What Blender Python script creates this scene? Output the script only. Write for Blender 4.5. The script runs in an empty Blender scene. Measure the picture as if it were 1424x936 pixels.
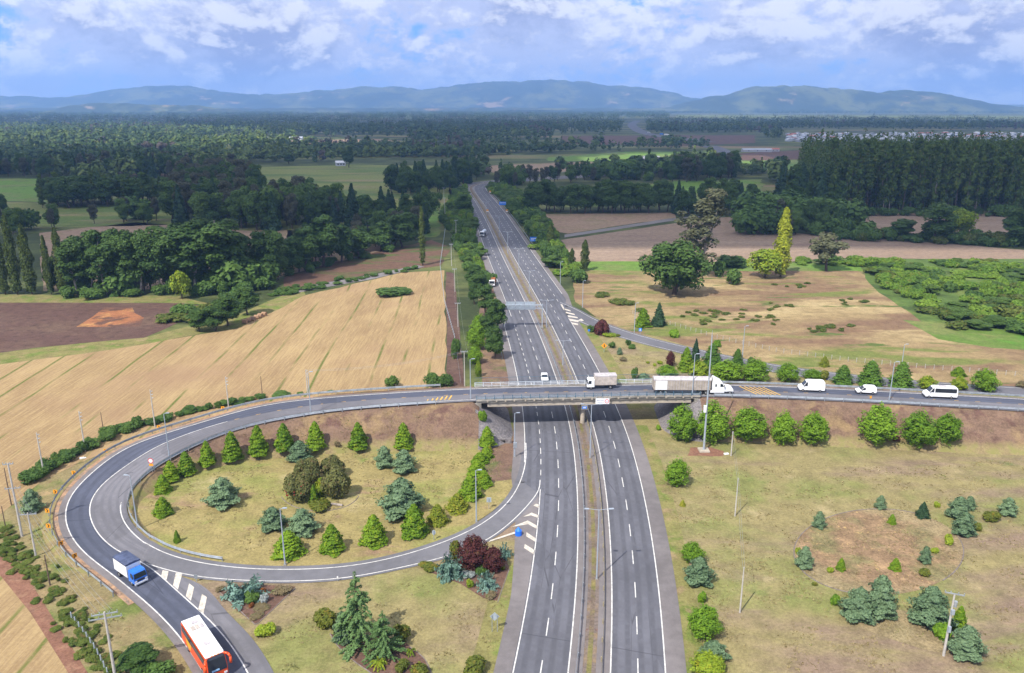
import bpy, bmesh, math, random
import numpy as np
from mathutils import Vector, Matrix, noise as mnoise

S = bpy.context.scene
COL = S.collection
PI = math.pi
FOC, CAMH, PITCH = 1096.0, 70.0, math.radians(16.3)
SP, CP = math.sin(PITCH), math.cos(PITCH)

# ---------------------------------------------------------------- photo measurements -> metres on the ground
def P(x, y, z=0.0):
    u = (x - 712) / FOC; v = (y - 468) / FOC
    t = (CAMH - z) / (SP + v * CP)
    return Vector((u * t, t * (CP - v * SP), z))
def depth(y, z=0.0):
    return (CAMH - z) / (SP + (y - 468) / FOC * CP)
def height_at(Y, yt):
    v = (yt - 468) / FOC
    return CAMH - Y * (SP + v * CP) / (CP - v * SP)
def poly(pts, z=0.0):
    return [P(x, y, z) for x, y in pts]

# ---------------------------------------------------------------- objects
def tag(o, label=None, cat=None, group=None, kind=None):
    if label: o['label'] = label
    if cat: o['category'] = cat
    if group: o['group'] = group
    if kind: o['kind'] = kind
    return o
def empty(name, loc, rz=0.0):
    o = bpy.data.objects.new(name, None); COL.objects.link(o)
    o.empty_display_size = 0.5
    o.location = loc; o.rotation_euler = (0, 0, rz)
    return o
def link_mesh(name, me, parent=None):
    o = bpy.data.objects.new(name, me); COL.objects.link(o)
    if parent is not None: o.parent = parent
    return o
def copy_tree(o, parent=None):
    c = o.copy(); COL.objects.link(c); c.parent = parent
    for ch in list(o.children): copy_tree(ch, c)
    return c
def mesh(name, V, F, mats, fm=None, smooth=False):
    me = bpy.data.meshes.new(name)
    me.from_pydata([tuple(v) for v in V], [], [tuple(f) for f in F])
    for m in (mats if isinstance(mats, (list, tuple)) else [mats]): me.materials.append(m)
    if fm: me.polygons.foreach_set('material_index', fm)
    if smooth: me.polygons.foreach_set('use_smooth', [True] * len(me.polygons))
    me.update()
    return me
def quads_mesh(name, V, mats, mi=None):
    """V: (n, 4, 3) array of separate quads"""
    n = len(V)
    me = bpy.data.meshes.new(name)
    me.vertices.add(n * 4); me.loops.add(n * 4); me.polygons.add(n)
    me.vertices.foreach_set('co', np.ascontiguousarray(V, dtype=np.float32).ravel())
    me.loops.foreach_set('vertex_index', np.arange(n * 4, dtype=np.int32))
    me.polygons.foreach_set('loop_start', np.arange(0, n * 4, 4, dtype=np.int32))
    me.polygons.foreach_set('loop_total', np.full(n, 4, dtype=np.int32))
    for m in (mats if isinstance(mats, (list, tuple)) else [mats]): me.materials.append(m)
    if mi is not None: me.polygons.foreach_set('material_index', np.asarray(mi, dtype=np.int32))
    me.update(calc_edges=True)
    return me

class MB:
    """collects solids; build() links them as one mesh object"""
    def __init__(s): s.v, s.f, s.m = [], [], []
    def add(s, V, F, mi=0):
        b = len(s.v); s.v += [Vector(v) for v in V]
        for f in F: s.f.append([i + b for i in f]); s.m.append(mi)
        return s
    def box(s, c, d, mi=0, rz=0.0):
        x, y, z = d[0] / 2, d[1] / 2, d[2] / 2
        V = [Vector((a, b, e)) for a in (-x, x) for b in (-y, y) for e in (-z, z)]
        if rz: V = [Matrix.Rotation(rz, 3, 'Z') @ v for v in V]
        V = [v + Vector(c) for v in V]
        return s.add(V, [(0, 1, 3, 2), (4, 6, 7, 5), (0, 4, 5, 1), (2, 3, 7, 6), (0, 2, 6, 4), (1, 5, 7, 3)], mi)
    def tube(s, p0, p1, r0, r1=None, n=8, mi=0, caps=True):
        p0, p1 = Vector(p0), Vector(p1); r1 = r0 if r1 is None else r1
        d = (p1 - p0).normalized(); q = d.to_track_quat('Z', 'Y')
        V = []
        for p, r in ((p0, r0), (p1, r1)):
            for k in range(n):
                a = 2 * PI * k / n
                V.append(p + q @ Vector((r * math.cos(a), r * math.sin(a), 0)))
        F = [(k, (k + 1) % n, n + (k + 1) % n, n + k) for k in range(n)]
        if caps: F += [tuple(range(n - 1, -1, -1)), tuple(range(n, 2 * n))]
        return s.add(V, F, mi)
    def path(s, pts, r0, r1=None, n=6, mi=0):
        r1 = r0 if r1 is None else r1; k = len(pts) - 1
        for i in range(k):
            s.tube(pts[i], pts[i + 1], r0 + (r1 - r0) * i / k, r0 + (r1 - r0) * (i + 1) / k, n, mi)
        return s
    def prism(s, prof, hw, mi=0):
        """side profile [(x, z)] extruded to y = +-hw; hw a number or a function of z"""
        w = hw if callable(hw) else (lambda z: hw)
        n = len(prof)
        V = [Vector((x, w(z), z)) for x, z in prof] + [Vector((x, -w(z), z)) for x, z in prof]
        F = [tuple(range(n - 1, -1, -1)), tuple(range(n, 2 * n))]
        F += [(i, (i + 1) % n, n + (i + 1) % n, n + i) for i in range(n)]
        return s.add(V, F, mi)
    def plate(s, pts, nrm, th, mi=0):
        """flat polygon given a thickness along nrm"""
        nv = Vector(nrm).normalized() * th; n = len(pts)
        V = [Vector(p) for p in pts] + [Vector(p) + nv for p in pts]
        F = [tuple(range(n - 1, -1, -1)), tuple(range(n, 2 * n))] + [(i, (i + 1) % n, n + (i + 1) % n, n + i) for i in range(n)]
        return s.add(V, F, mi)
    def build(s, name, mats, parent=None, bevel=0.0, smooth=False):
        me = mesh(name, s.v, s.f, mats, s.m)
        bm = bmesh.new(); bm.from_mesh(me)
        bmesh.ops.recalc_face_normals(bm, faces=bm.faces)
        if bevel:
            bmesh.ops.bevel(bm, geom=list(bm.edges), offset=bevel, segments=2, affect='EDGES', clamp_overlap=True)
        bm.to_mesh(me); bm.free()
        if smooth: me.polygons.foreach_set('use_smooth', [True] * len(me.polygons))
        me.update()
        return link_mesh(name, me, parent)

# ---------------------------------------------------------------- materials
class NT:
    def __init__(s, name):
        s.mat = bpy.data.materials.new(name); s.mat.use_nodes = True
        s.t = s.mat.node_tree; s.t.nodes.clear()
        s.out = s.n('ShaderNodeOutputMaterial')
    def n(s, ty, **kw):
        x = s.t.nodes.new(ty)
        for k, v in kw.items(): setattr(x, k, v)
        return x
    def l(s, a, b): s.t.links.new(a, b)
    def val(s, sock, v):
        if hasattr(v, 'is_output') or isinstance(v, bpy.types.NodeSocket): s.l(v, sock)
        else: sock.default_value = v
    def math(s, op, a, b=None, clamp=False):
        x = s.n('ShaderNodeMath', operation=op, use_clamp=clamp); s.val(x.inputs[0], a)
        if b is not None: s.val(x.inputs[1], b)
        return x.outputs[0]
    def mix(s, fac, a, b):
        x = s.n('ShaderNodeMix', data_type='RGBA'); s.val(x.inputs[0], fac)
        s.val(x.inputs[6], c4(a) if isinstance(a, tuple) else a); s.val(x.inputs[7], c4(b) if isinstance(b, tuple) else b)
        return x.outputs[2]
    def step(s, x, lo, hi):
        m = s.n('ShaderNodeMapRange', interpolation_type='SMOOTHSTEP'); s.val(m.inputs[0], x)
        m.inputs[1].default_value = lo; m.inputs[2].default_value = hi
        return m.outputs[0]
    def noise(s, vec, scale, detail=4.0, rough=0.55, dist=0.0):
        x = s.n('ShaderNodeTexNoise'); s.l(vec, x.inputs['Vector'])
        x.inputs['Scale'].default_value = scale; x.inputs['Detail'].default_value = detail
        x.inputs['Roughness'].default_value = rough; x.inputs['Distortion'].default_value = dist
        return x.outputs[0]
    def pos(s, scale=(1, 1, 1), rot=0.0, local=False):
        if local: o = s.n('ShaderNodeTexCoord').outputs['Object']
        else: o = s.n('ShaderNodeNewGeometry').outputs['Position']
        m = s.n('ShaderNodeMapping'); s.l(o, m.inputs[0])
        m.inputs['Rotation'].default_value = (0, 0, rot); m.inputs['Scale'].default_value = scale
        return m.outputs[0]
    def surf(s, color, rough=0.8, spec=0.3, metal=0.0, bump=None, bstr=0.3, bdist=0.05):
        b = s.n('ShaderNodeBsdfPrincipled')
        s.val(b.inputs['Base Color'], c4(color) if isinstance(color, tuple) else color)
        s.val(b.inputs['Roughness'], rough); b.inputs['Specular IOR Level'].default_value = spec; b.inputs['Metallic'].default_value = metal
        if bump is not None:
            bp = s.n('ShaderNodeBump'); s.l(bump, bp.inputs['Height']); bp.inputs['Strength'].default_value = bstr; bp.inputs['Distance'].default_value = bdist
            s.l(bp.outputs[0], b.inputs['Normal'])
        s.l(b.outputs[0], s.out.inputs[0]); return b
def c4(c): return (c[0], c[1], c[2], 1.0)
def sc(c, k): return tuple(x * k for x in c)

def M(name, c, rough=0.5, metal=0.0, spec=0.4, var=0.12, scale=1.5, bump=0.0):
    """paint, metal, concrete: base colour with soft dirt and wear"""
    t = NT(name); p = t.pos(local=True)
    a = t.noise(p, scale, 5.0, 0.6); b = t.noise(p, scale * 9, 3.0)
    k = t.math('ADD', t.math('MULTIPLY', a, 0.7), t.math('MULTIPLY', b, 0.3))
    col = t.mix(t.step(k, 0.35, 0.68), sc(c, 1 - 1.6 * var), sc(c, 1 + var * 0.6))
    t.surf(col, t.math('ADD', rough - 0.05, t.math('MULTIPLY', b, 0.1)), spec, metal, b if bump else None, bump)
    return t.mat

def ground_mat(name, base, layers, rough=0.95, bump=0.4, bscale=1.5, fine=0.25, low=None, disc=None):
    """layers: (colour, noise scale, lo, hi, (sx, sy), strength): patches blended over the base by world position"""
    t = NT(name); p = t.pos()
    col = None
    f = t.noise(p, 2.2, 6.0, 0.7)
    g = t.noise(p, 0.35, 5.0, 0.65)
    ff = t.noise(p, 7.5, 3.0, 0.7)
    fk = t.step(t.math('ADD', t.math('MULTIPLY', f, 0.40), t.math('ADD', t.math('MULTIPLY', g, 0.32), t.math('MULTIPLY', ff, 0.28))), 0.37, 0.63)
    col = t.mix(fk, sc(base, 1 - fine * 1.5), sc(base, 1 + fine))
    for i, L in enumerate(layers):
        c, s_, lo, hi = L[:4]; st = L[4] if len(L) > 4 else (1, 1); k = L[5] if len(L) > 5 else 1.0
        pv = t.pos((st[0], st[1], 1))
        ad = t.n('ShaderNodeVectorMath', operation='ADD'); t.l(pv, ad.inputs[0]); ad.inputs[1].default_value = (13.7 * (i + 1), 7.1 * i, 0)
        nz = t.noise(ad.outputs[0], s_, 7.0, 0.62, 0.3)
        m = t.math('MULTIPLY', t.step(nz, lo, hi), k)
        lc = t.mix(fk, sc(c, 1 - fine * 1.5), sc(c, 1 + fine))
        col = t.mix(m, col, lc)
    if disc:                                                         # the bare disc frays out into the grass around it
        (cx, cy, ra, rb), gc = disc
        mp = t.n('ShaderNodeMapping'); t.l(t.n('ShaderNodeNewGeometry').outputs['Position'], mp.inputs[0]); mp.inputs['Location'].default_value = (-cx / ra, -cy / rb, 0); mp.inputs['Scale'].default_value = (1 / ra, 1 / rb, 0)
        ln = t.n('ShaderNodeVectorMath', operation='LENGTH'); t.l(mp.outputs[0], ln.inputs[0])
        e = t.math('ADD', ln.outputs['Value'], t.math('MULTIPLY', t.math('SUBTRACT', t.noise(p, 0.30, 6.0, 0.7), 0.5), 0.9))
        col = t.mix(t.math('ADD', t.math('MULTIPLY', t.step(e, 0.72, 1.08), 0.85), 0.0), col, t.mix(fk, sc(gc, 1 - fine * 1.5), sc(gc, 1 + fine)))
    if low:                                                          # grass takes over towards the foot of a slope
        sp = t.n('ShaderNodeSeparateXYZ'); t.l(t.n('ShaderNodeNewGeometry').outputs['Position'], sp.inputs[0])
        zz = t.math('ADD', sp.outputs[2], t.math('MULTIPLY', t.noise(p, 0.25, 5.0, 0.65), 2.4))
        gcol = t.mix(fk, sc(low[0], 1 - fine * 1.5), sc(low[0], 1 + fine))
        gcol = t.mix(t.step(g, 0.42, 0.6), gcol, low[1])
        col = t.mix(t.step(zz, low[2], low[3]), gcol, col)
    t.surf(col, rough, 0.15, 0, f, bump, 0.12)
    return t.mat

def foliage_mat(name, a, b, warm=None, trans=0.22, patch=0.12, isl=0.45):
    """leaf colour varies leaf by leaf, clump by clump and plant by plant"""
    t = NT(name)
    geo = t.n('ShaderNodeNewGeometry'); oi = t.n('ShaderNodeObjectInfo')
    nz = t.noise(geo.outputs['Position'], patch * 4, 3.0, 0.6)
    k = t.math('ADD', t.math('MULTIPLY', geo.outputs['Random Per Island'], isl), t.math('ADD', t.math('MULTIPLY', oi.outputs['Random'], 0.3), t.math('MULTIPLY', nz, 0.80 - isl)))
    col = t.mix(t.step(k, 0.15, 0.95), a, b)
    if warm:
        wn = t.noise(geo.outputs['Position'], patch * 9, 2.0)
        col = t.mix(t.math('MULTIPLY', t.step(wn, 0.55, 0.72), 0.75), col, warm)
    d = t.n('ShaderNodeBsdfPrincipled'); t.l(col, d.inputs['Base Color']); d.inputs['Roughness'].default_value = 0.65; d.inputs['Specular IOR Level'].default_value = 0.2
    tr = t.n('ShaderNodeBsdfTranslucent'); t.l(col, tr.inputs[0])
    mx = t.n('ShaderNodeMixShader'); mx.inputs[0].default_value = trans
    t.l(d.outputs[0], mx.inputs[1]); t.l(tr.outputs[0], mx.inputs[2]); t.l(mx.outputs[0], t.out.inputs[0])
    return t.mat

def asphalt_mat(name, c, patch=0.5, tracks=0.0):
    t = NT(name); p = t.pos()
    big = t.noise(p, 0.06, 5.0, 0.6); mid = t.noise(p, 0.6, 6.0, 0.65); fine = t.noise(p, 9.0, 3.0, 0.6)
    k = t.math('ADD', t.math('MULTIPLY', big, 0.5), t.math('ADD', t.math('MULTIPLY', mid, 0.3), t.math('MULTIPLY', fine, 0.2)))
    col = t.mix(t.step(k, 0.34, 0.66), sc(c, 1 - 0.45 * patch), sc(c, 1 + 0.4 * patch))
    if tracks:                                                       # tyre-polished wheel paths, oil line and repairs
        uv = t.n('ShaderNodeUVMap'); su = t.n('ShaderNodeSeparateXYZ'); t.l(uv.outputs[0], su.inputs[0])
        w = t.math('FRACT', t.math('DIVIDE', t.math('ADD', su.outputs[0], t.math('MULTIPLY', big, 0.5)), 1.75))
        d = t.math('ABSOLUTE', t.math('SUBTRACT', w, 0.5))
        col = t.mix(t.math('MULTIPLY', t.math('SUBTRACT', 1.0, t.step(d, 0.10, 0.34)), t.math('MULTIPLY', t.step(mid, 0.3, 0.6), tracks)), col, sc(c, 0.55))
        jn = t.math('FRACT', t.math('DIVIDE', su.outputs[1], 61.0)); col = t.mix(t.math('MULTIPLY', t.math('SUBTRACT', 1.0, t.step(jn, 0.0015, 0.004)), 0.6), col, sc(c, 0.4))
        vo = t.n('ShaderNodeTexVoronoi', feature='DISTANCE_TO_EDGE'); cb = t.n('ShaderNodeCombineXYZ'); t.l(t.math('MULTIPLY', su.outputs[0], .3), cb.inputs[0]); t.l(t.math('MULTIPLY', su.outputs[1], .035), cb.inputs[1]); t.l(cb.outputs[0], vo.inputs['Vector']); vo.inputs['Scale'].default_value = 1.0
        crk = t.math('MULTIPLY', t.math('SUBTRACT', 1.0, t.step(vo.outputs[0], 0.002, 0.012)), t.step(big, 0.48, 0.56)); col = t.mix(t.math('MULTIPLY', crk, 0.6), col, sc(c, 0.35))
        rp = t.noise(t.pos((0.16, 0.05, 1)), 1.0, 1.0, 0.2); col = t.mix(t.math('MULTIPLY', t.step(rp, 0.66, 0.67), 0.35), col, sc(c, 0.6))
    t.surf(col, 0.85, 0.25, 0, fine, 0.25, 0.02)
    return t.mat
# ---------------------------------------------------------------- palette
A_NEW = asphalt_mat('dark new asphalt', (0.078, 0.085, 0.115), 0.5, 0.5)
A_OLD = asphalt_mat('old grey asphalt', (0.150, 0.145, 0.157), 0.6, 0.4)
A_HWY = asphalt_mat('motorway asphalt', (0.114, 0.114, 0.130), 0.55, 0.6)
A_SHO = asphalt_mat('shoulder chip seal', (0.165, 0.148, 0.145), 0.6)
A_PATH = asphalt_mat('gravel track', (0.17, 0.155, 0.15))
A_CLAY = ground_mat('orange clay shoulder', (0.36, 0.22, 0.13), [((0.22, 0.17, 0.13), 0.5, 0.45, 0.65)])
def paint_mat(name, c):
    t = NT(name); p = t.pos()
    a = t.noise(p, 1.3, 5.0, 0.7); b = t.noise(p, 14, 2.0)
    k = t.math('ADD', t.math('MULTIPLY', a, 0.6), t.math('MULTIPLY', b, 0.4))
    t.surf(t.mix(t.step(k, 0.36, 0.56), sc(c, 0.5), c), 0.6, 0.3)
    return t.mat
PW = paint_mat('white road paint', (0.66, 0.64, 0.60))
PWOLD = paint_mat('worn cream road paint', (0.60, 0.54, 0.45))
PY = paint_mat('yellow road paint', (0.72, 0.42, 0.06))

G_BASE = ground_mat('undergrowth soil', (0.042, 0.056, 0.020), [((0.085, 0.105, 0.032), 0.02, 0.45, 0.6), ((0.14, 0.15, 0.05), 0.0045, 0.50, 0.58, (.6, 1.8)), ((0.22, 0.155, 0.09), 0.004, 0.57, 0.63, (.5, 2.0))])
G_DRY = ground_mat('dry mown grass', (0.238, 0.198, 0.088), [
    ((0.185, 0.19, 0.062), 0.045, 0.47, 0.62), ((0.215, 0.150, 0.108), 0.030, 0.46, 0.60, (0.5, 1.5), 0.9),
    ((0.135, 0.185, 0.045), 0.09, 0.60, 0.72, (0.8, 1.2), 0.7), ((0.36, 0.29, 0.155), 0.13, 0.56, 0.74, (1, 1), 0.7), ((0.15, 0.105, 0.07), 0.35, 0.62, 0.74, (1, 1), 0.5)])
G_LOOP = ground_mat('loop lawn', (0.270, 0.218, 0.088), [
    ((0.21, 0.21, 0.062), 0.050, 0.47, 0.64, (.7, 1.4)), ((0.27, 0.175, 0.11), 0.07, 0.57, 0.70, (.7, 1.4)), ((0.35, 0.285, 0.15), 0.08, 0.55, 0.72), ((0.115, 0.185, 0.03), 0.12, 0.57, 0.72, (1, 1), 0.7), ((0.20, 0.14, 0.08), 0.2, 0.6, 0.74, (1, 1), 0.5)])
G_SLOPE = ground_mat('bare embankment turf', (0.168, 0.108, 0.074), [
    ((0.24, 0.165, 0.085), 0.12, 0.48, 0.66), ((0.12, 0.068, 0.052), 0.3, 0.52, 0.68), ((0.14, 0.15, 0.05), 0.09, 0.62, 0.74, (1, 1), 0.7)], low=((0.255, 0.195, 0.098), (0.20, 0.185, 0.065), 2.0, 3.6))
G_VERGE = ground_mat('rough verge', (0.225, 0.180, 0.085), [
    ((0.135, 0.16, 0.042), 0.13, 0.50, 0.64), ((0.31, 0.22, 0.11), 0.16, 0.56, 0.7), ((0.17, 0.105, 0.06), 0.3, 0.58, 0.72)])
G_EDGE = ground_mat('ditch grass', (0.20, 0.18, 0.065), [((0.13, 0.17, 0.035), 0.16, 0.45, 0.64), ((0.26, 0.19, 0.10), 0.22, 0.54, 0.7)])
G_BROWN = ground_mat('ploughed soil', (0.105, 0.060, 0.047), [((0.13, 0.082, 0.058), 0.05, 0.45, 0.65), ((0.075, 0.044, 0.036), 0.4, 0.5, 0.7)])
G_RED = ground_mat('red dirt track', (0.21, 0.105, 0.068), [((0.28, 0.16, 0.10), 0.4, 0.5, 0.7), ((0.15, 0.08, 0.055), 0.15, 0.52, 0.7)])
G_STRAW = ground_mat('straw heap', (0.30, 0.125, 0.058), [((0.42, 0.22, 0.08), 0.16, 0.52, 0.64), ((0.12, 0.065, 0.045), 0.14, 0.48, 0.60)], disc=((P(155, 442).x, P(155, 442).y, 12.5, 14.0), (0.105, 0.060, 0.047)))
G_TAN = ground_mat('harvested field', (0.27, 0.185, 0.125), [((0.235, 0.18, 0.10), 0.05, 0.45, 0.65), ((0.30, 0.215, 0.15), 0.03, 0.5, 0.7, (0.3, 1.6))])
G_PINK = ground_mat('bare pinkish field', (0.250, 0.178, 0.125), [((0.290, 0.215, 0.155), 0.02, 0.45, 0.65, (0.3, 2)), ((0.20, 0.135, 0.105), 0.05, 0.54, 0.7, (0.3, 2))])
G_GREEN = ground_mat('green pasture', (0.115, 0.205, 0.030), [((0.15, 0.18, 0.055), 0.02, 0.45, 0.62), ((0.07, 0.12, 0.03), 0.05, 0.55, 0.7)])
G_PALE = ground_mat('pale pasture', (0.165, 0.185, 0.050), [((0.10, 0.145, 0.035), 0.012, 0.45, 0.6, (0.5, 2)), ((0.22, 0.18, 0.085), 0.02, 0.53, 0.66, (0.4, 2))])
G_ROUGH = ground_mat('rough dry pasture', (0.275, 0.20, 0.098), [
    ((0.185, 0.115, 0.068), 0.03, 0.44, 0.60, (0.6, 1.6)), ((0.38, 0.29, 0.145), 0.030, 0.52, 0.66, (.7, 1.5)), ((0.145, 0.165, 0.042), 0.035, 0.53, 0.62, (0.5, 1.6)), ((0.085, 0.125, 0.028), 0.06, 0.59, 0.65, (0.5, 1.8))])
G_BRIGHT = ground_mat('lush wet grass', (0.105, 0.17, 0.03), [((0.16, 0.18, 0.055), 0.05, 0.46, 0.6), ((0.08, 0.19, 0.02), 0.03, 0.54, 0.62)])
G_BED = ground_mat('mulched bed soil', (0.235, 0.155, 0.088), [
    ((0.31, 0.205, 0.11), 0.35, 0.5, 0.68), ((0.19, 0.165, 0.075), 0.12, 0.47, 0.62), ((0.42, 0.29, 0.12), 1.1, 0.60, 0.68, (1, 1), 0.9)], fine=0.35, disc=((P(1222, 768).x, (P(1222, 706).y + P(1222, 828).y) / 2, 14.0, (P(1222, 706).y - P(1222, 828).y) / 2), (0.26, 0.205, 0.11)))
G_MULCH = ground_mat('dark mulch', (0.13, 0.075, 0.055), [((0.20, 0.12, 0.08), 0.4, 0.5, 0.7)])
G_MED = ground_mat('median gravel', (0.17, 0.135, 0.115), [((0.21, 0.15, 0.09), 0.3, 0.5, 0.65), ((0.17, 0.09, 0.07), 0.5, 0.6, 0.7)])
G_MEDG = ground_mat('median weeds', (0.165, 0.150, 0.055), [((0.21, 0.165, 0.065), 0.5, 0.5, 0.65), ((0.16, 0.12, 0.09), 0.2, 0.45, 0.6), ((0.19, 0.10, 0.05), 0.7, 0.58, 0.7)])
G_STONE = ground_mat('stone pitching', (0.17, 0.155, 0.155), [((0.24, 0.215, 0.205), 1.8, 0.5, 0.62), ((0.10, 0.09, 0.09), 2.6, 0.55, 0.65)])

def stubble_mat():
    t = NT('stubble with green drill rows')
    p = t.pos(); wob = t.noise(t.pos((0.012, 0.012, 1)), 1.0, 2.0)
    sep = t.n('ShaderNodeSeparateXYZ'); t.l(t.pos(rot=math.radians(-2.5)), sep.inputs[0])
    x = t.math('ADD', sep.outputs[0], t.math('MULTIPLY', wob, 5.0))
    fine = t.noise(t.pos((2.2, 0.10, 1)), 1.0, 5.0, 0.65)            # straw lines along the rows
    mid = t.noise(t.pos((0.10, 0.03, 1)), 1.0, 5.0, 0.6); speck = t.noise(p, 1.6, 4.0, 0.7)
    k = t.math('ADD', t.math('MULTIPLY', fine, 0.42), t.math('ADD', t.math('MULTIPLY', mid, 0.33), t.math('MULTIPLY', speck, 0.25)))
    col = t.mix(t.step(k, 0.37, 0.63), (0.230, 0.152, 0.078), (0.372, 0.268, 0.132))
    red = t.noise(p, 0.018, 4.0); col = t.mix(t.math('MULTIPLY', t.step(red, 0.5, 0.68), 0.5), col, (0.26, 0.16, 0.098))
    br = t.noise(t.pos((0.08, 0.018, 1)), 1.0, 4.0, 0.6)
    cell = t.math('FRACT', t.math('DIVIDE', x, 7.6))
    d = t.math('ABSOLUTE', t.math('SUBTRACT', cell, 0.5))
    line = t.math('MULTIPLY', t.math('SUBTRACT', 1.0, t.step(d, 0.015, 0.075)), t.step(br, 0.46, 0.58))
    line = t.math('MULTIPLY', line, t.step(speck, 0.25, 0.5))
    col = t.mix(line, col, (0.105, 0.125, 0.028))
    t.surf(col, 0.95, 0.1, 0, fine, 0.5, 0.1)
    return t.mat
G_STUB = stubble_mat()

CONC = M('weathered concrete', (0.30, 0.275, 0.235), 0.85, var=0.3, scale=0.8, bump=0.3)
CONCL = M('pale concrete', (0.44, 0.38, 0.30), 0.85, var=0.15, scale=0.9, bump=0.2)
GALV = M('galvanised steel', (0.42, 0.46, 0.50), 0.5, 0.55, var=0.15)
GALVD = M('dull galvanised beam', (0.32, 0.35, 0.37), 0.6, 0.4, var=0.25, scale=0.7)
POLEP = M('pale painted pole', (0.38, 0.43, 0.49), 0.45, 0.2)
TEAL = M('blue green railing paint', (0.055, 0.13, 0.19), 0.5)
WHITE = M('white paint', (0.78, 0.78, 0.78), 0.4, var=0.05)
WRAIL = M('white railing paint', (0.62, 0.66, 0.70), 0.5, var=0.15)
BLACK = M('black rubber', (0.018, 0.018, 0.020), 0.8)
GLASS = M('dark vehicle glass', (0.02, 0.026, 0.035), 0.08, spec=0.6, var=0.02)
CHROME = M('steel rim', (0.5, 0.5, 0.52), 0.35, 0.8)
WOODP = M('weathered timber pole', (0.15, 0.10, 0.075), 0.9, var=0.3)
CPOLE = M('concrete pole', (0.47, 0.44, 0.40), 0.85, var=0.15)
ORANGE = M('orange sign sheeting', (0.80, 0.33, 0.02), 0.5, var=0.05)
SBLACK = M('sign black', (0.02, 0.02, 0.02), 0.5)
SBLUE = M('blue sign sheeting', (0.03, 0.20, 0.72), 0.5, var=0.05)
SRED = M('red sign sheeting', (0.62, 0.03, 0.05), 0.5, var=0.05)
SBACK = M('aluminium sign back', (0.44, 0.50, 0.55), 0.55, 0.3)
GREYTXT = M('grey lettering', (0.42, 0.42, 0.50), 0.6)
BARK = M('brown bark', (0.10, 0.07, 0.05), 0.9, var=0.3)
BARKP = M('pale bark', (0.33, 0.28, 0.24), 0.85, var=0.3)
KERBM = M('bed kerb stones', (0.20, 0.165, 0.145), 0.9, var=0.25)

F_CON = foliage_mat('young cypress foliage', (0.070, 0.150, 0.008), (0.215, 0.335, 0.016), (0.29, 0.34, 0.02))
F_CONY = foliage_mat('golden cypress foliage', (0.12, 0.17, 0.012), (0.34, 0.34, 0.03), (0.36, 0.31, 0.03))
F_BLUE = foliage_mat('blue spruce foliage', (0.080, 0.138, 0.068), (0.200, 0.290, 0.148), None)
F_JUN = foliage_mat('juniper foliage', (0.085, 0.16, 0.115), (0.20, 0.32, 0.26), None)
F_CEDAR = foliage_mat('cedar foliage', (0.065, 0.130, 0.036), (0.170, 0.275, 0.095), None)
F_DARKC = foliage_mat('dark conifer foliage', (0.020, 0.050, 0.025), (0.050, 0.100, 0.040), None)
F_BROAD = foliage_mat('broadleaf foliage', (0.066, 0.150, 0.008), (0.195, 0.325, 0.020), None)
F_GUM = foliage_mat('grey gum foliage', (0.075, 0.082, 0.042), (0.160, 0.165, 0.080), None, patch=0.05)
F_LIME = foliage_mat('lime green foliage', (0.12, 0.20, 0.012), (0.29, 0.36, 0.025), (0.34, 0.30, 0.02))
F_PLUM = foliage_mat('purple plum foliage', (0.060, 0.018, 0.018), (0.150, 0.042, 0.036), (0.12, 0.07, 0.02))
F_CALL = foliage_mat('bottlebrush foliage', (0.080, 0.092, 0.026), (0.190, 0.190, 0.058), (0.20, 0.13, 0.055))
F_MID = foliage_mat('mid green tree foliage', (0.045, 0.115, 0.014), (0.130, 0.240, 0.028), None)
F_SCRUB = foliage_mat('lush scrub foliage', (0.070, 0.155, 0.014), (0.190, 0.290, 0.032), (0.20, 0.20, 0.04), patch=0.05)
F_WOODL = foliage_mat('lighter woodland foliage', (0.045, 0.095, 0.016), (0.115, 0.185, 0.032), None, patch=0.05)
F_OLIVE = foliage_mat('olive shrub foliage', (0.070, 0.095, 0.012), (0.175, 0.190, 0.024), (0.22, 0.15, 0.02))
F_SILV = foliage_mat('silver shrub foliage', (0.24, 0.27, 0.25), (0.38, 0.42, 0.40), None)
F_RUST = foliage_mat('rust shrub foliage', (0.19, 0.065, 0.018), (0.34, 0.13, 0.03), None)
F_DRYS = foliage_mat('dry heather foliage', (0.14, 0.11, 0.055), (0.24, 0.19, 0.10), (0.16, 0.20, 0.06))
F_HEDGE = foliage_mat('bramble hedge foliage', (0.050, 0.090, 0.012), (0.135, 0.165, 0.028), (0.18, 0.12, 0.04))
F_WOOD = foliage_mat('woodland foliage', (0.026, 0.062, 0.014), (0.076, 0.135, 0.024), None, patch=0.05)
F_WOODB = foliage_mat('greyish woodland foliage', (0.050, 0.056, 0.034), (0.100, 0.102, 0.056), None, patch=0.05)
F_EUC = foliage_mat('eucalyptus foliage', (0.040, 0.082, 0.016), (0.110, 0.165, 0.028), (0.17, 0.18, 0.035), patch=0.04)
F_POP = foliage_mat('poplar foliage', (0.042, 0.072, 0.014), (0.105, 0.135, 0.025), None, patch=0.05)
F_YEL = foliage_mat('autumn poplar foliage', (0.18, 0.22, 0.02), (0.40, 0.43, 0.03), None)
F_SHRUB = foliage_mat('roadside shrub foliage', (0.042, 0.092, 0.018), (0.105, 0.180, 0.032), None, patch=0.05)
F_FAR = foliage_mat('distant woodland foliage', (0.022, 0.056, 0.022), (0.072, 0.120, 0.034), (0.16, 0.185, 0.04), trans=0.1, patch=0.014, isl=0.12)
F_FARL = foliage_mat('distant light woodland foliage', (0.050, 0.098, 0.028), (0.120, 0.165, 0.036), (0.20, 0.23, 0.045), trans=0.1, patch=0.014, isl=0.12)
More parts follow.
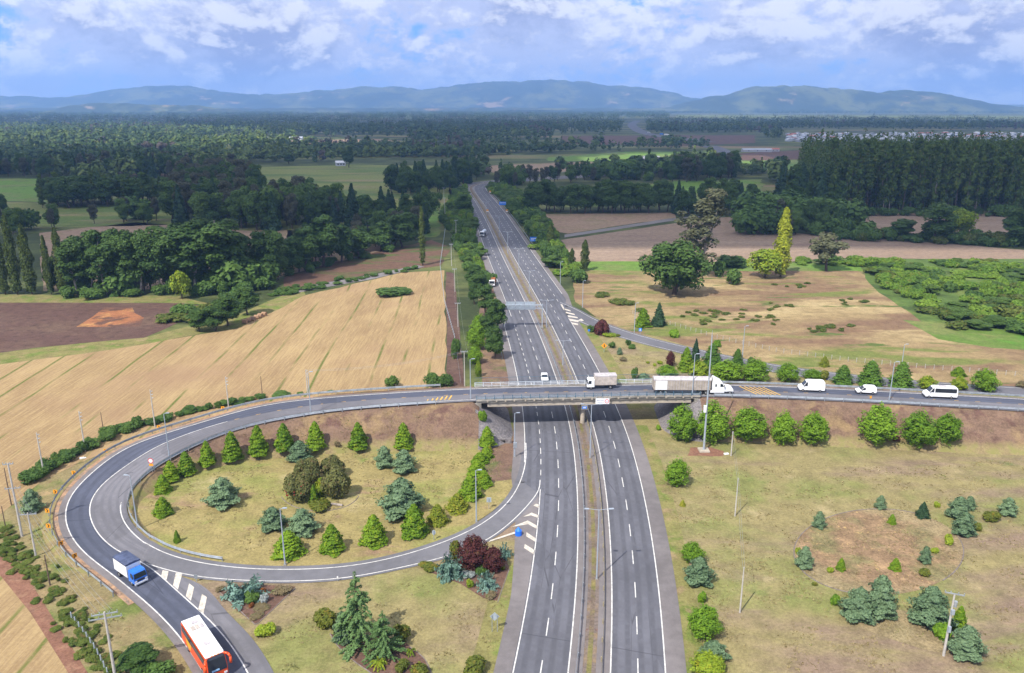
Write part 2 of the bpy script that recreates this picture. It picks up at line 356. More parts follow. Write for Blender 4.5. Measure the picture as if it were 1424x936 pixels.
F_FARB = foliage_mat('distant bare brownish woodland', (0.050, 0.044, 0.040), (0.105, 0.088, 0.070), None, trans=0.1, patch=0.014, isl=0.12)
F_RED = M('red flower', (0.45, 0.02, 0.03), 0.7)

# ---------------------------------------------------------------- light, sky, camera
EL, AZ = math.radians(50.5), math.radians(216.0)
W = bpy.data.worlds.new('World'); S.world = W; W.use_nodes = True
def build_world():
    t = W.node_tree; t.nodes.clear()
    N = lambda ty, **k: (lambda x: ([setattr(x, a, b) for a, b in k.items()], x)[1])(t.nodes.new(ty))
    L = t.links.new
    def mth(op, a, b=None, c=None):
        x = N('ShaderNodeMath', operation=op)
        for i, v in enumerate((a, b, c)):
            if v is None: continue
            if isinstance(v, bpy.types.NodeSocket): L(v, x.inputs[i])
            else: x.inputs[i].default_value = v
        return x.outputs[0]
    sky = N('ShaderNodeTexSky', sky_type='NISHITA', sun_disc=False, sun_elevation=EL, sun_rotation=AZ, altitude=100, air_density=1.0, dust_density=0.6, ozone_density=3.0)
    tc = N('ShaderNodeTexCoord'); sep = N('ShaderNodeSeparateXYZ'); L(tc.outputs['Generated'], sep.inputs[0])
    z = mth('MAXIMUM', sep.outputs[2], 0.0)
    k = mth('DIVIDE', 1.0, mth('ADD', z, 0.055))                     # project the view direction on a cloud layer
    cmb = N('ShaderNodeCombineXYZ'); L(mth('MULTIPLY', sep.outputs[0], k), cmb.inputs[0]); L(mth('MULTIPLY', sep.outputs[1], k), cmb.inputs[1])
    def cloud(off, scale, det, rough, st=(1, 1), dist=0.4):
        m = N('ShaderNodeMapping'); L(tc.outputs['Generated'], m.inputs[0]); m.inputs['Location'].default_value = off; m.inputs['Scale'].default_value = (st[0], st[1], 1.75)
        n = N('ShaderNodeTexNoise'); L(m.outputs[0], n.inputs['Vector']); n.inputs['Scale'].default_value = scale
        n.inputs['Detail'].default_value = det; n.inputs['Roughness'].default_value = rough; n.inputs['Distortion'].default_value = dist
        return n.outputs[0]
    def ramp(x, lo, hi):
        m = N('ShaderNodeMapRange', interpolation_type='SMOOTHSTEP'); L(x, m.inputs[0]); m.inputs[1].default_value = lo; m.inputs[2].default_value = hi
        return m.outputs[0]
    def mixc(f, a, b):
        m = N('ShaderNodeMix', data_type='RGBA')
        for i, v in ((0, f), (6, a), (7, b)):
            if isinstance(v, bpy.types.NodeSocket): L(v, m.inputs[i])
            else: m.inputs[i].default_value = c4(v) if isinstance(v, tuple) else v
        return m.outputs[2]
    n1 = cloud((3.1, 1.7, 0.0), 5.6, 10, 0.62, dist=0.1); n2 = cloud((3.1, 1.7, 0.024), 5.6, 10, 0.62, dist=0.1)   # second look nearer the sun: lit and shaded sides of the same cloud
    n3 = cloud((9.4, 4.4, 0.4), 22, 7, 0.6)
    body = mth('ADD', mth('MULTIPLY', n1, 0.75), mth('MULTIPLY', n3, 0.25))
    mask = ramp(body, SKY_LO, SKY_HI)
    lit = ramp(mth('ADD', mth('SUBTRACT', n1, n2), mth('MULTIPLY', mth('SUBTRACT', n3, 0.5), 0.30)), -0.03, 0.08)
    thick = ramp(n1, 0.47, 0.62)
    cc = mixc(thick, CL_MID, CL_DARK)
    cc = mixc(mth('MULTIPLY', lit, 0.85), cc, CL_LIT)
    hz = ramp(sep.outputs[2], 0.0, 0.06)
    base = mixc(hz, SK_HOR, SK_TOP)
    skyc = N('ShaderNodeMix', data_type='RGBA', blend_type='MIX'); skyc.inputs[0].default_value = 0.85
    L(sky.outputs[0], skyc.inputs[6]); L(base, skyc.inputs[7])
    fade = mth('MULTIPLY', mask, mth('ADD', 0.62, mth('MULTIPLY', hz, 0.36)))
    fin = mixc(fade, skyc.outputs[2], cc)
    bg = N('ShaderNodeBackground'); L(fin, bg.inputs[0]); bg.inputs[1].default_value = SKY_STR
    o = N('ShaderNodeOutputWorld'); L(bg.outputs[0], o.inputs[0])
HAZE_D = 0.95e-4
SKY_STR = 0.10
SKY_LO, SKY_HI = 0.38, 0.47
SK_HOR, SK_TOP = (4.2, 6.0, 9.8), (1.7, 4.3, 10.0)
CL_LIT, CL_MID, CL_DARK = (8.0, 8.3, 9.3), (5.0, 5.7, 8.2), (3.2, 3.8, 6.2)
build_world()


sd = bpy.data.lights.new('sun', 'SUN'); sd.energy = 4.8; sd.angle = math.radians(0.53); sd.color = (1.0, 0.95, 0.87)
so = bpy.data.objects.new('sun', sd); COL.objects.link(so)
LDIR = Vector((math.sin(AZ) * -math.cos(EL), math.cos(AZ) * -math.cos(EL), -math.sin(EL)))
so.rotation_euler = LDIR.to_track_quat('-Z', 'Y').to_euler(); so.location = (-60, -80, 150)

cd = bpy.data.cameras.new('camera'); cam = bpy.data.objects.new('camera', cd); COL.objects.link(cam)
cd.sensor_width = 36.0; cd.lens = 36.0 * FOC / 1424.0; cd.clip_end = 60000; cd.clip_start = 0.5
cam.location = (0, 0, CAMH); cam.rotation_euler = (PI / 2 - PITCH, 0, 0)
S.camera = cam
vs = S.view_settings; vs.view_transform = 'Standard'; vs.look = 'None'; vs.exposure = 0.46; vs.gamma = 1.0; vs.use_curve_mapping = False
S.cycles.use_denoising = True
S.cycles.max_bounces = 6; S.cycles.volume_bounces = 1; S.cycles.transparent_max_bounces = 4
# ---------------------------------------------------------------- curves
def cr(pts, step=1.0):
    """smooth curve through points, resampled evenly"""
    pts = [Vector(p) for p in pts]
    ext = [pts[0] * 2 - pts[1]] + pts + [pts[-1] * 2 - pts[-2]]
    out = []
    for i in range(1, len(ext) - 2):
        p0, p1, p2, p3 = ext[i - 1:i + 3]
        n = max(2, int((p2 - p1).length / step * 2))
        d01, d12, d23 = (max((b - a).length, 1e-4) ** 0.5 for a, b in ((p0, p1), (p1, p2), (p2, p3)))
        t0, t1 = 0.0, d01; t2 = t1 + d12; t3 = t2 + d23
        for k in range(n):
            t = t1 + (t2 - t1) * k / n
            A1 = p0 * ((t1 - t) / (t1 - t0)) + p1 * ((t - t0) / (t1 - t0)); A2 = p1 * ((t2 - t) / (t2 - t1)) + p2 * ((t - t1) / (t2 - t1)); A3 = p2 * ((t3 - t) / (t3 - t2)) + p3 * ((t - t2) / (t3 - t2))
            B1 = A1 * ((t2 - t) / (t2 - t0)) + A2 * ((t - t0) / (t2 - t0)); B2 = A2 * ((t3 - t) / (t3 - t1)) + A3 * ((t - t1) / (t3 - t1))
            out.append(B1 * ((t2 - t) / (t2 - t1)) + B2 * ((t - t1) / (t2 - t1)))
    out.append(pts[-1])
    return resample(out, step)
def resample(pts, step=None, n=None):
    A = np.array([tuple(p) for p in pts]); d = np.r_[0, np.cumsum(np.linalg.norm(np.diff(A, axis=0), axis=1))]
    n = n or max(2, int(round(d[-1] / step)) + 1)
    s = np.linspace(0, d[-1], n)
    return [Vector(q) for q in np.stack([np.interp(s, d, A[:, i]) for i in range(3)], 1)]
def smooth(pts, sigma):
    A = np.array([tuple(p) for p in pts]); r = int(sigma * 3)
    pad = np.r_[[2 * A[0] - A[i] for i in range(r, 0, -1)], A, [2 * A[-1] - A[-1 - i] for i in range(1, r + 1)]]
    k = np.exp(-0.5 * (np.arange(-r, r + 1) / sigma) ** 2); k /= k.sum()
    return [Vector(q) for q in np.stack([np.convolve(pad[:, i], k, 'valid') for i in range(3)], 1)]
def normals(pts):
    out = []
    for i in range(len(pts)):
        d = pts[min(i + 1, len(pts) - 1)] - pts[max(i - 1, 0)]; d.z = 0; d.normalize()
        out.append(Vector((-d.y, d.x, 0)))                           # left of the direction of travel
    return out
def offset(pts, d):
    f = d if callable(d) else (lambda p: d)
    return [p + n * f(p) for p, n in zip(pts, normals(pts))]
def up(pts, dz): return [p + Vector((0, 0, dz)) for p in pts]
def ribbon(A, B, dz=0.0, n=None):
    n = n or max(len(A), len(B))
    A, B = resample(A, n=n), resample(B, n=n)
    V = up(A, dz) + up(B, dz)
    return V, [(i, n + i, n + i + 1, i + 1) for i in range(n - 1)]
def sheet_rib(name, A, B, mat, dz, kind='structure'):
    V, F = ribbon(A, B, dz)
    me = mesh(name, V, F, mat); n = len(V) // 2
    s = np.r_[0, np.cumsum([(V[i + 1] - V[i]).length for i in range(n - 1)])]; wd = [(V[n + i] - V[i]).length for i in range(n)]
    uv = me.uv_layers.new(name='UVMap')
    for lp in me.loops:                                              # metres across, metres along
        i = lp.vertex_index; uv.data[lp.index].uv = (0.0 if i < n else wd[i - n], s[i % n])
    fix_up(me)
    return tag(link_mesh(name, me), kind=kind)
def fix_up(me):
    if len(me.polygons) and sum(p.normal.z for p in me.polygons) < 0: me.flip_normals()
def sheet_poly(name, pts, mat, z, kind='structure'):
    me = mesh(name, [Vector((p[0], p[1], z)) for p in pts], [tuple(range(len(pts)))], mat)
    bm = bmesh.new(); bm.from_mesh(me); bmesh.ops.triangulate(bm, faces=bm.faces); bm.to_mesh(me); bm.free(); fix_up(me)
    return tag(link_mesh(name, me), kind=kind)
def wavy(pts, amp, n_per=14.0, seed=0):
    """edges of fields and beds are never ruler-straight"""
    r = random.Random(seed); out = []
    for i in range(len(pts)):
        a, b = Vector(pts[i]), Vector(pts[(i + 1) % len(pts)]); L = (b - a).length; n = max(1, min(40, int(L / n_per)))
        for k in range(n):
            q = a.lerp(b, k / n)
            if k: q = q + Vector((r.uniform(-amp, amp), r.uniform(-amp, amp), 0))
            out.append(q)
    return out
def line(A, w, dz, mat, a=0.0, b=1e9):
    d = np.r_[0, np.cumsum([(A[i + 1] - A[i]).length for i in range(len(A) - 1)])]
    seg = [p for p, s in zip(A, d) if a <= s <= b]
    return ribbon(offset(seg, w / 2), offset(seg, -w / 2), dz)
def marking(name, parts, mat):
    V, F = [], []
    for v, f in parts:
        o = len(V); V += v; F += [tuple(i + o for i in q) for q in f]
    me = mesh(name, V, F, mat)
    bm = bmesh.new(); bm.from_mesh(me); bmesh.ops.recalc_face_normals(bm, faces=bm.faces)
    for fc in bm.faces:
        if fc.normal.z < 0: fc.normal_flip()
    bm.to_mesh(me); bm.free()
    return tag(link_mesh(name, me), kind='structure')
def dashes(A, w, on, cyc, dz, a=0.0, b=1e9):
    A = resample(A, 0.5); L = 0.5 * (len(A) - 1); out = []; s = a
    while s + on < min(L, b):
        i0, i1 = int(s / 0.5), int((s + on) / 0.5)
        seg = A[i0:i1 + 1]; nn = normals(seg)
        k = [0, len(seg) // 2, len(seg) - 1]
        out.append(([seg[j] + nn[j] * w / 2 + Vector((0, 0, dz)) for j in k] + [seg[j] - nn[j] * w / 2 + Vector((0, 0, dz)) for j in k], [(0, 1, 4, 3), (1, 2, 5, 4)]))
        s += cyc
    return out
def quadmark(px, dz, z=0.0):
    V = [P(x, y, z) + Vector((0, 0, dz)) for x, y in px]
    return (V, [tuple(range(len(V)))])

# the motorway: reference curve = inner white line of the far-bound carriageway
REF = smooth(cr([(2.5, 30, 0), (7.2, 52, 0), (10.4, 70, 0), (12.7, 85.2, 0), (14.0, 94.5, 0), (15.1, 103.2, 0), (16.5, 117.1, 0), (17.8, 134.8, 0), (18.6, 157, 0), (18.4, 175, 0), (17.2, 200, 0), (14.7, 234.6, 0),
            (10.9, 278, 0), (1.0, 375, 0), (-11.2, 501.7, 0), (-14.6, 534, 0), (-22, 600, 0), (-31.5, 680, 0), (-34.0, 712, 0), (-32.5, 735, 0), (-26, 753, 0), (-12, 770, 0), (20, 795, 0), (75, 835, 0), (140, 900, 0)], 2.0), 4)
def off(d): return offset(REF, lambda p: -(d(p.y) if callable(d) else d))          # + to the right of travel
def lerp_y(*kv):
    ys, ds = [k for k, _ in kv], [v for _, v in kv]
    return lambda y: float(np.interp(y, ys, ds))
def cut(A, y0, y1): return [p for p in A if y0 <= p.y <= y1]

# the loop road and the road over the bridge, heading west then round and down to the south
ctr = [(190, 150, 4.5), (150, 157.5, 5.6), (114, 163.4, 6.4), (97, 165.4, 6.7), (75.5, 168.3, 6.9), (54.5, 170.8, 6.9), (39, 171.6, 6.9), (15.8, 170.4, 6.9), (-9.5, 168.6, 6.9)]
cenL = [(460, 561, 6), (395, 570, 5.5), (344, 580, 4.9), (293.5, 593, 4.3), (245.6, 609.7, 3.7), (220, 620, 3.3), (159, 660, 2.1), (136.7, 678.8, 1.7), (124, 701, 1.3), (124, 718, 1), (135, 742, .6), (154, 761, .4), (171, 772, .2), (201.7, 783.5, 0),
        (222, 800.6, 0), (260, 835, 0), (290.6, 862, 0), (318, 893, 0), (345, 936, 0), (372, 1000, 0), (395, 1080, 0)]
outL = [(460, 553.3, 6.0), (408, 558.5, 5.6), (356.8, 566, 5.1), (305.5, 580.7, 4.5), (262.7, 593.5, 4.0), (220, 607, 3.5), (188, 616.6, 3.1), (145, 643, 2.4), (126.5, 660, 2.0), (102.6, 682, 1.6), (90.6, 706, 1.2), (89.7, 725, .9), (101, 752, .6), (128, 780, .3), (154, 797, .1), (181, 820, 0),
        (219, 852, 0), (253, 889.5, 0), (284, 936, 0), (312, 1000, 0), (335, 1080, 0)]
innL = [(460, 571, 6), (391, 581.5, 5.5), (343, 591, 4.9), (314, 600, 4.5), (280, 612, 4.1), (249, 626, 3.7), (220, 639.7, 3.2), (191.5, 660, 2.5), (174, 677, 2), (164, 699, 1.5), (165.8, 716.4, 1.1), (178, 735.7, .7), (205, 759.6, .3), (239, 775, 0), (290.6, 786, 0), (359, 792.8, 0), (480, 789.7, 0),
        (548.6, 776.7, 0), (623.8, 752.8, 0), (661.5, 735.7, 0), (695.6, 711.7, 0), (716, 687.8, 0), (726.4, 663.9, 0)]
lowL = [(201.7, 783.5, 0), (222, 790.5, 0), (273.5, 802.3, 0), (342, 808, 0), (410, 809, 0), (480, 804.5, 0), (555.5, 790.4, 0), (625.6, 773, 0), (675, 752.8, 0), (716, 722, 0)]
C0 = cr(ctr, 1.0)
def toworld(L): return [P(*q) for q in L]
LANE = 3.4
CEN = smooth(cr(list(map(Vector, ctr)) + toworld(cenL), 1.0), 3)
OUT = smooth(cr([p for p in offset(C0, -LANE)][::6] + toworld(outL), 1.0), 4)
INN = smooth(cr([p for p in offset(C0, LANE)][::6] + toworld(innL) + [Vector((2.9, 148, 0)), Vector((3.0, 157, 0))], 1.0), 4)
LOW = smooth(cr(toworld(lowL) + [off(-12.5)[i] for i in range(len(REF)) if 133 < REF[i].y < 140], 1.0), 2)
def cen_z(p):
    q = min(CEN, key=lambda c: (c.x - p.x) ** 2 + (c.y - p.y) ** 2); return q.z
jz = min(range(len(INN)), key=lambda i: (INN[i] - Vector((-60.5, 115.2, 0))).length)
for A_ in (OUT, INN[:jz]):
    zs_ = [cen_z(p) for p in A_]
    for p, z_ in zip(A_, zs_): p.z = z_
    for p, q in zip(A_, smooth(A_, 4)): p.z = q.z
RU = smooth(cr([P(779, 421)] + toworld([(800, 430), (830, 446.5), (876, 463.5), (914, 474), (951.7, 483), (1029.5, 500), (1108, 513.5), (1183, 522.5), (1272, 531), (1385, 538.5)]) + [Vector((160, 187, 0)), Vector((200, 178, 0))], 1.0), 4)
RAMPW = 5.6
RL = offset(RU, -RAMPW)

# ---------------------------------------------------------------- terrain
def seg_param(A, x, y):
    """nearest point of a polyline: (lateral distance, height there, past-the-end distance)"""
    a = A[:-1]; d = A[1:, :2] - a[:, :2]; L2 = (d ** 2).sum(1)
    t = ((np.array((x, y)) - a[:, :2]) * d).sum(1) / L2
    tc = np.clip(t, 0, 1); q = a[:, :2] + d * tc[:, None]
    r = np.hypot(q[:, 0] - x, q[:, 1] - y); i = int(np.argmin(r))
    over = 0.0; L = math.sqrt(L2[i])
    if i == 0 and t[0] < 0: over = -t[0] * L
    if i == len(a) - 1 and t[-1] > 1: over = (t[-1] - 1) * L
    lat = math.sqrt(max(0.0, r[i] ** 2 - over ** 2))
    return lat, a[i, 2] + (A[i + 1, 2] - a[i, 2]) * tc[i], over
def road_line(A, B, x0=None, x1=None):
    n = 160; a, b = resample(A, n=n), resample(B, n=n)
    m = [(p + q) / 2 for p, q in zip(a, b)]
    return np.array([tuple(p) for p in m if (x0 is None or p.x >= x0) and (x1 is None or p.x <= x1)])
_o = [p for p in OUT if p.y > 100]; _i = [p for p in INN if p.y > 110 and p.x < -25 or p.y > 150]
EMB_L = np.array([tuple(p) for p in CEN if p.x < -8.5 and p.y > 108])
EMB_R = np.array([tuple(p) for p in CEN if p.x > 42.5 and p.y > 140])
HW_L, HW_R, SLOPE = 6.4, 5.0, 1.3
def emb(A, hw, x, y):
    lat, z, over = seg_param(A, x, y)
    return z - 0.12 - math.hypot(max(0.0, lat - hw), over) / SLOPE
def ground_z(x, y):
    if y < 90 or y > 215 or x < -105: return 0.0
    return max(0.0, emb(EMB_L, HW_L, x, y) if x < 6 else 0.0, emb(EMB_R, HW_R, x, y) if x > 24 else 0.0)
def spot(x, y):
    """where the line of sight of a photo point meets the ground, slopes included"""
    if ground_z(*P(x, y).xy) < .02 and ground_z(*P(x, y, 3).xy) < 2.9: return P(x, y)
    for k in range(161):
        q = P(x, y, 8.0 - k * .05)
        if ground_z(q.x, q.y) >= q.z: return q
    return P(x, y)
def heightfield(name, A, hw, x0, x1, y0, y1, st):
    nx, ny = int((x1 - x0) / st) + 1, int((y1 - y0) / st) + 1
    V, Z = [], []
    for j in range(ny):
        for i in range(nx):
            x, y = x0 + i * st, y0 + j * st
            z = emb(A, hw, x, y)
            if z > 0.3: z += 0.10 * mnoise.noise(Vector((x * 0.4, y * 0.4, 0))) * min(1, z)
            z = max(z, -0.6); V.append((x, y, z)); Z.append(z)
    F, fm = [], []
    for j in range(ny - 1):
        for i in range(nx - 1):
            q = (j * nx + i, j * nx + i + 1, (j + 1) * nx + i + 1, (j + 1) * nx + i)
            if max(Z[k] for k in q) < -0.25: continue
            F.append(q); c = V[q[0]]
            _, _, over = seg_param(A, c[0], c[1])
            fm.append(1 if over > 0.6 + 0.5 * mnoise.noise(Vector((c[0] * .5, c[1] * .5, 3))) else 0)
    me = mesh(name, V, F, [G_SLOPE, G_STONE], fm, True)
    return tag(link_mesh(name, me), kind='structure')
heightfield('embankment_hill', EMB_L, HW_L, -104, 6, 92, 190, 0.8)
heightfield('embankment_hill', EMB_R, HW_R, 28, 190, 122, 204, 0.8)

GX = 15800
sheet_poly('ground', [(-GX, -400), (GX, -400), (GX, 15800), (-GX, 15800)], G_BASE, 0.0)
sheet_poly('meadow_field', wavy([Vector(p) for p in ((11, -250, 0), (400, -250, 0), (220, 172, 0), (120, 190, 0), (60, 190, 0), (26, 200, 0))], 0.8), G_DRY, 0.02)
sheet_poly('meadow_field', wavy([P(240, 797), P(320, 860), P(381, 936), P(430, 1080), Vector((-20, 40, 0)), Vector((-20, -250, 0)), Vector((4, -250, 0)), Vector((4, 30, 0)), Vector((8, 60, 0)), Vector((7, 100, 0)), Vector((4, 132, 0)), Vector((-30, 112, 0))], 0.4), G_DRY, 0.03)
sheet_poly('meadow_field', wavy([Vector(p) for p in ((22, 180, 0), (190, 165, 0), (190, 205, 0), (90, 208, 0), (60, 224, 0), (40, 245, 0), (24, 272, 0), (22, 230, 0))], 0.8), G_DRY, 0.04)
sheet_poly('lawn', wavy([Vector(p) for p in ((-74, 112, 0), (-20, 108, 0), (2, 128, 0), (4, 176, 0), (-60, 176, 0), (-80, 140, 0))], 0.3), G_LOOP, 0.035)
sheet_poly('verge_ground', wavy([Vector(p) for p in ((-130, -250, 0), (-19, -250, 0), (-19, 45, 0), (-36, 90, 0), (-58, 110, 0), (-74, 125, 0), (-70, 150, 0), (-20, 172, 0), (4, 172, 0), (4, 190, 0), (-50, 192, 0), (-92, 172, 0), (-130, 140, 0))], 0.6), G_VERGE, 0.025)

def field(name, px, mat, z, amp=1.0, seed=0): return sheet_poly(name, wavy(poly(px), amp, 9.0, seed), mat, z)
field('stubble_field', [(0, 506), (170, 483), (330, 457), (420, 412), (560, 379), (618, 376), (621, 545), (600, 556), (430, 560), (320, 577), (215, 602), (120, 640), (60, 668), (0, 716), (-60, 760), (-160, 660), (-160, 540)], G_STUB, 0.05, 0.5, 1)
field('stubble_field', [(-20, 790), (0, 800), (42, 852), (95, 936), (120, 990), (-40, 990)], G_STUB, 0.05, 0.3, 2)
field('dirt_path', [(-30, 735), (0, 757), (32, 792), (122, 936), (150, 990), (120, 990), (95, 936), (42, 852), (0, 800), (-25, 785)], G_RED, 0.06, 0.2, 3)
field('dirt_path', [(620, 378), (631, 380), (640, 470), (646, 545), (621, 545), (621, 470)], G_BROWN, 0.06, 0.3, 4)
field('ploughed_field', [(-160, 420), (0, 420), (250, 421), (292, 427), (200, 470), (100, 479), (0, 491), (-160, 510)], G_BROWN, 0.05, 1, 5)
field('straw_field', [(106, 455), (145, 428), (184, 428), (188, 436), (200, 442), (195, 454), (160, 455)], G_STRAW, 0.07, 0.8, 6)
field('grass_field', [(-160, 512), (0, 491), (100, 479), (200, 470), (330, 438), (420, 400), (425, 410), (335, 455), (170, 484), (0, 507), (-160, 545)], G_EDGE, 0.06, 0.8, 7)
field('grass_field', [(-100, 408), (250, 412), (300, 424), (250, 422), (0, 421), (-100, 421)], G_EDGE, 0.06, 0.8, 8)
field('harvested_field', [(55, 324), (190, 309), (345, 321), (540, 317), (545, 348), (400, 382), (345, 400), (60, 405)], G_TAN, 0.05, 1, 9)
field('ploughed_field', [(395, 386), (450, 369), (540, 347), (600, 334), (628, 344), (612, 370), (520, 380), (430, 398), (395, 404)], ground_mat('weedy ploughed soil', (0.13, 0.075, 0.05), [((0.075, 0.10, 0.028), 0.045, 0.5, 0.62, (0.6, 1.6))]), 0.055, 0.6, 10)
field('farm_path', [(393, 404), (430, 397), (520, 382), (580, 369), (590, 371), (520, 388), (430, 404), (393, 412)], A_PATH, 0.08, 0.15, 11)
field('pasture_field', [(-150, 247), (0, 248), (78, 249), (70, 282), (0, 279), (-150, 276)], G_GREEN, 0.05, 2, 12)
field('pasture_field', [(-150, 280), (0, 280), (70, 284), (250, 286), (252, 312), (60, 318), (-150, 318)], G_PALE, 0.05, 2, 13)
field('pasture_field', [(350, 233), (480, 229), (640, 231), (648, 262), (605, 330), (400, 332), (365, 275)], G_PALE, 0.05, 2, 14)
field('pasture_field', [(585, 280), (608, 272), (612, 320), (596, 330)], G_GREEN, 0.08, 2, 15)
field('harvested_field', [(748, 298), (936, 296), (940, 303), (860, 314), (790, 325), (757, 318)], G_TAN, 0.05, 1, 16)
field('farm_path', [(785, 326.5), (860, 315), (930, 304), (988, 299), (988, 302), (930, 308), (860, 319), (785, 330.5)], A_PATH, 0.08, 0.3, 17)
field('bare_field', [(780, 334), (860, 322), (990, 303), (1040, 301), (1045, 320), (1140, 327), (1300, 338), (1460, 350), (1460, 364), (1190, 358), (1100, 364), (795, 364)], G_PINK, 0.05, 1, 18)
field('bare_field', [(1130, 327), (1200, 298), (1300, 296), (1470, 300), (1470, 330), (1300, 330)], G_PINK, 0.05, 1, 19)
field('grass_field', [(800, 364), (960, 364), (1190, 366), (1200, 377), (960, 377), (800, 376)], G_GREEN, 0.06, 1, 20)
field('rough_field', [(798, 373), (960, 375), (1190, 372), (1300, 466), (1470, 486), (1470, 540), (1385, 537), (1272, 529), (1108, 511), (1029, 497), (951, 480), (876, 460), (830, 442), (800, 420)], G_ROUGH, 0.055, 1, 21)
field('grass_field', [(1255, 445), (1330, 452), (1470, 462), (1470, 490), (1380, 484), (1305, 472)], G_BRIGHT, 0.07, 1, 22)
field('scrub_ground', [(1190, 360), (1470, 360), (1470, 470), (1290, 455), (1215, 400)], ground_mat('scrub soil', (0.085, 0.135, 0.030), [((0.14, 0.18, 0.045), 0.05, 0.48, 0.62), ((0.055, 0.085, 0.022), 0.08, 0.5, 0.62)]), 0.065, 1, 23)
field('harvested_field', [(676, 231), (790, 226), (905, 224), (915, 232), (800, 238), (690, 243)], G_TAN, 0.05, 3, 24)
field('pasture_field', [(760, 219), (870, 211), (985, 211), (985, 224), (905, 225), (760, 224)], G_GREEN, 0.06, 3, 25)
field('pasture_field', [(800, 265), (950, 252), (1060, 249), (1060, 272), (900, 284), (780, 288), (760, 275)], G_GREEN, 0.05, 3, 26)
field('pasture_field', [(1020, 224), (1115, 222), (1115, 236), (1030, 236)], G_GREEN, 0.06, 3, 27)
field('ploughed_field', [(1030, 213), (1110, 209), (1190, 206), (1190, 222), (1030, 223)], G_BROWN, 0.05, 3, 28)
field('ploughed_field', [(780, 189), (900, 188.5), (1050, 188), (1050, 199), (940, 203), (780, 200)], G_BROWN, 0.05, 3, 29)
field('ploughed_field', [(1120, 196), (1190, 194), (1190, 206), (1120, 208)], G_BROWN, 0.07, 3, 30)
field('pasture_field', [(380, 196), (520, 193), (560, 196), (400, 201)], G_TAN, 0.05, 3, 31)
field('pasture_field', [(940, 160), (1424, 161), (1500, 166), (1424, 168), (1180, 166), (940, 164)], G_PALE, 0.05, 3, 32)
# ---------------------------------------------------------------- road surfaces and markings
ROADZ = 0.10
lcE = lerp_y((60, 14.9), (100, 14.9), (126, 16.6), (140, 18.2), (250, 18.2), (280, 15.4), (2000, 15.4))      # left edge of the near-bound asphalt
rcE = lerp_y((60, 9.7), (262, 9.7), (296, 12.6), (2000, 12.6))
MW_L, MW_R = [(-3.9), lcE], [(-1.0), rcE]
sheet_rib('motorway_road', off(-3.6), off(lambda y: -lcE(y)), A_SHO, ROADZ)
sheet_rib('motorway_road', off(-1.9), off(rcE), A_SHO, ROADZ)
lcI = lerp_y((60, 12.6), (133, 12.6), (138, 15.9), (255, 15.9), (276, 12.6), (2000, 12.6))
rcI = lerp_y((60, 7.1), (270, 7.1), (288, 10.5), (2000, 10.5))
sheet_rib('motorway_lane_road', off(-5.3), off(lambda y: -lcI(y)), A_HWY, ROADZ + 0.012)
sheet_rib('motorway_lane_road', off(-0.1), off(rcI), A_HWY, ROADZ + 0.012)
sheet_rib('median_ground', off(-3.7), off(-1.8), G_MED, 0.06)
sheet_rib('median_grass_ground', cut(off(-3.1), 0, 720), cut(off(-2.45), 0, 720), G_MEDG, 0.075)
# verge strips beside the asphalt
sheet_rib('verge_ground', cut(off(rcE), 40, 168), cut(off(lambda y: rcE(y) + 2.6), 40, 168), G_EDGE, 0.05)
sheet_rib('verge_ground', cut(off(rcE), 176, 262), cut(off(lambda y: rcE(y) + 3.5), 176, 262), G_EDGE, 0.055)
sheet_rib('verge_ground', cut(off(lambda y: -lcE(y)), 40, 112), cut(off(lambda y: -lcE(y) - 3.2), 40, 112), G_EDGE, 0.05)
sheet_rib('verge_ground', cut(off(lambda y: -lcE(y)), 138, 700), cut(off(lambda y: -lcE(y) - 7), 138, 700), ground_mat('roadside bare soil', (0.16, 0.10, 0.07), [((0.22, 0.15, 0.085), 0.1, 0.48, 0.64), ((0.10, 0.12, 0.035), 0.08, 0.5, 0.62)]), 0.05)

MK = ROADZ + 0.03
WL = 0.17
marks = []
marks.append(line(off(0), WL, MK, PW)); marks.append(line(off(-5.4), WL, MK, PW))
marks.append(line(cut(off(7.0), 0, 262), WL, MK, PW)); marks.append(line(cut(off(10.4), 296, 2000), WL, MK, PW))
marks.append(line(cut(off(-12.4), 0, 137.5), WL, MK, PW)); marks.append(line(cut(off(-12.4), 262, 2000), WL, MK, PW))
marks.append(line(cut(off(lerp_y((130, -15.75), (252, -15.75), (264, -14.6))), 146, 264), WL, MK, PW))
marks += dashes(off(-8.9), 0.15, 4.0, 8.8, MK) + dashes(off(3.5), 0.15, 4.0, 8.8, MK, 3.0)
marks += dashes(cut(off(-12.4), 140, 258), 0.15, 2.6, 5.2, MK) + dashes(cut(off(7.0), 284, 2000), 0.15, 4.0, 8.8, MK)
marking('motorway_road_marking', marks, PW)

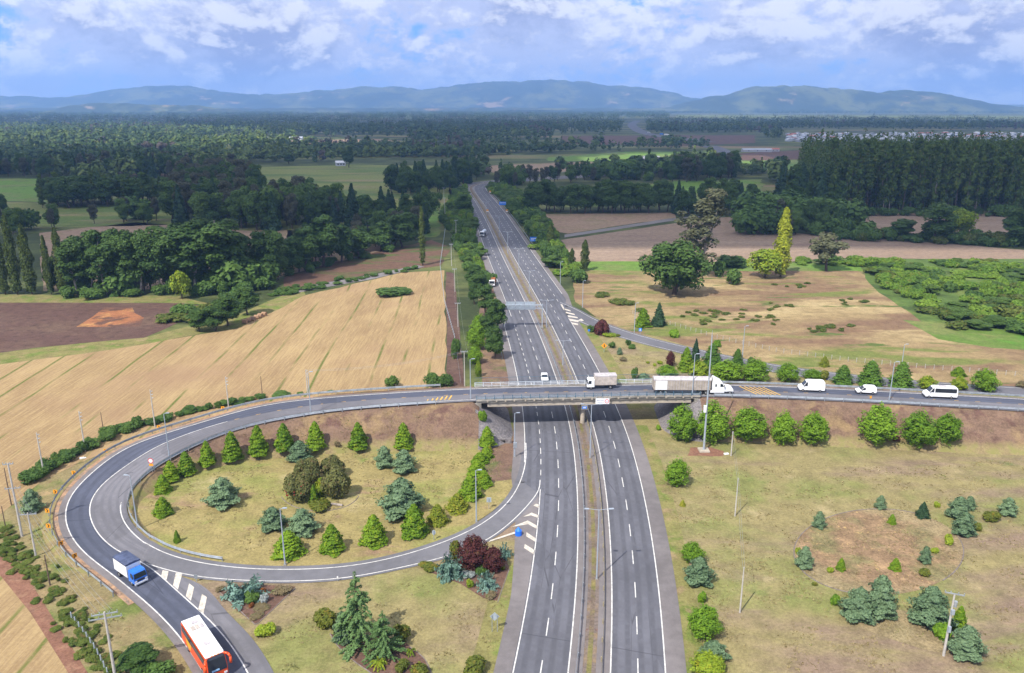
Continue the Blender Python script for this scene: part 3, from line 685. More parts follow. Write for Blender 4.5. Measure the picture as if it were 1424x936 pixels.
# loop road
osh = offset(OUT, lambda p: -1.15); ish = offset(INN, lambda p: 1.0)
jx = min(range(len(INN)), key=lambda i: (INN[i] - Vector((-60.5, 115.2, 0))).length)
jc = min(range(len(CEN)), key=lambda i: (CEN[i] - P(201.7, 783.5)).length)
jo = min(range(len(OUT)), key=lambda i: (OUT[i] - P(154, 797)).length)
sheet_rib('overpass_road', CEN[:jc + 1], ish[:jx + 1], A_OLD, ROADZ)
sheet_rib('overpass_road', osh, offset(OUT, 0.05), A_SHO, ROADZ)
sheet_rib('overpass_road', OUT[:jo + 1], CEN[:jc + 1], A_NEW, ROADZ + 0.008)
redge = smooth(cr(toworld([(201.7, 784, 0), (240, 798, 0), (283.8, 815.5, 0), (314.5, 851, 0), (352, 889.5, 0), (381, 936, 0), (405, 1000, 0), (425, 1080, 0)]), 1.0), 2)
sheet_rib('slip_road', OUT[jo:], CEN[jc:], A_NEW, ROADZ + 0.008)
sheet_rib('slip_road', CEN[jc:], redge, A_OLD, ROADZ + 0.004)
lowsh = offset(LOW, -0.55)
jl = min(range(len(ish)), key=lambda i: (ish[i] - Vector((4.0, 152, 0))).length)
sheet_rib('slip_road', ish[jx:jl], [CEN[jc]] + lowsh + cut(off(-12.5), 137, 152), asphalt_mat('slip road asphalt', (0.135, 0.132, 0.142), 0.5), ROADZ + 0.002)
# clay strip outside the curve
clay = [p for p in offset(OUT, -1.1) if p.x < -45 and p.y > 100]
sheet_rib('clay_ground', clay, offset(clay, -0.9), A_CLAY, 0.085)
lm = [line(OUT, 0.18, MK, PW), line(INN, 0.18, MK, PW), line(CEN[jc - 62:], 0.17, MK, PW), line(LOW, 0.17, MK, PW)]
marking('loop_road_marking', lm, PW)
marking('centre_road_marking', dashes(CEN[:jc - 62], 0.13, 0.9, 4.6, MK), PY)
ys = []
for x0 in range(6):                                                  # yellow rumble bars at both ends of the bridge
    for cx in (-13.8 - 0.95 * x0, 54.5 + 1.05 * x0):
        z = 6.9; y = float(np.interp(cx, [-20, -9.5, 15.8, 39, 54.5, 75.5], [168.0, 168.6, 170.4, 171.6, 170.8, 168.3])); dx = 0.5 if cx < 0 else -1.4
        zz = float(np.interp(cx, [-41, -9.5], [6.0, 6.9])) if cx < 0 else 6.9
        ys.append(([Vector((cx + a, y + b, zz + MK + 0.01)) for a, b in ((dx, 3.0), (dx + .32, 3.0), (-dx + .32, -3.0), (-dx, -3.0))], [(0, 1, 2, 3)]))
marking('rumble_bar_road_marking', ys, PY)
f1 = lambda q, o=(0, 616), s=2.925: [(o[0] + x / s, o[1] + y / s) for x, y in q]
bars = [quadmark(f1(q), MK) for q in ([(662, 520), (686, 525), (678, 560), (655, 548)], [(716, 530), (742, 535), (724, 600), (704, 582)], [(770, 574), (790, 590), (777, 645), (756, 626)], [(822, 617), (842, 630), (828, 697), (806, 682)])]
g = lambda q: f1(q, (470, 616))
bars += [quadmark(g(q), MK) for q in ([(795, 257), (806, 250), (819, 254), (818, 268), (806, 262)], [(752, 303), (788, 286), (816, 297), (815, 308), (786, 297)], [(704, 345), (772, 318), (811, 340), (810, 353), (774, 333)], [(767, 366), (805, 391), (803, 405), (765, 382)], [(760, 414), (801, 440), (798, 457), (757, 430)], [(620, 398), (718, 364), (722, 371), (612, 406)])]
ch = lambda q: f1(q, (470, 300))
bars += [quadmark(ch(q), MK) for q in ([(905, 362), (912, 362), (924, 385), (918, 385)], [(918, 378), (945, 386), (948, 391), (920, 384)], [(925, 392), (960, 400), (965, 406), (928, 398)], [(933, 406), (972, 413), (978, 419), (937, 413)], [(942, 421), (984, 428), (975, 434), (945, 428)], [(950, 436), (975, 440), (978, 447), (954, 443)], [(978, 425), (990, 420), (1000, 428), (990, 430)])]
marking('gore_road_marking', bars, PWOLD)

# right-hand slip road
sheet_rib('slip_road', [P(770, 414)] + offset(RU, 1.1), [P(792, 440)] + offset(RL, -0.8), asphalt_mat('far slip road asphalt', (0.12, 0.118, 0.13), 0.5), ROADZ + 0.002)
marking('slip_road_marking', [line(RU, 0.15, MK, PW), line(RL[26:], 0.15, MK, PW)], PW)
# the motorway far beyond the first bend
FR = cr([P(998, 222), P(1003, 214), P(1000, 208.5), P(985, 203)], 8.0)
sheet_rib('far_motorway_road', offset(FR, 15), offset(FR, -15), A_HWY, 0.3)
FR2 = cr([P(985, 198), P(955, 193.5), P(925, 190.5), P(900, 186), P(884, 179), P(879, 173), P(887, 168)], 15.0)
sheet_rib('far_motorway_road', offset(FR2, 17), offset(FR2, -17), A_HWY, 0.3)
# ---------------------------------------------------------------- overpass bridge
BX0, BX1 = -8.6, 43.0
BR = [p for p in resample(CEN, 0.5) if BX0 <= p.x <= BX1 and p.y > 150]      # runs west
DZ = 6.9
br = tag(empty('overpass_bridge', (17, 170, 0)), 'concrete road overpass bridge spanning the motorway with steel railings', 'bridge')
def bpart(name, V, F, mats): 
    me = mesh(name, [Vector(v) - br.location for v in V], F, mats)
    bm = bmesh.new(); bm.from_mesh(me); bmesh.ops.recalc_face_normals(bm, faces=bm.faces); bm.to_mesh(me); bm.free()
    return link_mesh(name, me, br)
def beam_along(A, d0, d1, z0, z1):
    """solid strip between lateral offsets d0..d1 and heights z0..z1 along A"""
    a, b = offset(A, d0), offset(A, d1); n = len(A)
    V = up(a, z0) + up(b, z0) + up(b, z1) + up(a, z1)
    F = []
    for i in range(n - 1):
        for k in range(4):
            j = (k + 1) % 4; F.append((k * n + i, j * n + i, j * n + i + 1, k * n + i + 1))
    F += [(0, n, 2 * n, 3 * n), (n - 1, 4 * n - 1, 3 * n - 1, 2 * n - 1)]
    return V, F
def flat(A): return [Vector((p.x, p.y, 0)) for p in A]
BRf = flat(BR)
bpart('deck_slab', *beam_along(BRf, -4.5, 4.5, DZ - 0.42, DZ + 0.04), [CONC])
bpart('kerb', *beam_along(BRf, 4.0, 4.72, DZ + 0.045, DZ + 0.28), [CONC]); bpart('kerb', *beam_along(BRf, -4.72, -4.0, DZ + 0.045, DZ + 0.28), [CONC])
inner = [p for p in BRf if -6.3 < p.x < 41.0]
for d in (-3.6, -1.2, 1.2, 3.85):
    bpart('girder', *beam_along(inner, d - 0.32, d + 0.32, DZ - 1.5, DZ - 0.43), [CONCL])
for px_ in np.arange(-6, 42, 2.13):                                  # little drip blocks under the near kerb
    i = min(range(len(BRf)), key=lambda k: abs(BRf[k].x - px_)); q = offset(BRf, 4.74)[i]
    m = MB(); m.box(q - br.location + Vector((0, 0, DZ + 0.02)), (0.34, 0.16, 0.36)); m.build('drip_block', CONCL, br)
def local(p): return Vector(p) - br.location
m = MB(); m.box(local((16.4, 169.9, 4.9)), (1.5, 7.6, 1.45)); pier = m.build('pier_cap', CONC, br, bevel=0.05)
for dy in (0.9, 3.6):
    c = Vector((16.2, 168.0 + dy - 0.4, 0))
    m = MB(); m.tube(local(c), local(c + Vector((0, 0, 4.2))), 0.52, n=20); m.build('column', CONCL, pier, smooth=False)
for x, s in ((-7.6, 1), (42.0, -1)):
    yc = float(np.interp(x, [-9.5, 15.8, 39, 54], [168.6, 170.4, 171.6, 170.8]))
    m = MB(); m.box(local((x, yc, 5.35)), (1.5, 9.3, 2.2)); m.box(local((x + s * 0.95, yc, 4.6)), (0.5, 9.0, 0.7))
    m.build('abutment', CONC, br)
def railing(name, d, posts_every, rails, post_h, mat, th):
    A = offset(BRf, d); L = 0.5 * (len(A) - 1)
    r = None
    for z in rails:
        m = MB(); P_ = resample(A, n=20)
        for i in range(19): m.tube(local(P_[i] + Vector((0, 0, DZ + z))), local(P_[i + 1] + Vector((0, 0, DZ + z))), th, n=6)
        if r is None: r = m.build(name, mat, br)
        else: m.build('rail', mat, r)
    for q in resample(A, posts_every):
        m = MB(); m.box(local(q + Vector((0, 0, DZ + 0.28 + post_h / 2))), (0.11, 0.11, post_h)); m.build('post', mat, r)
railing('near_railing', 4.36, 2.0, (0.55, 0.85, 1.15), 1.1, TEAL, 0.032)
railing('far_railing', -4.36, 2.0, (0.5, 0.85, 1.2), 1.05, WRAIL, 0.05)
railing('crash_rail', 3.85, 3.0, (0.42, 0.62), 0.4, GALV, 0.09)
# tall dark mesh screen behind the white railing
A = offset(BRf, -4.66); scr = None
for z in (1.2, 2.35):
    m = MB(); P_ = resample(A, n=20)
    for i in range(19): m.tube(local(P_[i] + Vector((0, 0, DZ + z))), local(P_[i + 1] + Vector((0, 0, DZ + z))), 0.035, n=5)
    if scr is None: scr = m.build('screen_fence', TEAL, br)
    else: m.build('rail', TEAL, scr)
m = MB()
for q in resample(A, 0.35): m.tube(local(q + Vector((0, 0, DZ + 0.3))), local(q + Vector((0, 0, DZ + 2.35))), 0.014, n=4, caps=False)
m.build('mesh_grille', TEAL, scr)
# height warning board hung on the near railing
sx, sy = 20.3, 165.62
bs = tag(empty('height_warning_sign', (sx, sy, DZ)), 'white rectangular board with red ring hung on the near side of the bridge', 'sign')
m = MB(); m.box((0, 0, -0.45), (3.1, 0.06, 1.35)); m.build('board', WHITE, bs, bevel=0.01)
m = MB()
for k in range(24):
    a, b = 2 * PI * k / 24, 2 * PI * (k + 1) / 24
    m.plate([(0.98 + r * math.cos(t), -0.034, -0.45 + r * math.sin(t)) for r, t in ((0.36, a), (0.48, a), (0.48, b), (0.36, b))], (0, -1, 0), 0.012)
m.build('red_ring', SRED, bs)
m = MB(); rr = random.Random(5)
for row, z in enumerate((-0.22, -0.68)):
    x = -1.3
    while x < 0.30:
        w_ = rr.uniform(0.07, 0.12)
        if rr.random() > 0.13: m.box((x + w_ / 2, -0.037, z), (w_, 0.012, 0.24 if row == 0 else 0.15))
        x += w_ + 0.035
for x in (0.82, 0.98, 1.10): m.box((x, -0.037, -0.45), (0.10, 0.012, 0.2))
m.build('lettering', GREYTXT, bs)
for x in (-1.4, 0, 1.4):
    m = MB(); m.box((x, 0.06, 0.55), (0.08, 0.05, 1.0)); m.build('hanger', GALV, bs)
ps = tag(empty('pier_number_sign', (16.35, 165.95, 4.75)), 'small blue plate with white mark fixed on the bridge pier cap', 'sign')
m = MB(); m.box((0, 0.08, 0), (1.05, 0.05, 0.55)); m.build('plate', SBLUE, ps)
m = MB(); [m.box((x, 0.05, 0), (0.15, 0.02, 0.26)) for x in (-0.22, 0, 0.22)]; m.build('lettering', WHITE, ps)

# ---------------------------------------------------------------- guard rails
def guardrail(A, label, mat=GALV, every=4.0, side=1, maxposts=100, dz=0.1):
    """steel W-beam on posts; side = which side the posts stand on"""
    A = resample(A, 2.0); o = tag(empty('guardrail', A[0]), label, 'guardrail', 'steel guardrails along the roads')
    n = normals(A); prof = [(0.30, 0.0), (0.42, 0.06), (0.54, 0.0), (0.66, 0.06), (0.80, 0.0)]
    V, F = [], []
    for i, p in enumerate(A):
        for z, x in prof: V.append(p + n[i] * (-side * x) + Vector((0, 0, dz + z)) - A[0])
    for i in range(len(A) - 1):
        for k in range(4): F.append((i * 5 + k, i * 5 + k + 1, i * 5 + k + 6, i * 5 + k + 5))
    link_mesh('beam', mesh('beam', V, F, mat), o)
    pm = None
    for q, nn in list(zip(*(lambda R_: (R_, normals(R_)))(resample(A, every))))[:maxposts]:
        if pm is None:
            m = MB(); m.box((0, 0, 0.33), (0.12, 0.12, 0.9)); po = m.build('post', mat, o); pm = po
        else:
            po = pm.copy(); COL.objects.link(po); po.parent = o
        po.location = q + nn * (side * 0.10) + Vector((0, 0, dz)) - A[0]
    return o
oL = [p for p in offset(OUT, -2.35) if p.y > 98 and p.x < -16]
i0 = min(range(len(oL)), key=lambda i: (oL[i] - P(176, 825)).length)
guardrail(oL[:i0], 'long galvanised guardrail round the outside of the loop bend', GALVD, side=-1)
iL = [p for p in offset(INN, 1.25) if p.y > 150 and p.x < -16 or p.x < -38]
i1 = min(range(len(iL)), key=lambda i: (iL[i] - P(314, 781)).length)
guardrail(iL[:i1], 'galvanised guardrail curving inside the loop bend past the round red sign', GALV, side=1)
guardrail([p for p in offset(CEN, 4.3) if p.x > 45 and p.y > 140], 'near side guardrail on the raised road east of the bridge', GALV, side=1)
guardrail([p for p in offset(CEN, -4.3) if p.x > 45 and p.y > 140], 'far side guardrail on the raised road east of the bridge', GALVD, side=-1)
guardrail(cut(off(-4.35), 40, 700), 'galvanised guardrail beside the near-bound carriageway in the median', GALV, side=-1)
guardrail(cut(off(-1.15), 40, 700), 'yellowed guardrail beside the far-bound carriageway in the median', M('yellowed rail', (0.42, 0.36, 0.22), 0.6, 0.3), side=1)
guardrail(cut(off(lambda y: rcE(y) + 0.6), 395, 700), 'distant guardrail outside the far-bound lanes by the blue boards', GALVD, side=-1)
guardrail(cut(off(lambda y: -lcE(y) - 0.6), 215, 262), 'short guardrail protecting the gantry leg', GALVD, side=1)

# ---------------------------------------------------------------- lamps, poles, wires
def lamp(px, yb, yt, label, arms=1, z=None, side=1, panel=False, group='single-arm street lamps'):
    b = spot(px, yb) if z is None else P(px, yb, z)
    h = height_at(b.y, yt) - b.z
    o = tag(empty('street_lamp', b), label, 'street lamp', group)
    m = MB(); m.tube((0, 0, 0), (0, 0, h), 0.13, 0.075, 8); m.build('pole', POLEP, o)
    m = MB(); m.box((0, 0, 0.1), (0.45, 0.45, 0.24)); m.build('base_plate', CONC, o)
    for s in ((-1, 1) if arms == 2 else (side,)):
        L = 1.5 if arms == 2 else 0.35
        m = MB(); m.path([(0, 0, h - 0.05), (s * L * 0.6, -0.0, h + 0.10), (s * L, 0, h + 0.16)], 0.035); a = m.build('arm', POLEP, o)
        m = MB(); m.prism([(L * s + s * 0.0, h + 0.10), (L * s + s * 0.75, h + 0.14), (L * s + s * 0.70, h + 0.26), (L * s, h + 0.22)], 0.16); m.build('lamp_head', POLEP, a, bevel=0.02)
    if panel:
        m = MB(); m.box((0.1, -0.16, h * 0.29), (0.75, 0.3, 1.15)); m.build('control_box', GALV, o, bevel=0.03)
    return o
for d in [(191.5, 734, 662, 'thin lamp post on the tight inside of the loop bend', 1, None, -1), (396.6, 786, 708, 'lamp post in front of the blue spruces at the loop edge', 1),
          (236, 638, 575.6, 'lamp post behind the inner guardrail near the red disc sign', 1), (432.5, 577, 518, 'lamp post on the embankment above the row of young conifers', 1),
          (662.5, 726.4, 654.6, 'lamp post among the young conifers near the motorway ramp', 1), (654.6, 557, 500, 'lamp post at the west end of the bridge', 1, 6.6),
          (962.5, 552, 493, 'lamp post at the east end of the bridge beside the semi trailer', 1, 6.6), (1236, 560, 504, 'lamp post on the raised road between the small van and minibus', 1, 6.4),
          (779, 397, 364.6, 'lamp post at the start of the far slip road', 1), (810, 428, 391, 'lamp post beside the far slip road gore', 1), (882, 463, 422, 'lamp post beside the small blue sign on the far slip road', 1),
          (1032, 500, 454, 'lamp post behind the tall mast on the far slip road', 1), (1253, 514, 479.5, 'lamp post farthest along the far slip road behind the vans', 1)]:
    lamp(*d[:4], arms=1, z=d[5] if len(d) > 5 else None, side=d[6] if len(d) > 6 else 1)
lamp(715.7, 636, 575, 'lamp post with a grey control box beside the motorway under the bridge', 1, panel=True)
dbl = 'double-arm lamps in the motorway median'
for px, yb, yt, lb in [(830.6, 806, 709, 'nearest double-arm lamp in the median, tallest in view'), (821.8, 637.5, 563, 'double-arm lamp in the median in front of the bridge pier'), (796.5, 508.5, 474, 'double-arm lamp in the median just behind the bridge'),
                       (765.7, 456, 418, 'double-arm lamp in the median just right of the gantry'), (741.8, 409, 377, 'double-arm lamp in the median beyond the gantry'), (723, 382, 346, 'double-arm lamp in the median level with the orange loaded truck'), (707.5, 353, 322.7, 'double-arm lamp in the median level with the tall blue board'), (694, 330, 301, 'double-arm lamp in the median between the two blue boards'), (676, 309, 281, 'farthest double-arm lamp in the median before the bend')]:
    y = P(px, yb).y; q = min(off(-2.2), key=lambda p: abs(p.y - y)); s_ = P(px, yb)
    lamp(712 + q.x / (depth(yb)) * FOC if abs(q.x - s_.x) < 3 else px, yb, yt, lb, arms=2, group=dbl)
# high mast
b = P(978.5, 627); hm = tag(empty('high_mast', b), 'tall thick steel mast on a square footing with a white box', 'mast')
h = height_at(b.y, 467)
m = MB(); m.tube((0, 0, 0.3), (0, 0, h), 0.23, 0.10, 14); m.build('pole', POLEP, hm, smooth=False)
m = MB(); m.box((0, 0, 0.12), (2.2, 2.2, 0.45)); m.build('footing', CONCL, hm, bevel=0.04)
m = MB(); m.box((-0.42, -0.25, 9.6), (0.55, 0.5, 1.5)); m.build('equipment_box', WHITE, hm, bevel=0.03)
m = MB(); m.tube((0, 0, h), (0, 0, h + 1.2), 0.04); m.build('lightning_rod', GALV, hm)
sheet_poly('clay_ground', wavy([b + Vector((-4.0, -2.6, 0)), b + Vector((3.4, -2.8, 0)), b + Vector((4.2, -0.3, 0)), b + Vector((1.5, 2.0, 0)), b + Vector((-2.5, 1.6, 0))], 0.25, 2), G_RED, 0.05)

TOPS = {}
def utility_pole(key, px, yb, yt, label, mat=CPOLE, r=0.16, arms=(), cross=None, group='concrete utility poles', cat='utility pole', extra=None, ins=False):
    b = P(px, yb)
    h = height_at(b.y, yt)
    o = tag(empty('utility_pole', b), label, cat, group)
    m = MB(); m.tube((0, 0, -0.1), (0, 0, h), r, r * 0.62, 8); m.build('pole', mat, o)
    if ins:
        for k in range(3):
            m = MB(); m.tube((0, 0, h - 0.35 - 0.8 * k), (0.42, 0, h - 0.35 - 0.8 * k), 0.05, n=6); m.tube((0.42, 0, h - 0.42 - 0.8 * k), (0.42, 0, h - 0.2 - 0.8 * k), 0.07, n=6); m.build('insulator', GALV, o)
    for z, L, a in arms:
        c = Vector((math.cos(a), math.sin(a), 0)) * L
        m = MB(); m.box((0, 0, h + z), (2 * L, 0.12, 0.14), rz=a); cx = m.build('crossarm', GALV, o)
        for k in (-1, -0.4, 0.4, 1):
            m = MB(); m.tube(c * k * 0.95 + Vector((0, 0, h + z + 0.05)), c * k * 0.95 + Vector((0, 0, h + z + 0.33)), 0.06, n=6); m.build('insulator', GALV, cx)
    TOPS[key] = (b, h)
    return o
up_ = utility_pole
up_('A', 61.5, 661, 602, 'concrete pole with three stubby insulators in the hedge end', ins=True); up_('B', 118.8, 627.7, 572, 'concrete pole between the hedge and the white scrap', ins=True)
up_('C', 215.7, 594, 542, 'concrete pole at the far end of the dense hedge', ins=True); up_('D', 318, 567, 524, 'concrete pole beside an orange chevron at the field edge', ins=True)
up_('E', 428, 551, 514, 'slim concrete pole at the field edge just behind a lamp', ins=True)
up_('F', 30.8, 746, 644, 'tallest pale pole by the blue spruce with two crossarms', r=0.2, arms=[(-0.2, 0.8, 0.2), (-4.6, 1.2, 0.2)])
up_('G', 50, 774, 713, 'short pole with a crossarm carrying wires down the verge', arms=[(-0.3, 1.3, 0.15)])
up_('H', 161, 946, 851, 'heavy double pole with stacked crossarms in the bottom verge', arms=[(-0.3, 1.5, 0.3), (-0.9, 1.9, 0.3)], r=0.2)
up_('I', 69.7, 814, 772, 'short stub post at the edge of the bramble bank', mat=WOODP, r=0.12)
tg = 'thin brown timber poles along the field'
up_('w1', 143.6, 597, 573, 'thin leaning brown pole behind the hedge in the stubble', mat=WOODP, r=0.1, group=tg); up_('w2', 16, 702.7, 651, 'thin brown pole behind the tallest pale pole', mat=WOODP, r=0.11, group=tg)
up_('w3', 8, 734, 704, 'thin brown pole cut by the picture edge near the red track', mat=WOODP, r=0.1, group=tg); up_('w4', 365, 551, 523, 'thin brown pole standing over a round bush at the field edge', mat=WOODP, r=0.1, group=tg)
rg = 'concrete poles in the dry meadow'
up_('r1', 1022, 718, 665, 'slim concrete pole standing alone in the middle of the dry meadow', group=rg, r=0.13); up_('r2', 1028.8, 852, 788.6, 'slim concrete pole nearest the roadside trees in the meadow', group=rg, r=0.13)
up_('r3', 1016.5, 634, 600, 'concrete pole with white boxes beside a broad green tree', group=rg, r=0.15)
b, h = TOPS['r3']; 
o_ = up_('T', 1312, 912, 826, 'thick pole with a wide T crossarm and transformer among spruces', r=0.18, arms=[(0.0, 1.15, -0.35)], group=rg)
b, h = TOPS['T']
m = MB(); m.tube((0.35, 0, h - 1.9), (0.35, 0, h - 1.1), 0.22, n=12); m.build('transformer', GALV, o_)
m = MB(); m.box((0.05, -0.2, h - 2.6), (0.4, 0.3, 0.7)); m.box((0.0, -0.2, h - 5.2), (0.35, 0.3, 0.9)); m.build('fuse_box', POLEP, o_)
for k, (px, yb, yt, lb) in enumerate([(646.3, 537, 488, 'power pole nearest the bridge left of the motorway trees'), (637, 455, 421, 'power pole by the dark shrubs left of the motorway, second from the bridge'), (632.7, 406, 373.5, 'power pole level with the orange loaded truck'), (628, 370, 339, 'power pole near the thin tall poplar'), (634.4, 337, 306, 'power pole level with the white tanker truck'), (619, 306, 275, 'far power pole beside the roadside bushes'), (617.5, 285, 261, 'farthest power pole before the dark wood')]):
    up_('L%d' % k, px, yb, yt, lb, group='power poles left of the motorway', arms=[(-0.25, 0.9, 0.0)], r=0.15)
def wire(a, b, sag=0.6, da=0.0, dz=-0.2, bz=None):
    (A, ha), (B, hb) = TOPS[a], TOPS[b]
    d = (B - A); d.z = 0; n = Vector((-d.y, d.x, 0)).normalized() * da
    p, q = A + n + Vector((0, 0, ha + dz)), B + n + Vector((0, 0, hb + (dz if bz is None else bz)))
    pts = [p.lerp(q, t) - Vector((0, 0, sag * 4 * t * (1 - t))) for t in np.linspace(0, 1, 11)]
    m = MB(); m.path([x - p for x in pts], 0.014, n=4)
    o = m.build('power_wire', GALVD); o.location = p
    return tag(o, 'thin sagging power wire strung between utility poles', 'wire', 'power wires between poles')
for d in (-0.9, -0.4, 0.4, 0.9): wire('G', 'H', 1.0, d); wire('F', 'G', 0.4, d * 0.8, -4.5, -0.2)
for a, b_ in (('L0', 'L1'), ('L1', 'L2'), ('L2', 'L3'), ('L3', 'L4')):
    for d in (-0.7, 0.7): wire(a, b_, 0.9, d)
for d in (-0.5, 0.5): wire('r3', 'r1', 0.5, d * 0.3); wire('r1', 'r2', 0.5, d * 0.3); wire('E', 'L0', 1.2, d)

# ---------------------------------------------------------------- gantry and signs
gL, gR = P(700.5, 457), P(753.8, 457)
gz = 8.9
ga = tag(empty('sign_gantry', gL), 'grey steel gantry over the near-bound lanes with sign boards seen from behind', 'sign gantry')
span = gR.x - gL.x
for x in (0, span):
    m = MB(); m.box((x, 0, gz / 2 - 0.3), (0.32, 0.32, gz - 0.6)); m.build('leg', POLEP, ga)
    m = MB(); m.box((x, 0, 0.2), (0.9, 0.9, 0.5)); m.build('footing', CONC, ga)
m = MB()
for z in (6.9, 8.0):
    for y in (-0.4, 0.4): m.tube((-0.2, y, z), (span + 0.2, y, z), 0.07, n=6)
for k in range(13):
    x = span * k / 12
    for y in (-0.4, 0.4):
        m.tube((x, y, 6.9), (x, y, 8.0), 0.04, n=5)
        if k < 12: m.tube((x, y, 6.9 if k % 2 else 8.0), (x + span / 12, y, 8.0 if k % 2 else 6.9), 0.04, n=5)
m.build('truss_frame', POLEP, ga)
for x0, w_ in ((0.7, 3.1), (4.0, 2.6), (6.8, 3.5)):
    m = MB(); m.box((x0 + w_ / 2, 0.62, 7.55), (w_, 0.08, 2.7)); bd = m.build('sign_board', SBACK, ga)
    m = MB(); [m.box((x0 + w_ * (k + .5) / 4, 0.53, 7.55), (0.08, 0.08, 2.6)) for k in range(4)]; m.build('stiffener_rib', GALV, bd)

def sign(name, px, yb, yc, label, shape, w, h, mat, posts=1, mark=None, face=-1, cat='sign', group=None, px2=None, pmat=GALV, z=None):
    """shape rect / disc / diamond; yc = photo height of the plate centre; face -1 = the plate is in front of its post"""
    b = spot(px, yb) if z is None else P(px, yb, z)
    hc = height_at(b.y, yc) - b.z
    o = tag(empty(name, b), label, cat, group)
    if shape == 'rect': pts = [(-w / 2, hc - h / 2), (w / 2, hc - h / 2), (w / 2, hc + h / 2), (-w / 2, hc + h / 2)]
    elif shape == 'diamond': pts = [(0, hc - h / 2), (w / 2, hc), (0, hc + h / 2), (-w / 2, hc)]
    else: pts = [(w / 2 * math.cos(2 * PI * k / 20), hc + h / 2 * math.sin(2 * PI * k / 20)) for k in range(20)]
    y = face * 0.09
    m = MB(); m.plate([(x, y, zz) for x, zz in pts], (0, face, 0), 0.025); pl = m.build('plate', mat, o)
    for k in range(posts):
        x = 0 if posts == 1 else (-w * 0.27 if k == 0 else w * 0.27)
        top = hc + (h * 0.42 if shape != 'diamond' or posts == 1 else h * 0.2)
        m = MB(); m.box((x, 0, top / 2), (0.09, 0.07, top)); m.build('post', pmat, o)
    if mark:
        mm = MB()
        for pp in mark: mm.plate([(a * w / 2, y + face * 0.026, hc + c * h / 2) for a, c in pp], (0, face, 0), 0.008)
        return o, mm, pl
    return o, None, pl
cg = 'orange chevron boards round the outside of the bend'
CHV = [[(-0.5, 0.75), (0.0, 0.75), (0.6, 0.0), (0.0, -0.75), (-0.5, -0.75), (0.1, 0.0)]]
for px, yc, lb in [(310.6, 567, 'orange chevron board at the far end of the bend beside a concrete pole'), (222, 593.5, 'orange chevron board where the dense hedge ends'), (148, 626.5, 'orange chevron board facing the middle of the dense hedge'), (104, 657, 'orange chevron board near the near end of the hedge'),
                   (78.5, 683.5, 'orange chevron board just above the blue spruce shadow'), (67.5, 709.8, 'orange chevron board right of the blue spruce'), (69, 730.8, 'orange chevron board on the sharpest part of the bend'), (85.5, 755.2, 'small reddish chevron board seen edge-on behind the guardrail'), (104.6, 772.5, 'last reddish chevron board behind the guardrail')]:
    o, mm, pl = sign('chevron_sign', px, yc + 7.5, yc, lb, 'rect', 0.75, 0.78, ORANGE, mark=CHV, group=cg)
    mm.build('chevron_mark', SBLACK, pl)
    if px in (85.5, 104.6): o.rotation_euler.z = 0.95
o, mm, pl = sign('speed_limit_sign', 212, 656.5, 640.5, 'white disc with red rim above a small orange plate inside the bend', 'disc', 1.05, 1.05, SRED)
zc = pl.data.vertices[0].co.z
m = MB(); m.plate([(0.40 * math.cos(2 * PI * k / 20), -0.116, zc + 0.40 * math.sin(2 * PI * k / 20)) for k in range(20)], (0, -1, 0), 0.01); m.build('disc_face', WHITE, pl)
m = MB(); m.box((0, -0.12, zc - 0.85), (0.8, 0.03, 0.45)); m.build('orange_plate', ORANGE, o)
o, mm, pl = sign('back_facing_sign', 680, 708, 695.5, 'grey square sign back on one post beside the loop ramp', 'rect', 0.85, 0.95, SBACK, face=1)
o, mm, pl = sign('back_facing_sign', 603.5, 751.5, 741, 'pale round sign back beside the loop ramp conifers', 'disc', 0.6, 0.95, SBACK, face=1)
o, mm, pl = sign('diamond_sign_back', 688, 879, 858, 'grey diamond sign back on two posts in the triangular lawn', 'diamond', 1.35, 1.35, SBACK, posts=2, face=1)
o, mm, pl = sign('gore_sign', 273.5, 809, 801.5, 'small grey plate at the tip of the striped gore', 'rect', 0.55, 0.7, GALVD, face=-1)
o, mm, pl = sign('marker_post_sign', 470, 808.5, 802.5, 'tiny pale marker plate on the near edge of the loop ramp', 'rect', 0.2, 0.4, WHITE)
PIC = [[(-0.55, -0.5), (0.55, -0.5), (0.55, -0.15), (-0.55, -0.15)], [(-0.3, 0.05), (0.3, 0.05), (0.3, 0.55), (-0.3, 0.55)]]
o, mm, pl = sign('service_sign', 890, 466, 458.4, 'small blue square sign with white mark beside the far slip road', 'rect', 0.95, 1.05, SBLUE, mark=PIC); mm.build('pictogram', WHITE, pl)
o, mm, pl = sign('service_sign', 818.8, 464, 459.2, 'tiny blue sign left of the purple shrub', 'rect', 0.7, 0.7, SBLUE)
MRG = [[(-0.12, -0.55), (0.08, -0.55), (0.10, 0.1), (0.26, 0.1), (0.02, 0.55), (-0.22, 0.1), (-0.06, 0.1)], [(0.10, -0.45), (0.3, -0.45), (0.2, 0.0), (0.10, 0.0)]]
o, mm, pl = sign('merge_warning_sign', 839.8, 490.5, 480.6, 'orange diamond warning sign with black arrow in the slip road island', 'diamond', 1.75, 1.75, ORANGE, mark=MRG); mm.build('arrow_mark', SBLACK, pl)
ROWS = [[(-0.8 + 0.22 * k, z0), (-0.63 + 0.22 * k, z0), (-0.63 + 0.22 * k, z0 + 0.32), (-0.8 + 0.22 * k, z0 + 0.32)] for z0 in (0.15, -0.5) for k in range(8) if not (z0 < 0 and k in (3, 7))]
o, mm, pl = sign('direction_board', 743.5, 343, 332.5, 'nearer blue direction board on two posts beside the far-bound lanes', 'rect', 4.9, 2.3, SBLUE, posts=2, mark=ROWS); mm.build('lettering', WHITE, pl)
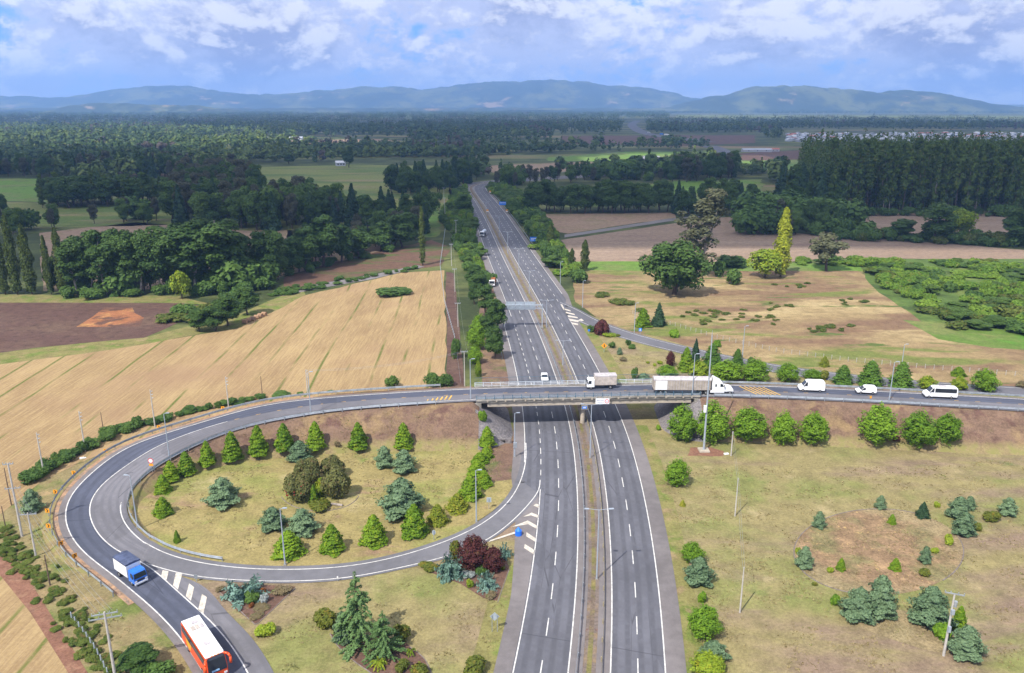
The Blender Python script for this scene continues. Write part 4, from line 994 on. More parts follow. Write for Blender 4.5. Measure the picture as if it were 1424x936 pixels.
o, mm, pl = sign('direction_board', 699, 292, 282.8, 'farther blue direction board on two posts before the bend', 'rect', 4.8, 2.4, SBLUE, posts=2, mark=ROWS[:8]); mm.build('lettering', WHITE, pl)
for px, yb, yc, lb in [(681.5, 270.5, 266.5, 'small yellow warning sign at the far bend'), (677.7, 297.5, 293, 'small orange and white sign in the far median'), (705, 298, 293, 'small orange and white sign outside the far lanes')]:
    o, mm, pl = sign('small_warning_sign', px, yb, yc, lb, 'rect', 1.5, 1.6, ORANGE, mark=[[(-0.9, -0.9), (0.9, -0.9), (0.9, -0.2), (-0.9, -0.2)]]); mm.build('white_panel', WHITE, pl)
# blue gore drum
b = P(721, 744.5); dr = tag(empty('crash_drum', b), 'bright blue plastic drum with pointed top at the ramp gore', 'barrel')
m = MB(); m.tube((0, 0, 0.1), (0, 0, 0.95), 0.62, 0.56, 16); m.build('drum', M('blue plastic', (0.02, 0.16, 0.70), 0.35), dr, bevel=0.02)
m = MB(); m.tube((0, 0, 0.95), (0, 0, 1.55), 0.5, 0.08, 16); m.build('lid', M('blue plastic lid', (0.03, 0.20, 0.78), 0.35), dr)
# small roadside marker on the raised road (orange)
b = P(1210, 558, 6.6); mk = tag(empty('marker_post', b), 'small orange marker post at the road edge below the small white van', 'marker post')
m = MB(); m.box((0, 0, 0.5), (0.1, 0.08, 1.1)); m.build('post', GALVD, mk); m = MB(); m.box((0, -0.06, 0.95), (0.42, 0.04, 0.5)); m.build('plate', ORANGE, mk)
# drain headwall by the lamp with the box
b = P(700, 617); hw = tag(empty('culvert_headwall', b), 'small stone culvert headwall with a dark pipe mouth near the slope', 'culvert')
m = MB(); m.box((-1.1, 0.3, 0.45), (1.3, 0.6, 1.2)); m.box((1.1, 0.3, 0.45), (1.3, 0.6, 1.2)); m.box((0, 0.3, 0.9), (0.95, 0.6, 0.3)); m.build('headwall', G_STONE, hw)
m = MB(); m.tube((0, 0.2, 0.35), (0, 1.5, 0.35), 0.45, n=16); m.build('pipe_mouth', SBLACK, hw)
# fences
def fence(name, pts, label, every, hgt, mat, wires=3):
    A = resample([Vector(p) for p in pts], every); o = tag(empty(name, A[0]), label, 'fence')
    pm = None
    for q in A[:100]:
        if pm is None: m = MB(); m.box((0, 0, hgt / 2), (0.12, 0.12, hgt)); pm = po = m.build('post', mat, o)
        else: po = pm.copy(); COL.objects.link(po); po.parent = o
        po.location = q - A[0]
    for k in range(wires):
        m = MB(); z = hgt * (0.35 + 0.3 * k)
        for i in range(len(A) - 1): m.tube(A[i] - A[0] + Vector((0, 0, z)), A[i + 1] - A[0] + Vector((0, 0, z)), 0.012, n=3, caps=False)
        m.build('wire', GALVD, o)
    return o
fence('wire_fence', [P(100, 862), P(118, 885), P(135, 910), P(150, 940), P(165, 980)], 'low wire fence with grey posts beside the bramble bank', 1.6, 1.3, SBACK)
fence('wire_fence', [P(880, 437), P(905, 445), P(950, 457), P(1000, 472), P(1080, 490), P(1180, 503), P(1300, 514), P(1424, 524)], 'long wire fence with pale posts below the rough pasture', 2.2, 1.4, CPOLE)
fence('wire_fence', [P(622, 300), P(612, 370), P(618, 420), P(632, 470), P(641, 538)], 'post and wire fence left of the power poles', 3.0, 1.5, SBACK)
# stack of hay / logs at the field corner and the log in the loop bed
lg = random.Random(8); LOGM = M('straw coloured bale', (0.36, 0.22, 0.13), 0.9, var=0.25)
for k in range(6):
    b = P(341 + k * 5.3, 450 - k * 2.1)
    m = MB(); m.tube((-0.8, 0, 0.75), (0.8, 0, 0.75), 0.75, n=14); o = m.build('straw_bale', LOGM, bevel=0.05); o.location = b; o.rotation_euler.z = lg.uniform(-.4, .4)
    tag(o, 'round straw bale lined up along the far corner of the stubble field', 'straw bale', 'straw bales at the field corner')
m = MB(); m.path([(-1.1, 0.2, 0.25), (0, 0, 0.24), (1.2, -0.35, 0.22)], 0.2, 0.24, n=9); o = m.build('fallen_log', BARKP); o.location = P(468, 703)
tag(o, 'pale fallen log beside the bottlebrush bushes in the loop', 'log')
# ---------------------------------------------------------------- vehicles (local x forward, z up, origin on the road)
def wheel(root, x, y, r, w):
    m = MB(); m.tube((x, y - w / 2, r), (x, y + w / 2, r), r, n=20); wl = m.build('wheel', BLACK, root, bevel=0.02)
    s = 1 if y > 0 else -1
    m = MB(); m.tube((x, y + s * (w / 2 - 0.04), r), (x, y + s * (w / 2 + 0.012), r), r * 0.6, r * 0.5, n=14); m.build('rim', CHROME, wl)
def plate(root, name, pts, nrm, mat, th=0.02):
    m = MB(); m.plate(pts, nrm, th); return m.build(name, mat, root)
def sideplate(root, name, prof, y, mat, th=0.025):
    for s in (1, -1): plate(root, name, [(x, s * y, z) for x, z in prof], (0, s, 0), mat, th)
P_ORANGE = M('orange red coach paint', (0.78, 0.085, 0.012), 0.3, spec=0.5, var=0.06)
P_WHITE = M('white vehicle paint', (0.80, 0.80, 0.80), 0.3, spec=0.5, var=0.04)
P_BLUE = M('blue cab paint', (0.03, 0.17, 0.62), 0.3, spec=0.5, var=0.06)
P_TARP = M('navy tarpaulin', (0.075, 0.095, 0.17), 0.75, var=0.3, scale=0.9)
P_CREAM = M('cream curtain', (0.50, 0.43, 0.37), 0.7, var=0.15)
P_CURT = M('dusty beige curtain', (0.42, 0.36, 0.30), 0.8, var=0.2, scale=0.8)
P_GREYT = M('grey roof tarp', (0.50, 0.46, 0.46), 0.8, var=0.2)
P_DARK = M('dark chassis', (0.03, 0.03, 0.035), 0.7)
P_BUMP = M('grey plastic bumper', (0.07, 0.07, 0.08), 0.6)
P_LAMP = M('headlamp glass', (0.85, 0.85, 0.82), 0.1, spec=0.6)
P_YEL = M('yellow decal', (0.85, 0.45, 0.03), 0.4)
P_SIL = M('silver tank', (0.60, 0.62, 0.65), 0.35, 0.4)
P_BRICK = M('orange load', (0.42, 0.16, 0.06), 0.9, var=0.35, scale=2.5)

def make_bus(loc, rz):
    o = tag(empty('coach_bus', loc, rz), 'orange coach with a white roof driving down the slip road', 'bus')
    L, hw, H = 10.6, 1.27, 3.45; x0, x1 = -L / 2, L / 2
    hwz = lambda z: hw if z < 2.0 else hw - 0.10 * (z - 2.0) / (H - 2.0)
    prof = [(x0, 0.42), (x0 - .02, 1.2), (x0 + .12, 3.1), (x0 + .4, H - .1), (x1 - .75, H - .1), (x1 - .38, 3.05), (x1 - .12, 1.9), (x1, 1.25), (x1 - .03, 0.42)]
    m = MB(); m.prism(prof, hwz); m.build('body', P_ORANGE, o, bevel=0.07)
    m = MB(); m.prism([(x0 + .22, H - .12), (x0 + .5, H + .02), (x1 - .95, H + .02), (x1 - .62, H - .12)], hw - 0.09); rf = m.build('roof', P_WHITE, o, bevel=0.05)
    for x, y, a, b_, mt in ((x0 + 1.7, .15, .75, .75, P_GREYT), (x0 + 3.0, -.45, 1.0, .5, P_CREAM), (x0 + 3.0, .12, 1.0, .42, P_CREAM), (x0 + 3.0, .68, 1.0, .42, P_GREYT), (x0 + 7.1, 0, .8, .75, P_GREYT)):
        m = MB(); m.box((x, y, H + .07), (a, b_, .12)); m.build('roof_vent', mt, rf, bevel=0.02)
    sideplate(o, 'side_window', [(x0 + .5, 2.0), (x1 - 1.35, 2.0), (x1 - 1.0, 2.95), (x0 + .55, 2.95)], hw - .03, GLASS, .035)
    for s in (1, -1): plate(o, 'driver_window', [(x1 - 1.15, s * (hw - .005), 1.75), (x1 - .35, s * (hw - .005), 1.75), (x1 - .62, s * (hw - .04), 2.75), (x1 - .9, s * (hw - .04), 2.75)], (0, s, 0), GLASS, .02)
    ln = [(x1 - .01, 1.36), (x1 - .115, 1.9), (x1 - .375, 3.05), (x1 - .60, 3.27)]
    m = MB(); m.prism([(x + .035, z) for x, z in ln] + [(x - .05, z) for x, z in reversed(ln)], lambda z: 1.16 if z < 2 else 1.16 - .07 * (z - 2)); m.build('windscreen', GLASS, o)
    plate(o, 'dashboard_papers', [(x1 + .01, -.75, 1.50), (x1 + .01, .2, 1.50), (x1 - .035, .2, 1.72), (x1 - .035, -.75, 1.72)], (1, 0, .2), M('pale blue papers', (.30, .52, .75), .6), .04)
    plate(o, 'rear_window', [(x0 - .005, -.95, 2.1), (x0 - .005, .95, 2.1), (x0 + .1, .9, 2.95), (x0 + .1, -.9, 2.95)], (-1, 0, .1), GLASS, .03)
    for k in range(3):
        m = MB(); m.box((x1 - .60, -.4 + .4 * k, H - .02), (.10, .16, .08)); m.build('marker_lamp', ORANGE, o)
    for s in (1, -1):
        m = MB(); m.path([(x1 - .55, s * 1.05, 3.35), (x1 + .05, s * 1.42, 3.40), (x1 + .35, s * 1.58, 3.05), (x1 + .36, s * 1.58, 2.15)], .14, .17, n=8); m.build('mirror', P_ORANGE, o, smooth=True)
        plate(o, 'headlight', [(x1 + .0, s * .72, .72), (x1 + .0, s * 1.12, .72), (x1 + .0, s * 1.12, .98), (x1 + .0, s * .72, .98)], (1, 0, 0), P_LAMP, .04)
        plate(o, 'side_decal', [(x0 + 2.4, s * (hw + .004), 1.05), (x0 + 3.6, s * (hw + .004), .75), (x0 + 4.4, s * (hw + .004), 1.9), (x0 + 2.0, s * (hw + .004), 1.95)], (0, s, 0), P_YEL, .008)
        for x in (x1 - 2.35, x0 + 2.5): wheel(o, x, s * (hw - .17), .5, .34)
    m = MB(); m.box((x1 + .02, 0, .52), (.1, 2.2, .2)); m.build('bumper', P_BUMP, o, bevel=.03)
    return o
def heading(A, p):
    i = min(range(len(A) - 1), key=lambda k: (A[k] - p).length); d = A[min(i + 4, len(A) - 1)] - A[max(i - 4, 0)]
    return math.atan2(d.y, d.x)
bp = P(284, 906, 1.2); bp.z = 0.115; make_bus(bp, heading(CEN, bp))

def cabover(name, loc, rz, label, cat, cabmat, box, boxmat, roofmat, cabL=1.75, cabH=2.35, w=1.05, ribs=0, load=None, tank=False):
    o = tag(empty(name, loc, rz), label, cat)
    Lb, wb, z0, z1 = box
    xf = (Lb + cabL + .12) / 2; xc = xf - cabL
    prof = [(xc, .55), (xc, cabH + .0), (xf - .45, cabH + .02), (xf - .22, cabH - .2), (xf, 1.25), (xf + .02, .5)]
    m = MB(); m.prism(prof, lambda z: w if z < 1.3 else w - .08 * (z - 1.3)); cab = m.build('cab', cabmat, o, bevel=.05)
    plate(cab, 'windscreen', [(xf - .01, -w + .1, 1.35), (xf - .01, w - .1, 1.35), (xf - .22, w - .2, cabH - .25), (xf - .22, -w + .2, cabH - .25)], (1, 0, .2), GLASS, .03)
    sideplate(cab, 'side_window', [(xf - 1.0, 1.35), (xf - .25, 1.35), (xf - .42, cabH - .25), (xf - 1.0, cabH - .25)], w - .03, GLASS, .035)
    m = MB(); m.box((xf + .03, 0, .5), (.14, 2 * w - .05, .3)); m.build('bumper', P_WHITE if cabmat is P_BLUE else P_BUMP, cab, bevel=.03)
    plate(cab, 'grille', [(xf + .02, -.6, .78), (xf + .02, .6, .78), (xf + .005, .6, 1.12), (xf + .005, -.6, 1.12)], (1, 0, 0), P_DARK, .02)
    for s in (1, -1):
        plate(cab, 'headlight', [(xf + .02, s * .62, .75), (xf + .02, s * (w - .06), .75), (xf + .015, s * (w - .06), 1.0), (xf + .015, s * .62, 1.0)], (1, 0, 0), P_LAMP, .03)
        m = MB(); m.box((xf - .05, s * (w + .16), 1.75), (.1, .2, .42)); m.build('mirror', P_BUMP, cab)
    x0 = -xf
    m = MB(); m.box((x0 + (xc - x0) / 2 + .1, 0, .72), (xc - x0 + .1, .95, .3)); m.build('chassis', P_DARK, o)
    if tank:
        m = MB(); m.tube((x0, 0, 1.95), (x0 + Lb, 0, 1.95), 1.1, n=20); m.build('tank', boxmat, o, bevel=.06)
    else:
        hb = wb / 2
        m = MB(); m.box((x0 + Lb / 2, 0, (z0 + z1) / 2), (Lb, wb, z1 - z0)); bx = m.build('cargo_box', boxmat, o, bevel=.03)
        if roofmat is not None:
            m = MB(); n_ = 12                                       # canvas roof bellied over its hoops
            V = []
            for i in range(n_ + 1):
                x = x0 - .02 + (Lb + .04) * i / n_; sag = .05 * abs(math.sin(PI * i / 3))
                V += [(x, -hb - .03, z1 - .18), (x, -hb - .02, z1 + .05), (x, -hb * .4, z1 + .16 - sag), (x, hb * .4, z1 + .16 - sag), (x, hb + .02, z1 + .05), (x, hb + .03, z1 - .18)]
            F = [(i * 6 + k, i * 6 + k + 1, i * 6 + k + 7, i * 6 + k + 6) for i in range(n_) for k in range(5)] + [(0, 5, 4, 3, 2, 1), tuple(n_ * 6 + k for k in range(6))]
            m.add(V, F); m.build('tarpaulin', roofmat, o)
        for k in range(ribs):
            x = x0 + Lb * (k + .5) / ribs
            for s in (1, -1):
                m = MB(); m.box((x, s * (hb + .012), (z0 + z1) / 2), (.06, .03, z1 - z0 - .1)); m.build('curtain_rib', P_GREYT, bx)
        if load is not None:
            rr = random.Random(2); m = MB()
            for a in range(5):
                for c in range(4): m.box((x0 + Lb * (a + .5) / 5, -hb + wb * (c + .5) / 4, z1 + .12), (Lb / 5 - .04, wb / 4 - .03, .35 + rr.random() * .5))
            m.build('load', load, o)
    for s in (1, -1):
        wheel(o, xf - .95, s * (w - .14), .43, .26); wheel(o, x0 + Lb * .28, s * (w - .18), .43, .42)
        if tank or load: wheel(o, x0 + Lb * .28 + 1.1, s * (w - .18), .43, .42)
    return o
tp = P(183, 800, 0.6); tp.z = 0.115
cabover('box_truck', tp, heading(CEN, tp), 'blue cab lorry with white box sides and navy tarpaulin roof on the loop bend', 'truck', P_BLUE, (4.0, 2.25, 1.0, 3.15), P_WHITE, P_TARP)
q = P(836, 541, 6.9); q.z = DZ + .12; q.y = 172.9
cabover('curtain_truck', q, heading(CEN, q), 'small white truck with a cream curtain body crossing the bridge', 'truck', P_WHITE, (5.0, 2.25, 1.0, 3.25), P_CREAM, P_GREYT, ribs=9)
q = P(672, 328); q.z = .13
cabover('tanker_truck', q, -PI / 2 - .14, 'white tanker truck coming down the motorway far off', 'truck', P_WHITE, (8.0, 2.3, 1.0, 3.0), P_SIL, None, cabH=2.9, w=1.2, tank=True)
q = P(685, 397); q.z = .13
cabover('loaded_truck', q, -PI / 2 - .06, 'white cab truck stacked with orange load on the motorway shoulder', 'truck', P_WHITE, (5.4, 2.35, .95, 2.7), P_BRICK, None, cabH=2.7, w=1.15, load=P_BRICK)

def make_semi(loc, rz):
    o = tag(empty('semi_truck', loc, rz), 'white conventional semi truck pulling a long beige curtain trailer over the bridge', 'truck')
    x0, x1, hw = -9.4, 3.4, 1.28
    m = MB(); m.box(((x0 + x1) / 2, 0, 2.35), (x1 - x0, 2 * hw, 2.4)); t = m.build('trailer', P_CURT, o, bevel=.03)
    V, n_ = [], 24
    for i in range(n_ + 1):
        x = x0 - .03 + (x1 - x0 + .06) * i / n_; sg = .03 * abs(math.sin(PI * i / 2.2))
        V += [(x, -hw - .04, 3.42), (x, -hw - .03, 3.6), (x, -hw * .45, 3.92 - sg), (x, hw * .45, 3.92 - sg), (x, hw + .03, 3.6), (x, hw + .04, 3.42)]
    F = [(i * 6 + k, i * 6 + k + 1, i * 6 + k + 7, i * 6 + k + 6) for i in range(n_) for k in range(5)] + [(0, 5, 4, 3, 2, 1), tuple(n_ * 6 + k for k in range(6))]
    m = MB(); m.add(V, F); m.build('roof_tarp', P_GREYT, t)
    for s in (1, -1):
        plate(t, 'white_curtain', [(x0 + .35, s * (hw + .005), 1.2), (x0 + 3.0, s * (hw + .005), 1.2), (x0 + 3.0, s * (hw + .005), 3.4), (x0 + .35, s * (hw + .005), 3.4)], (0, s, 0), P_WHITE, .02)
        for k in range(16):
            x = x0 + 3.3 + k * .6
            m = MB(); m.box((x, s * (hw + .012), 2.3), (.07, .03, 2.15)); m.build('curtain_rib', P_GREYT, t)
        for x in (x0 + 1.6, x0 + 2.8, x1 - 2.2, x1 - .95): wheel(o, x, s * 1.02, .5, .5)
        wheel(o, 7.85, s * 1.05, .5, .32)
    m = MB(); m.box((-3.0, 0, 1.0), (x1 - x0 + .2, .9, .3)); m.box((4.9, 0, .85), (6.8, .9, .3)); m.build('chassis', P_DARK, o)
    cabp = [(3.85, .95), (3.75, 2.9), (4.0, 4.0), (4.35, 3.95), (5.9, 3.15), (6.55, 2.05), (6.55, .95)]
    m = MB(); m.prism(cabp, lambda z: 1.2 if z < 2.4 else 1.2 - .12 * (z - 2.4)); cab = m.build('cab', P_WHITE, o, bevel=.09)
    m = MB(); m.prism([(6.45, .75), (6.45, 2.12), (8.2, 1.72), (8.62, 1.35), (8.7, .6), (8.35, .45)], lambda z: 1.0); m.build('hood', P_WHITE, cab, bevel=.1)
    plate(cab, 'windscreen', [(6.57, -1.02, 2.12), (6.57, 1.02, 2.12), (5.98, .98, 3.08), (5.98, -.98, 3.08)], (1, 0, .6), GLASS, .03)
    sideplate(cab, 'side_window', [(5.6, 2.0), (6.4, 2.0), (6.05, 2.65), (5.6, 2.7)], 1.17, GLASS, .045)
    sideplate(cab, 'sleeper_window', [(4.45, 2.0), (4.75, 2.0), (4.75, 2.6), (4.45, 2.6)], 1.18, GLASS, .04)
    for s in (1, -1):
        m = MB(); m.box((5.0, s * .95, .78), (3.2, .5, .55)); m.build('side_skirt', P_WHITE, cab, bevel=.06)
        m = MB(); m.box((7.85, s * 1.02, .98), (1.35, .42, .22)); m.build('fender', P_WHITE, cab, bevel=.06)
        m = MB(); m.tube((3.72, s * 1.0, 1.0), (3.72, s * 1.0, 4.3), .07, n=8); m.build('exhaust_stack', CHROME, cab)
        m = MB(); m.box((6.5, s * 1.42, 2.25), (.1, .22, .6)); m.build('mirror', P_BUMP, cab)
    return o
q = P(964, 548, 6.9); q.z = DZ + .115; q.y = 169.35; q.x = 41.6
make_semi(q, heading(list(reversed(CEN)), q))

def make_van(loc, rz, label, L, H, w, windows, mat=P_WHITE, cat='van', name='white_van', hood=.95, car=False):
    o = tag(empty(name, loc, rz), label, cat)
    x0, x1 = -L / 2, L / 2
    if car: prof = [(x0, .35), (x0 - .02, .85), (x0 + .35, 1.0), (x0 + .95, H - .05), (x0 + 1.5, H), (x1 - 1.9, H - .02), (x1 - 1.1, 1.0), (x1 - .15, .8), (x1, .6), (x1 - .02, .3)]
    else: prof = [(x0 + .02, .38), (x0, H * .55), (x0 + .10, H - .12), (x0 + .35, H), (x1 - hood - 1.05, H), (x1 - hood - .62, H - .18), (x1 - hood + .12, H * .53), (x1 - .18, H * .43), (x1, H * .30), (x1 - .02, .34)]
    hz = H * .55
    m = MB(); m.prism(prof, lambda z: w if z < hz else w - .13 * (z - hz) / (H - hz)); b_ = m.build('body', mat, o, bevel=.07)
    if car: a, c = (x1 - 1.08, 1.02), (x1 - 1.85, H - .07)
    else: a, c = (x1 - hood + .10, H * .55), (x1 - hood - .58, H - .22)
    plate(o, 'windscreen', [(a[0], -w + .12, a[1]), (a[0], w - .12, a[1]), (c[0], w - .2, c[1]), (c[0], -w + .2, c[1])], (1, 0, .7), GLASS, .035)
    yw = w - .045
    wins = [[(a[0] - .95, a[1]), (a[0] - .12, a[1]), (c[0] - .02, c[1]), (a[0] - .95, c[1])]]
    if windows: wins.append([(x0 + .3, a[1]), (a[0] - 1.15, a[1]), (a[0] - 1.15, c[1] - .02), (x0 + .35, c[1] - .02)])
    for wn in wins: sideplate(o, 'side_window', wn, yw, GLASS, .05)
    for s in (1, -1):
        wheel(o, x1 - hood * .9, s * (w - .10), .34, .22); wheel(o, x0 + L * .19, s * (w - .10), .34, .22)
        m = MB(); m.box((a[0] - .15, s * (w + .12), a[1] + .1), (.12, .2, .22)); m.build('mirror', P_BUMP, o)
        plate(o, 'headlight', [(x1 - .08, s * .55, H * .33), (x1 - .08, s * (w - .08), H * .33), (x1 - .16, s * (w - .08), H * .42), (x1 - .16, s * .55, H * .42)], (1, 0, .2), P_LAMP, .06)
    m = MB(); m.box((x1 - .02, 0, .42), (.16, 2 * w - .06, .26)); m.box((x0 + .02, 0, .42), (.14, 2 * w - .06, .2)); m.build('bumper', P_BUMP, o, bevel=.03)
    if not car:
        m = MB(); m.box((0, 0, .40), (L * .52, 2 * w + .02, .12)); m.build('side_sill', P_BUMP, o)
    return o
def on_road(px, y_, z, lat):
    """point in the far lane of the raised road at photo column px"""
    A = offset(CEN, lat); p = min((q for q in A if q.y > 140 and q.x > 40), key=lambda q: abs(712 + q.x / (CAMH - q.z) * 0 + FOC * q.x / (q.y * CP + (CAMH - q.z) * SP) - px))
    return Vector((p.x, p.y, p.z + .115)), heading(CEN, min(CEN, key=lambda c: (c - p).length))
p, a = on_road(1125.5, 0, 0, -1.75); make_van(p, a, 'plain white high-roof panel van, leading the vans towards the bridge', 5.7, 2.55, 1.0, False)
p, a = on_road(1204, 0, 0, -1.75); make_van(p, a, 'small white delivery van between the panel van and minibus', 4.3, 1.85, .88, False, hood=1.0)
p, a = on_road(1306.5, 0, 0, -1.75); mb = make_van(p, a, 'white minibus with a long dark side window strip, last of the vans', 6.9, 2.6, 1.0, True)
m = MB(); m.box((-.4, 0, 2.66), (1.5, .9, .16)); m.build('roof_unit', P_GREYT, mb, bevel=.04)
q = P(757, 528.5); q.z = .13
make_van(q, -PI / 2 + .04, 'white car approaching the bridge in the near-bound lanes', 4.4, 1.6, .92, True, P_WHITE, 'car', 'white_car', car=True)
for px, py, lb, mt, L in [(927, 188.5, 'tiny white lorry on the distant motorway', P_WHITE, 11), (920, 187.5, 'tiny blue lorry on the distant motorway', P_BLUE, 8), (902, 185.5, 'tiny pale van on the distant motorway', P_SIL, 6)]:
    b = P(px, py)
    o = tag(empty('distant_truck', b, -.9), lb, 'truck')
    m = MB(); m.box((-1, 0, 2.3), (L, 2.5, 3.4)); m.build('cargo_box', mt, o, bevel=.1)
    m = MB(); m.box((L / 2 + .6, 0, 1.7), (2.0, 2.4, 2.4)); m.build('cab', mt, o, bevel=.15)
    m = MB(); [m.tube((x, -1.25, .5), (x, 1.25, .5), .5, n=10) for x in (-L / 2, L / 2)]; m.build('axle', BLACK, o)
# ---------------------------------------------------------------- plants: leaf clouds round real branching forms
RNG = np.random.default_rng(11)
def leaf_quads(c, nrm, ln, wd, r):
    """c, nrm (n,3): quads lying across nrm, randomly turned"""
    n = len(c); nrm = nrm / np.maximum(np.linalg.norm(nrm, axis=1, keepdims=True), 1e-6)
    a = np.cross(nrm, r.normal(size=(n, 3))); a /= np.maximum(np.linalg.norm(a, axis=1, keepdims=True), 1e-6)
    b = np.cross(nrm, a)
    ln = np.asarray(ln).reshape(-1, 1) * np.ones((n, 1)) / 2; wd = np.asarray(wd).reshape(-1, 1) * np.ones((n, 1)) / 2
    return np.stack([c - a * ln * .35 - b * wd, c + a * ln - b * wd * .3, c + a * ln * .6 + b * wd, c - a * ln + b * wd * .4], axis=1)
def conifer_leaves(r, h, rad, n, leaf, tiers, power=0.85, belly=0.10, ragged=0.2, inner=0.5, upn=0.5):
    u = r.random(n * 3); keep = r.random(n * 3) < (1 - u) ** 0.75 * 0.92 + 0.08; u = u[keep][:n]; n = len(u)
    R = rad * (1 - u) ** power * np.minimum(1, (u + 0.03 + belly * .3) / (belly + 0.001) * .6 + .4)
    a = r.random(n) * 2 * PI; ph = r.random() * 6
    tier = np.abs(np.sin(PI * tiers * u + 0.6 * np.sin(3 * a + ph)))
    lob = 1 + ragged * np.sin(5 * a + 9 * u + ph) * .6 + ragged * np.sin(3 * a - 14 * u + 2 * ph) * .5
    rr = R * (1 - .32 * (1 - tier)) * lob * (inner + (1 - inner) * np.sqrt(r.random(n)))
    z = h * u - 0.10 * rr * (1 if upn < .6 else -1) + .02 * h
    c = np.stack([rr * np.cos(a), rr * np.sin(a), np.maximum(z, .03)], 1)
    nr = np.stack([np.cos(a), np.sin(a), np.full(n, upn)], 1) + r.normal(size=(n, 3)) * .45
    s = leaf * (.7 + .6 * r.random(n))
    return leaf_quads(c, nr, s * 1.5, s, r)
def clump_leaves(r, clumps, n, leaf, flat=1.0, up=0.35, inner=0.62, jit=.4):
    C = np.array([c[:3] for c in clumps]); Rr = np.array([c[3] for c in clumps])
    k = r.choice(len(C), size=n, p=(Rr ** 2) / (Rr ** 2).sum())
    d = r.normal(size=(n, 3)); d /= np.linalg.norm(d, axis=1, keepdims=True)
    d[:, 2] = np.where(r.random(n) < .6, np.abs(d[:, 2]), d[:, 2])
    rad = Rr[k] * (inner + (1.06 - inner) * r.random(n) ** .6)
    c = C[k] + d * rad[:, None] * np.array([1, 1, flat])
    c[:, 2] = np.maximum(c[:, 2], .02)
    s = leaf * (.65 + .7 * r.random(n))
    return leaf_quads(c, d + np.array([0, 0, up]) + r.normal(size=(n, 3)) * jit, s * 1.3, s, r)
def trunk_mesh(h, r0, limbs, mat, bend=0.0, seed=0, name='trunk'):
    rr = random.Random(seed); m = MB()
    pts = [Vector((bend * math.sin(2.2 * t) * h * .1, bend * math.cos(3 * t + seed) * h * .04, h * t)) for t in np.linspace(0, 1, 6)]
    pts[0] = Vector((0, 0, -0.3)); m.path(pts, r0, r0 * .3, n=7)
    for c in limbs:
        t = max(.25, min(.9, c[2] / h * .62)); i = t * 5; p = pts[int(i)].lerp(pts[min(int(i) + 1, 5)], i % 1); q = Vector(c[:3])
        mid = p.lerp(q, .55) + Vector((rr.uniform(-.1, .1), rr.uniform(-.1, .1), .08)) * h * .1
        m.path([p, mid, q], r0 * .42, r0 * .1, n=5)
    me = mesh(name, m.v, m.f, mat)
    return me

KINDS = {}
def kind(name, objname, fol, variants, trunk=True):
    """variants: list of (quads (n,4,3), trunk mesh or None)"""
    out = []
    for q, tm in variants:
        me = quads_mesh('crown', q, fol)
        w = float(np.percentile(np.abs(q[:, :, 0]), 99.0)) * 2; hh = float(np.percentile(q[:, :, 2], 99.9))
        out.append((me, tm, w, hh))
    KINDS[name] = (objname, out)
PROTO = {}
def plant(kn, loc, h, w, label, cat, group=None, var=None, rz=None, rnd=random.Random(3)):
    objname, vs_ = KINDS[kn]
    v = rnd.randrange(len(vs_)) if var is None else var % len(vs_)
    me, tm, w0, h0 = vs_[v]
    sx = (w / w0) if w else h / h0; sz = h / h0
    rz = rnd.uniform(0, 6.28) if rz is None else rz
    if tm is None:
        o = link_mesh(objname, me)
    else:
        o = bpy.data.objects.new(objname, None); COL.objects.link(o); o.empty_display_size = .3
        link_mesh('trunk', tm, o); link_mesh('crown', me, o)
    o.location = loc; o.rotation_euler = (0, 0, rz); o.scale = (sx, sx, sz)
    return tag(o, label, cat, group)
def at(kn, x, yb, yt, wpx, label, cat=None, group=None, var=None):
    b = spot(x, yb); t = depth(yb, b.z); w = wpx * t / FOC
    fwd = min(.38 * w, 1.6) if b.z < .05 else 0.0                                          # photo base = the near rim; the stem stands behind it
    b = b + Vector((b.x / max(b.y, 1) * fwd, fwd, 0)); b.z = ground_z(b.x, b.y)
    h = max(.35, height_at(b.y, yt) - b.z)
    return plant(kn, b, h, w, label, cat or ('tree' if kn in TREES else 'shrub'), group, var)
TREES = {'midcon', 'woodl', 'conifer', 'gold', 'spruce', 'cedar', 'darkcon', 'broad', 'lime', 'plum', 'bigoak', 'poplar', 'yelpop'}

def mk_conifer(seed, h=6.0, r=1.75, n=6500, leaf=.19, tiers=9, power=.58, belly=.14, **k):
    g = np.random.default_rng(seed); return conifer_leaves(g, h, r, n, leaf, tiers, power, belly, **k), trunk_mesh(h * .85, .13, [], BARK, seed=seed)
kind('conifer', 'young_conifer', F_CON, [mk_conifer(s, tiers=7 + s % 3, ragged=.22) for s in (1, 2, 3, 4)])
kind('gold', 'golden_conifer', F_CONY, [mk_conifer(s, h=4.5, r=2.0, n=2600, power=.6) for s in (5, 6)])
def mk_spruce(seed, h=6, r=2.3, n=7500):
    g = np.random.default_rng(seed); return conifer_leaves(g, h, r, n, .21, 6, .52, .30, ragged=.40, inner=.35, upn=.75), trunk_mesh(h * .8, .14, [], BARK, seed=seed)
kind('spruce', 'blue_spruce', F_BLUE, [mk_spruce(s) for s in (11, 12, 13)])
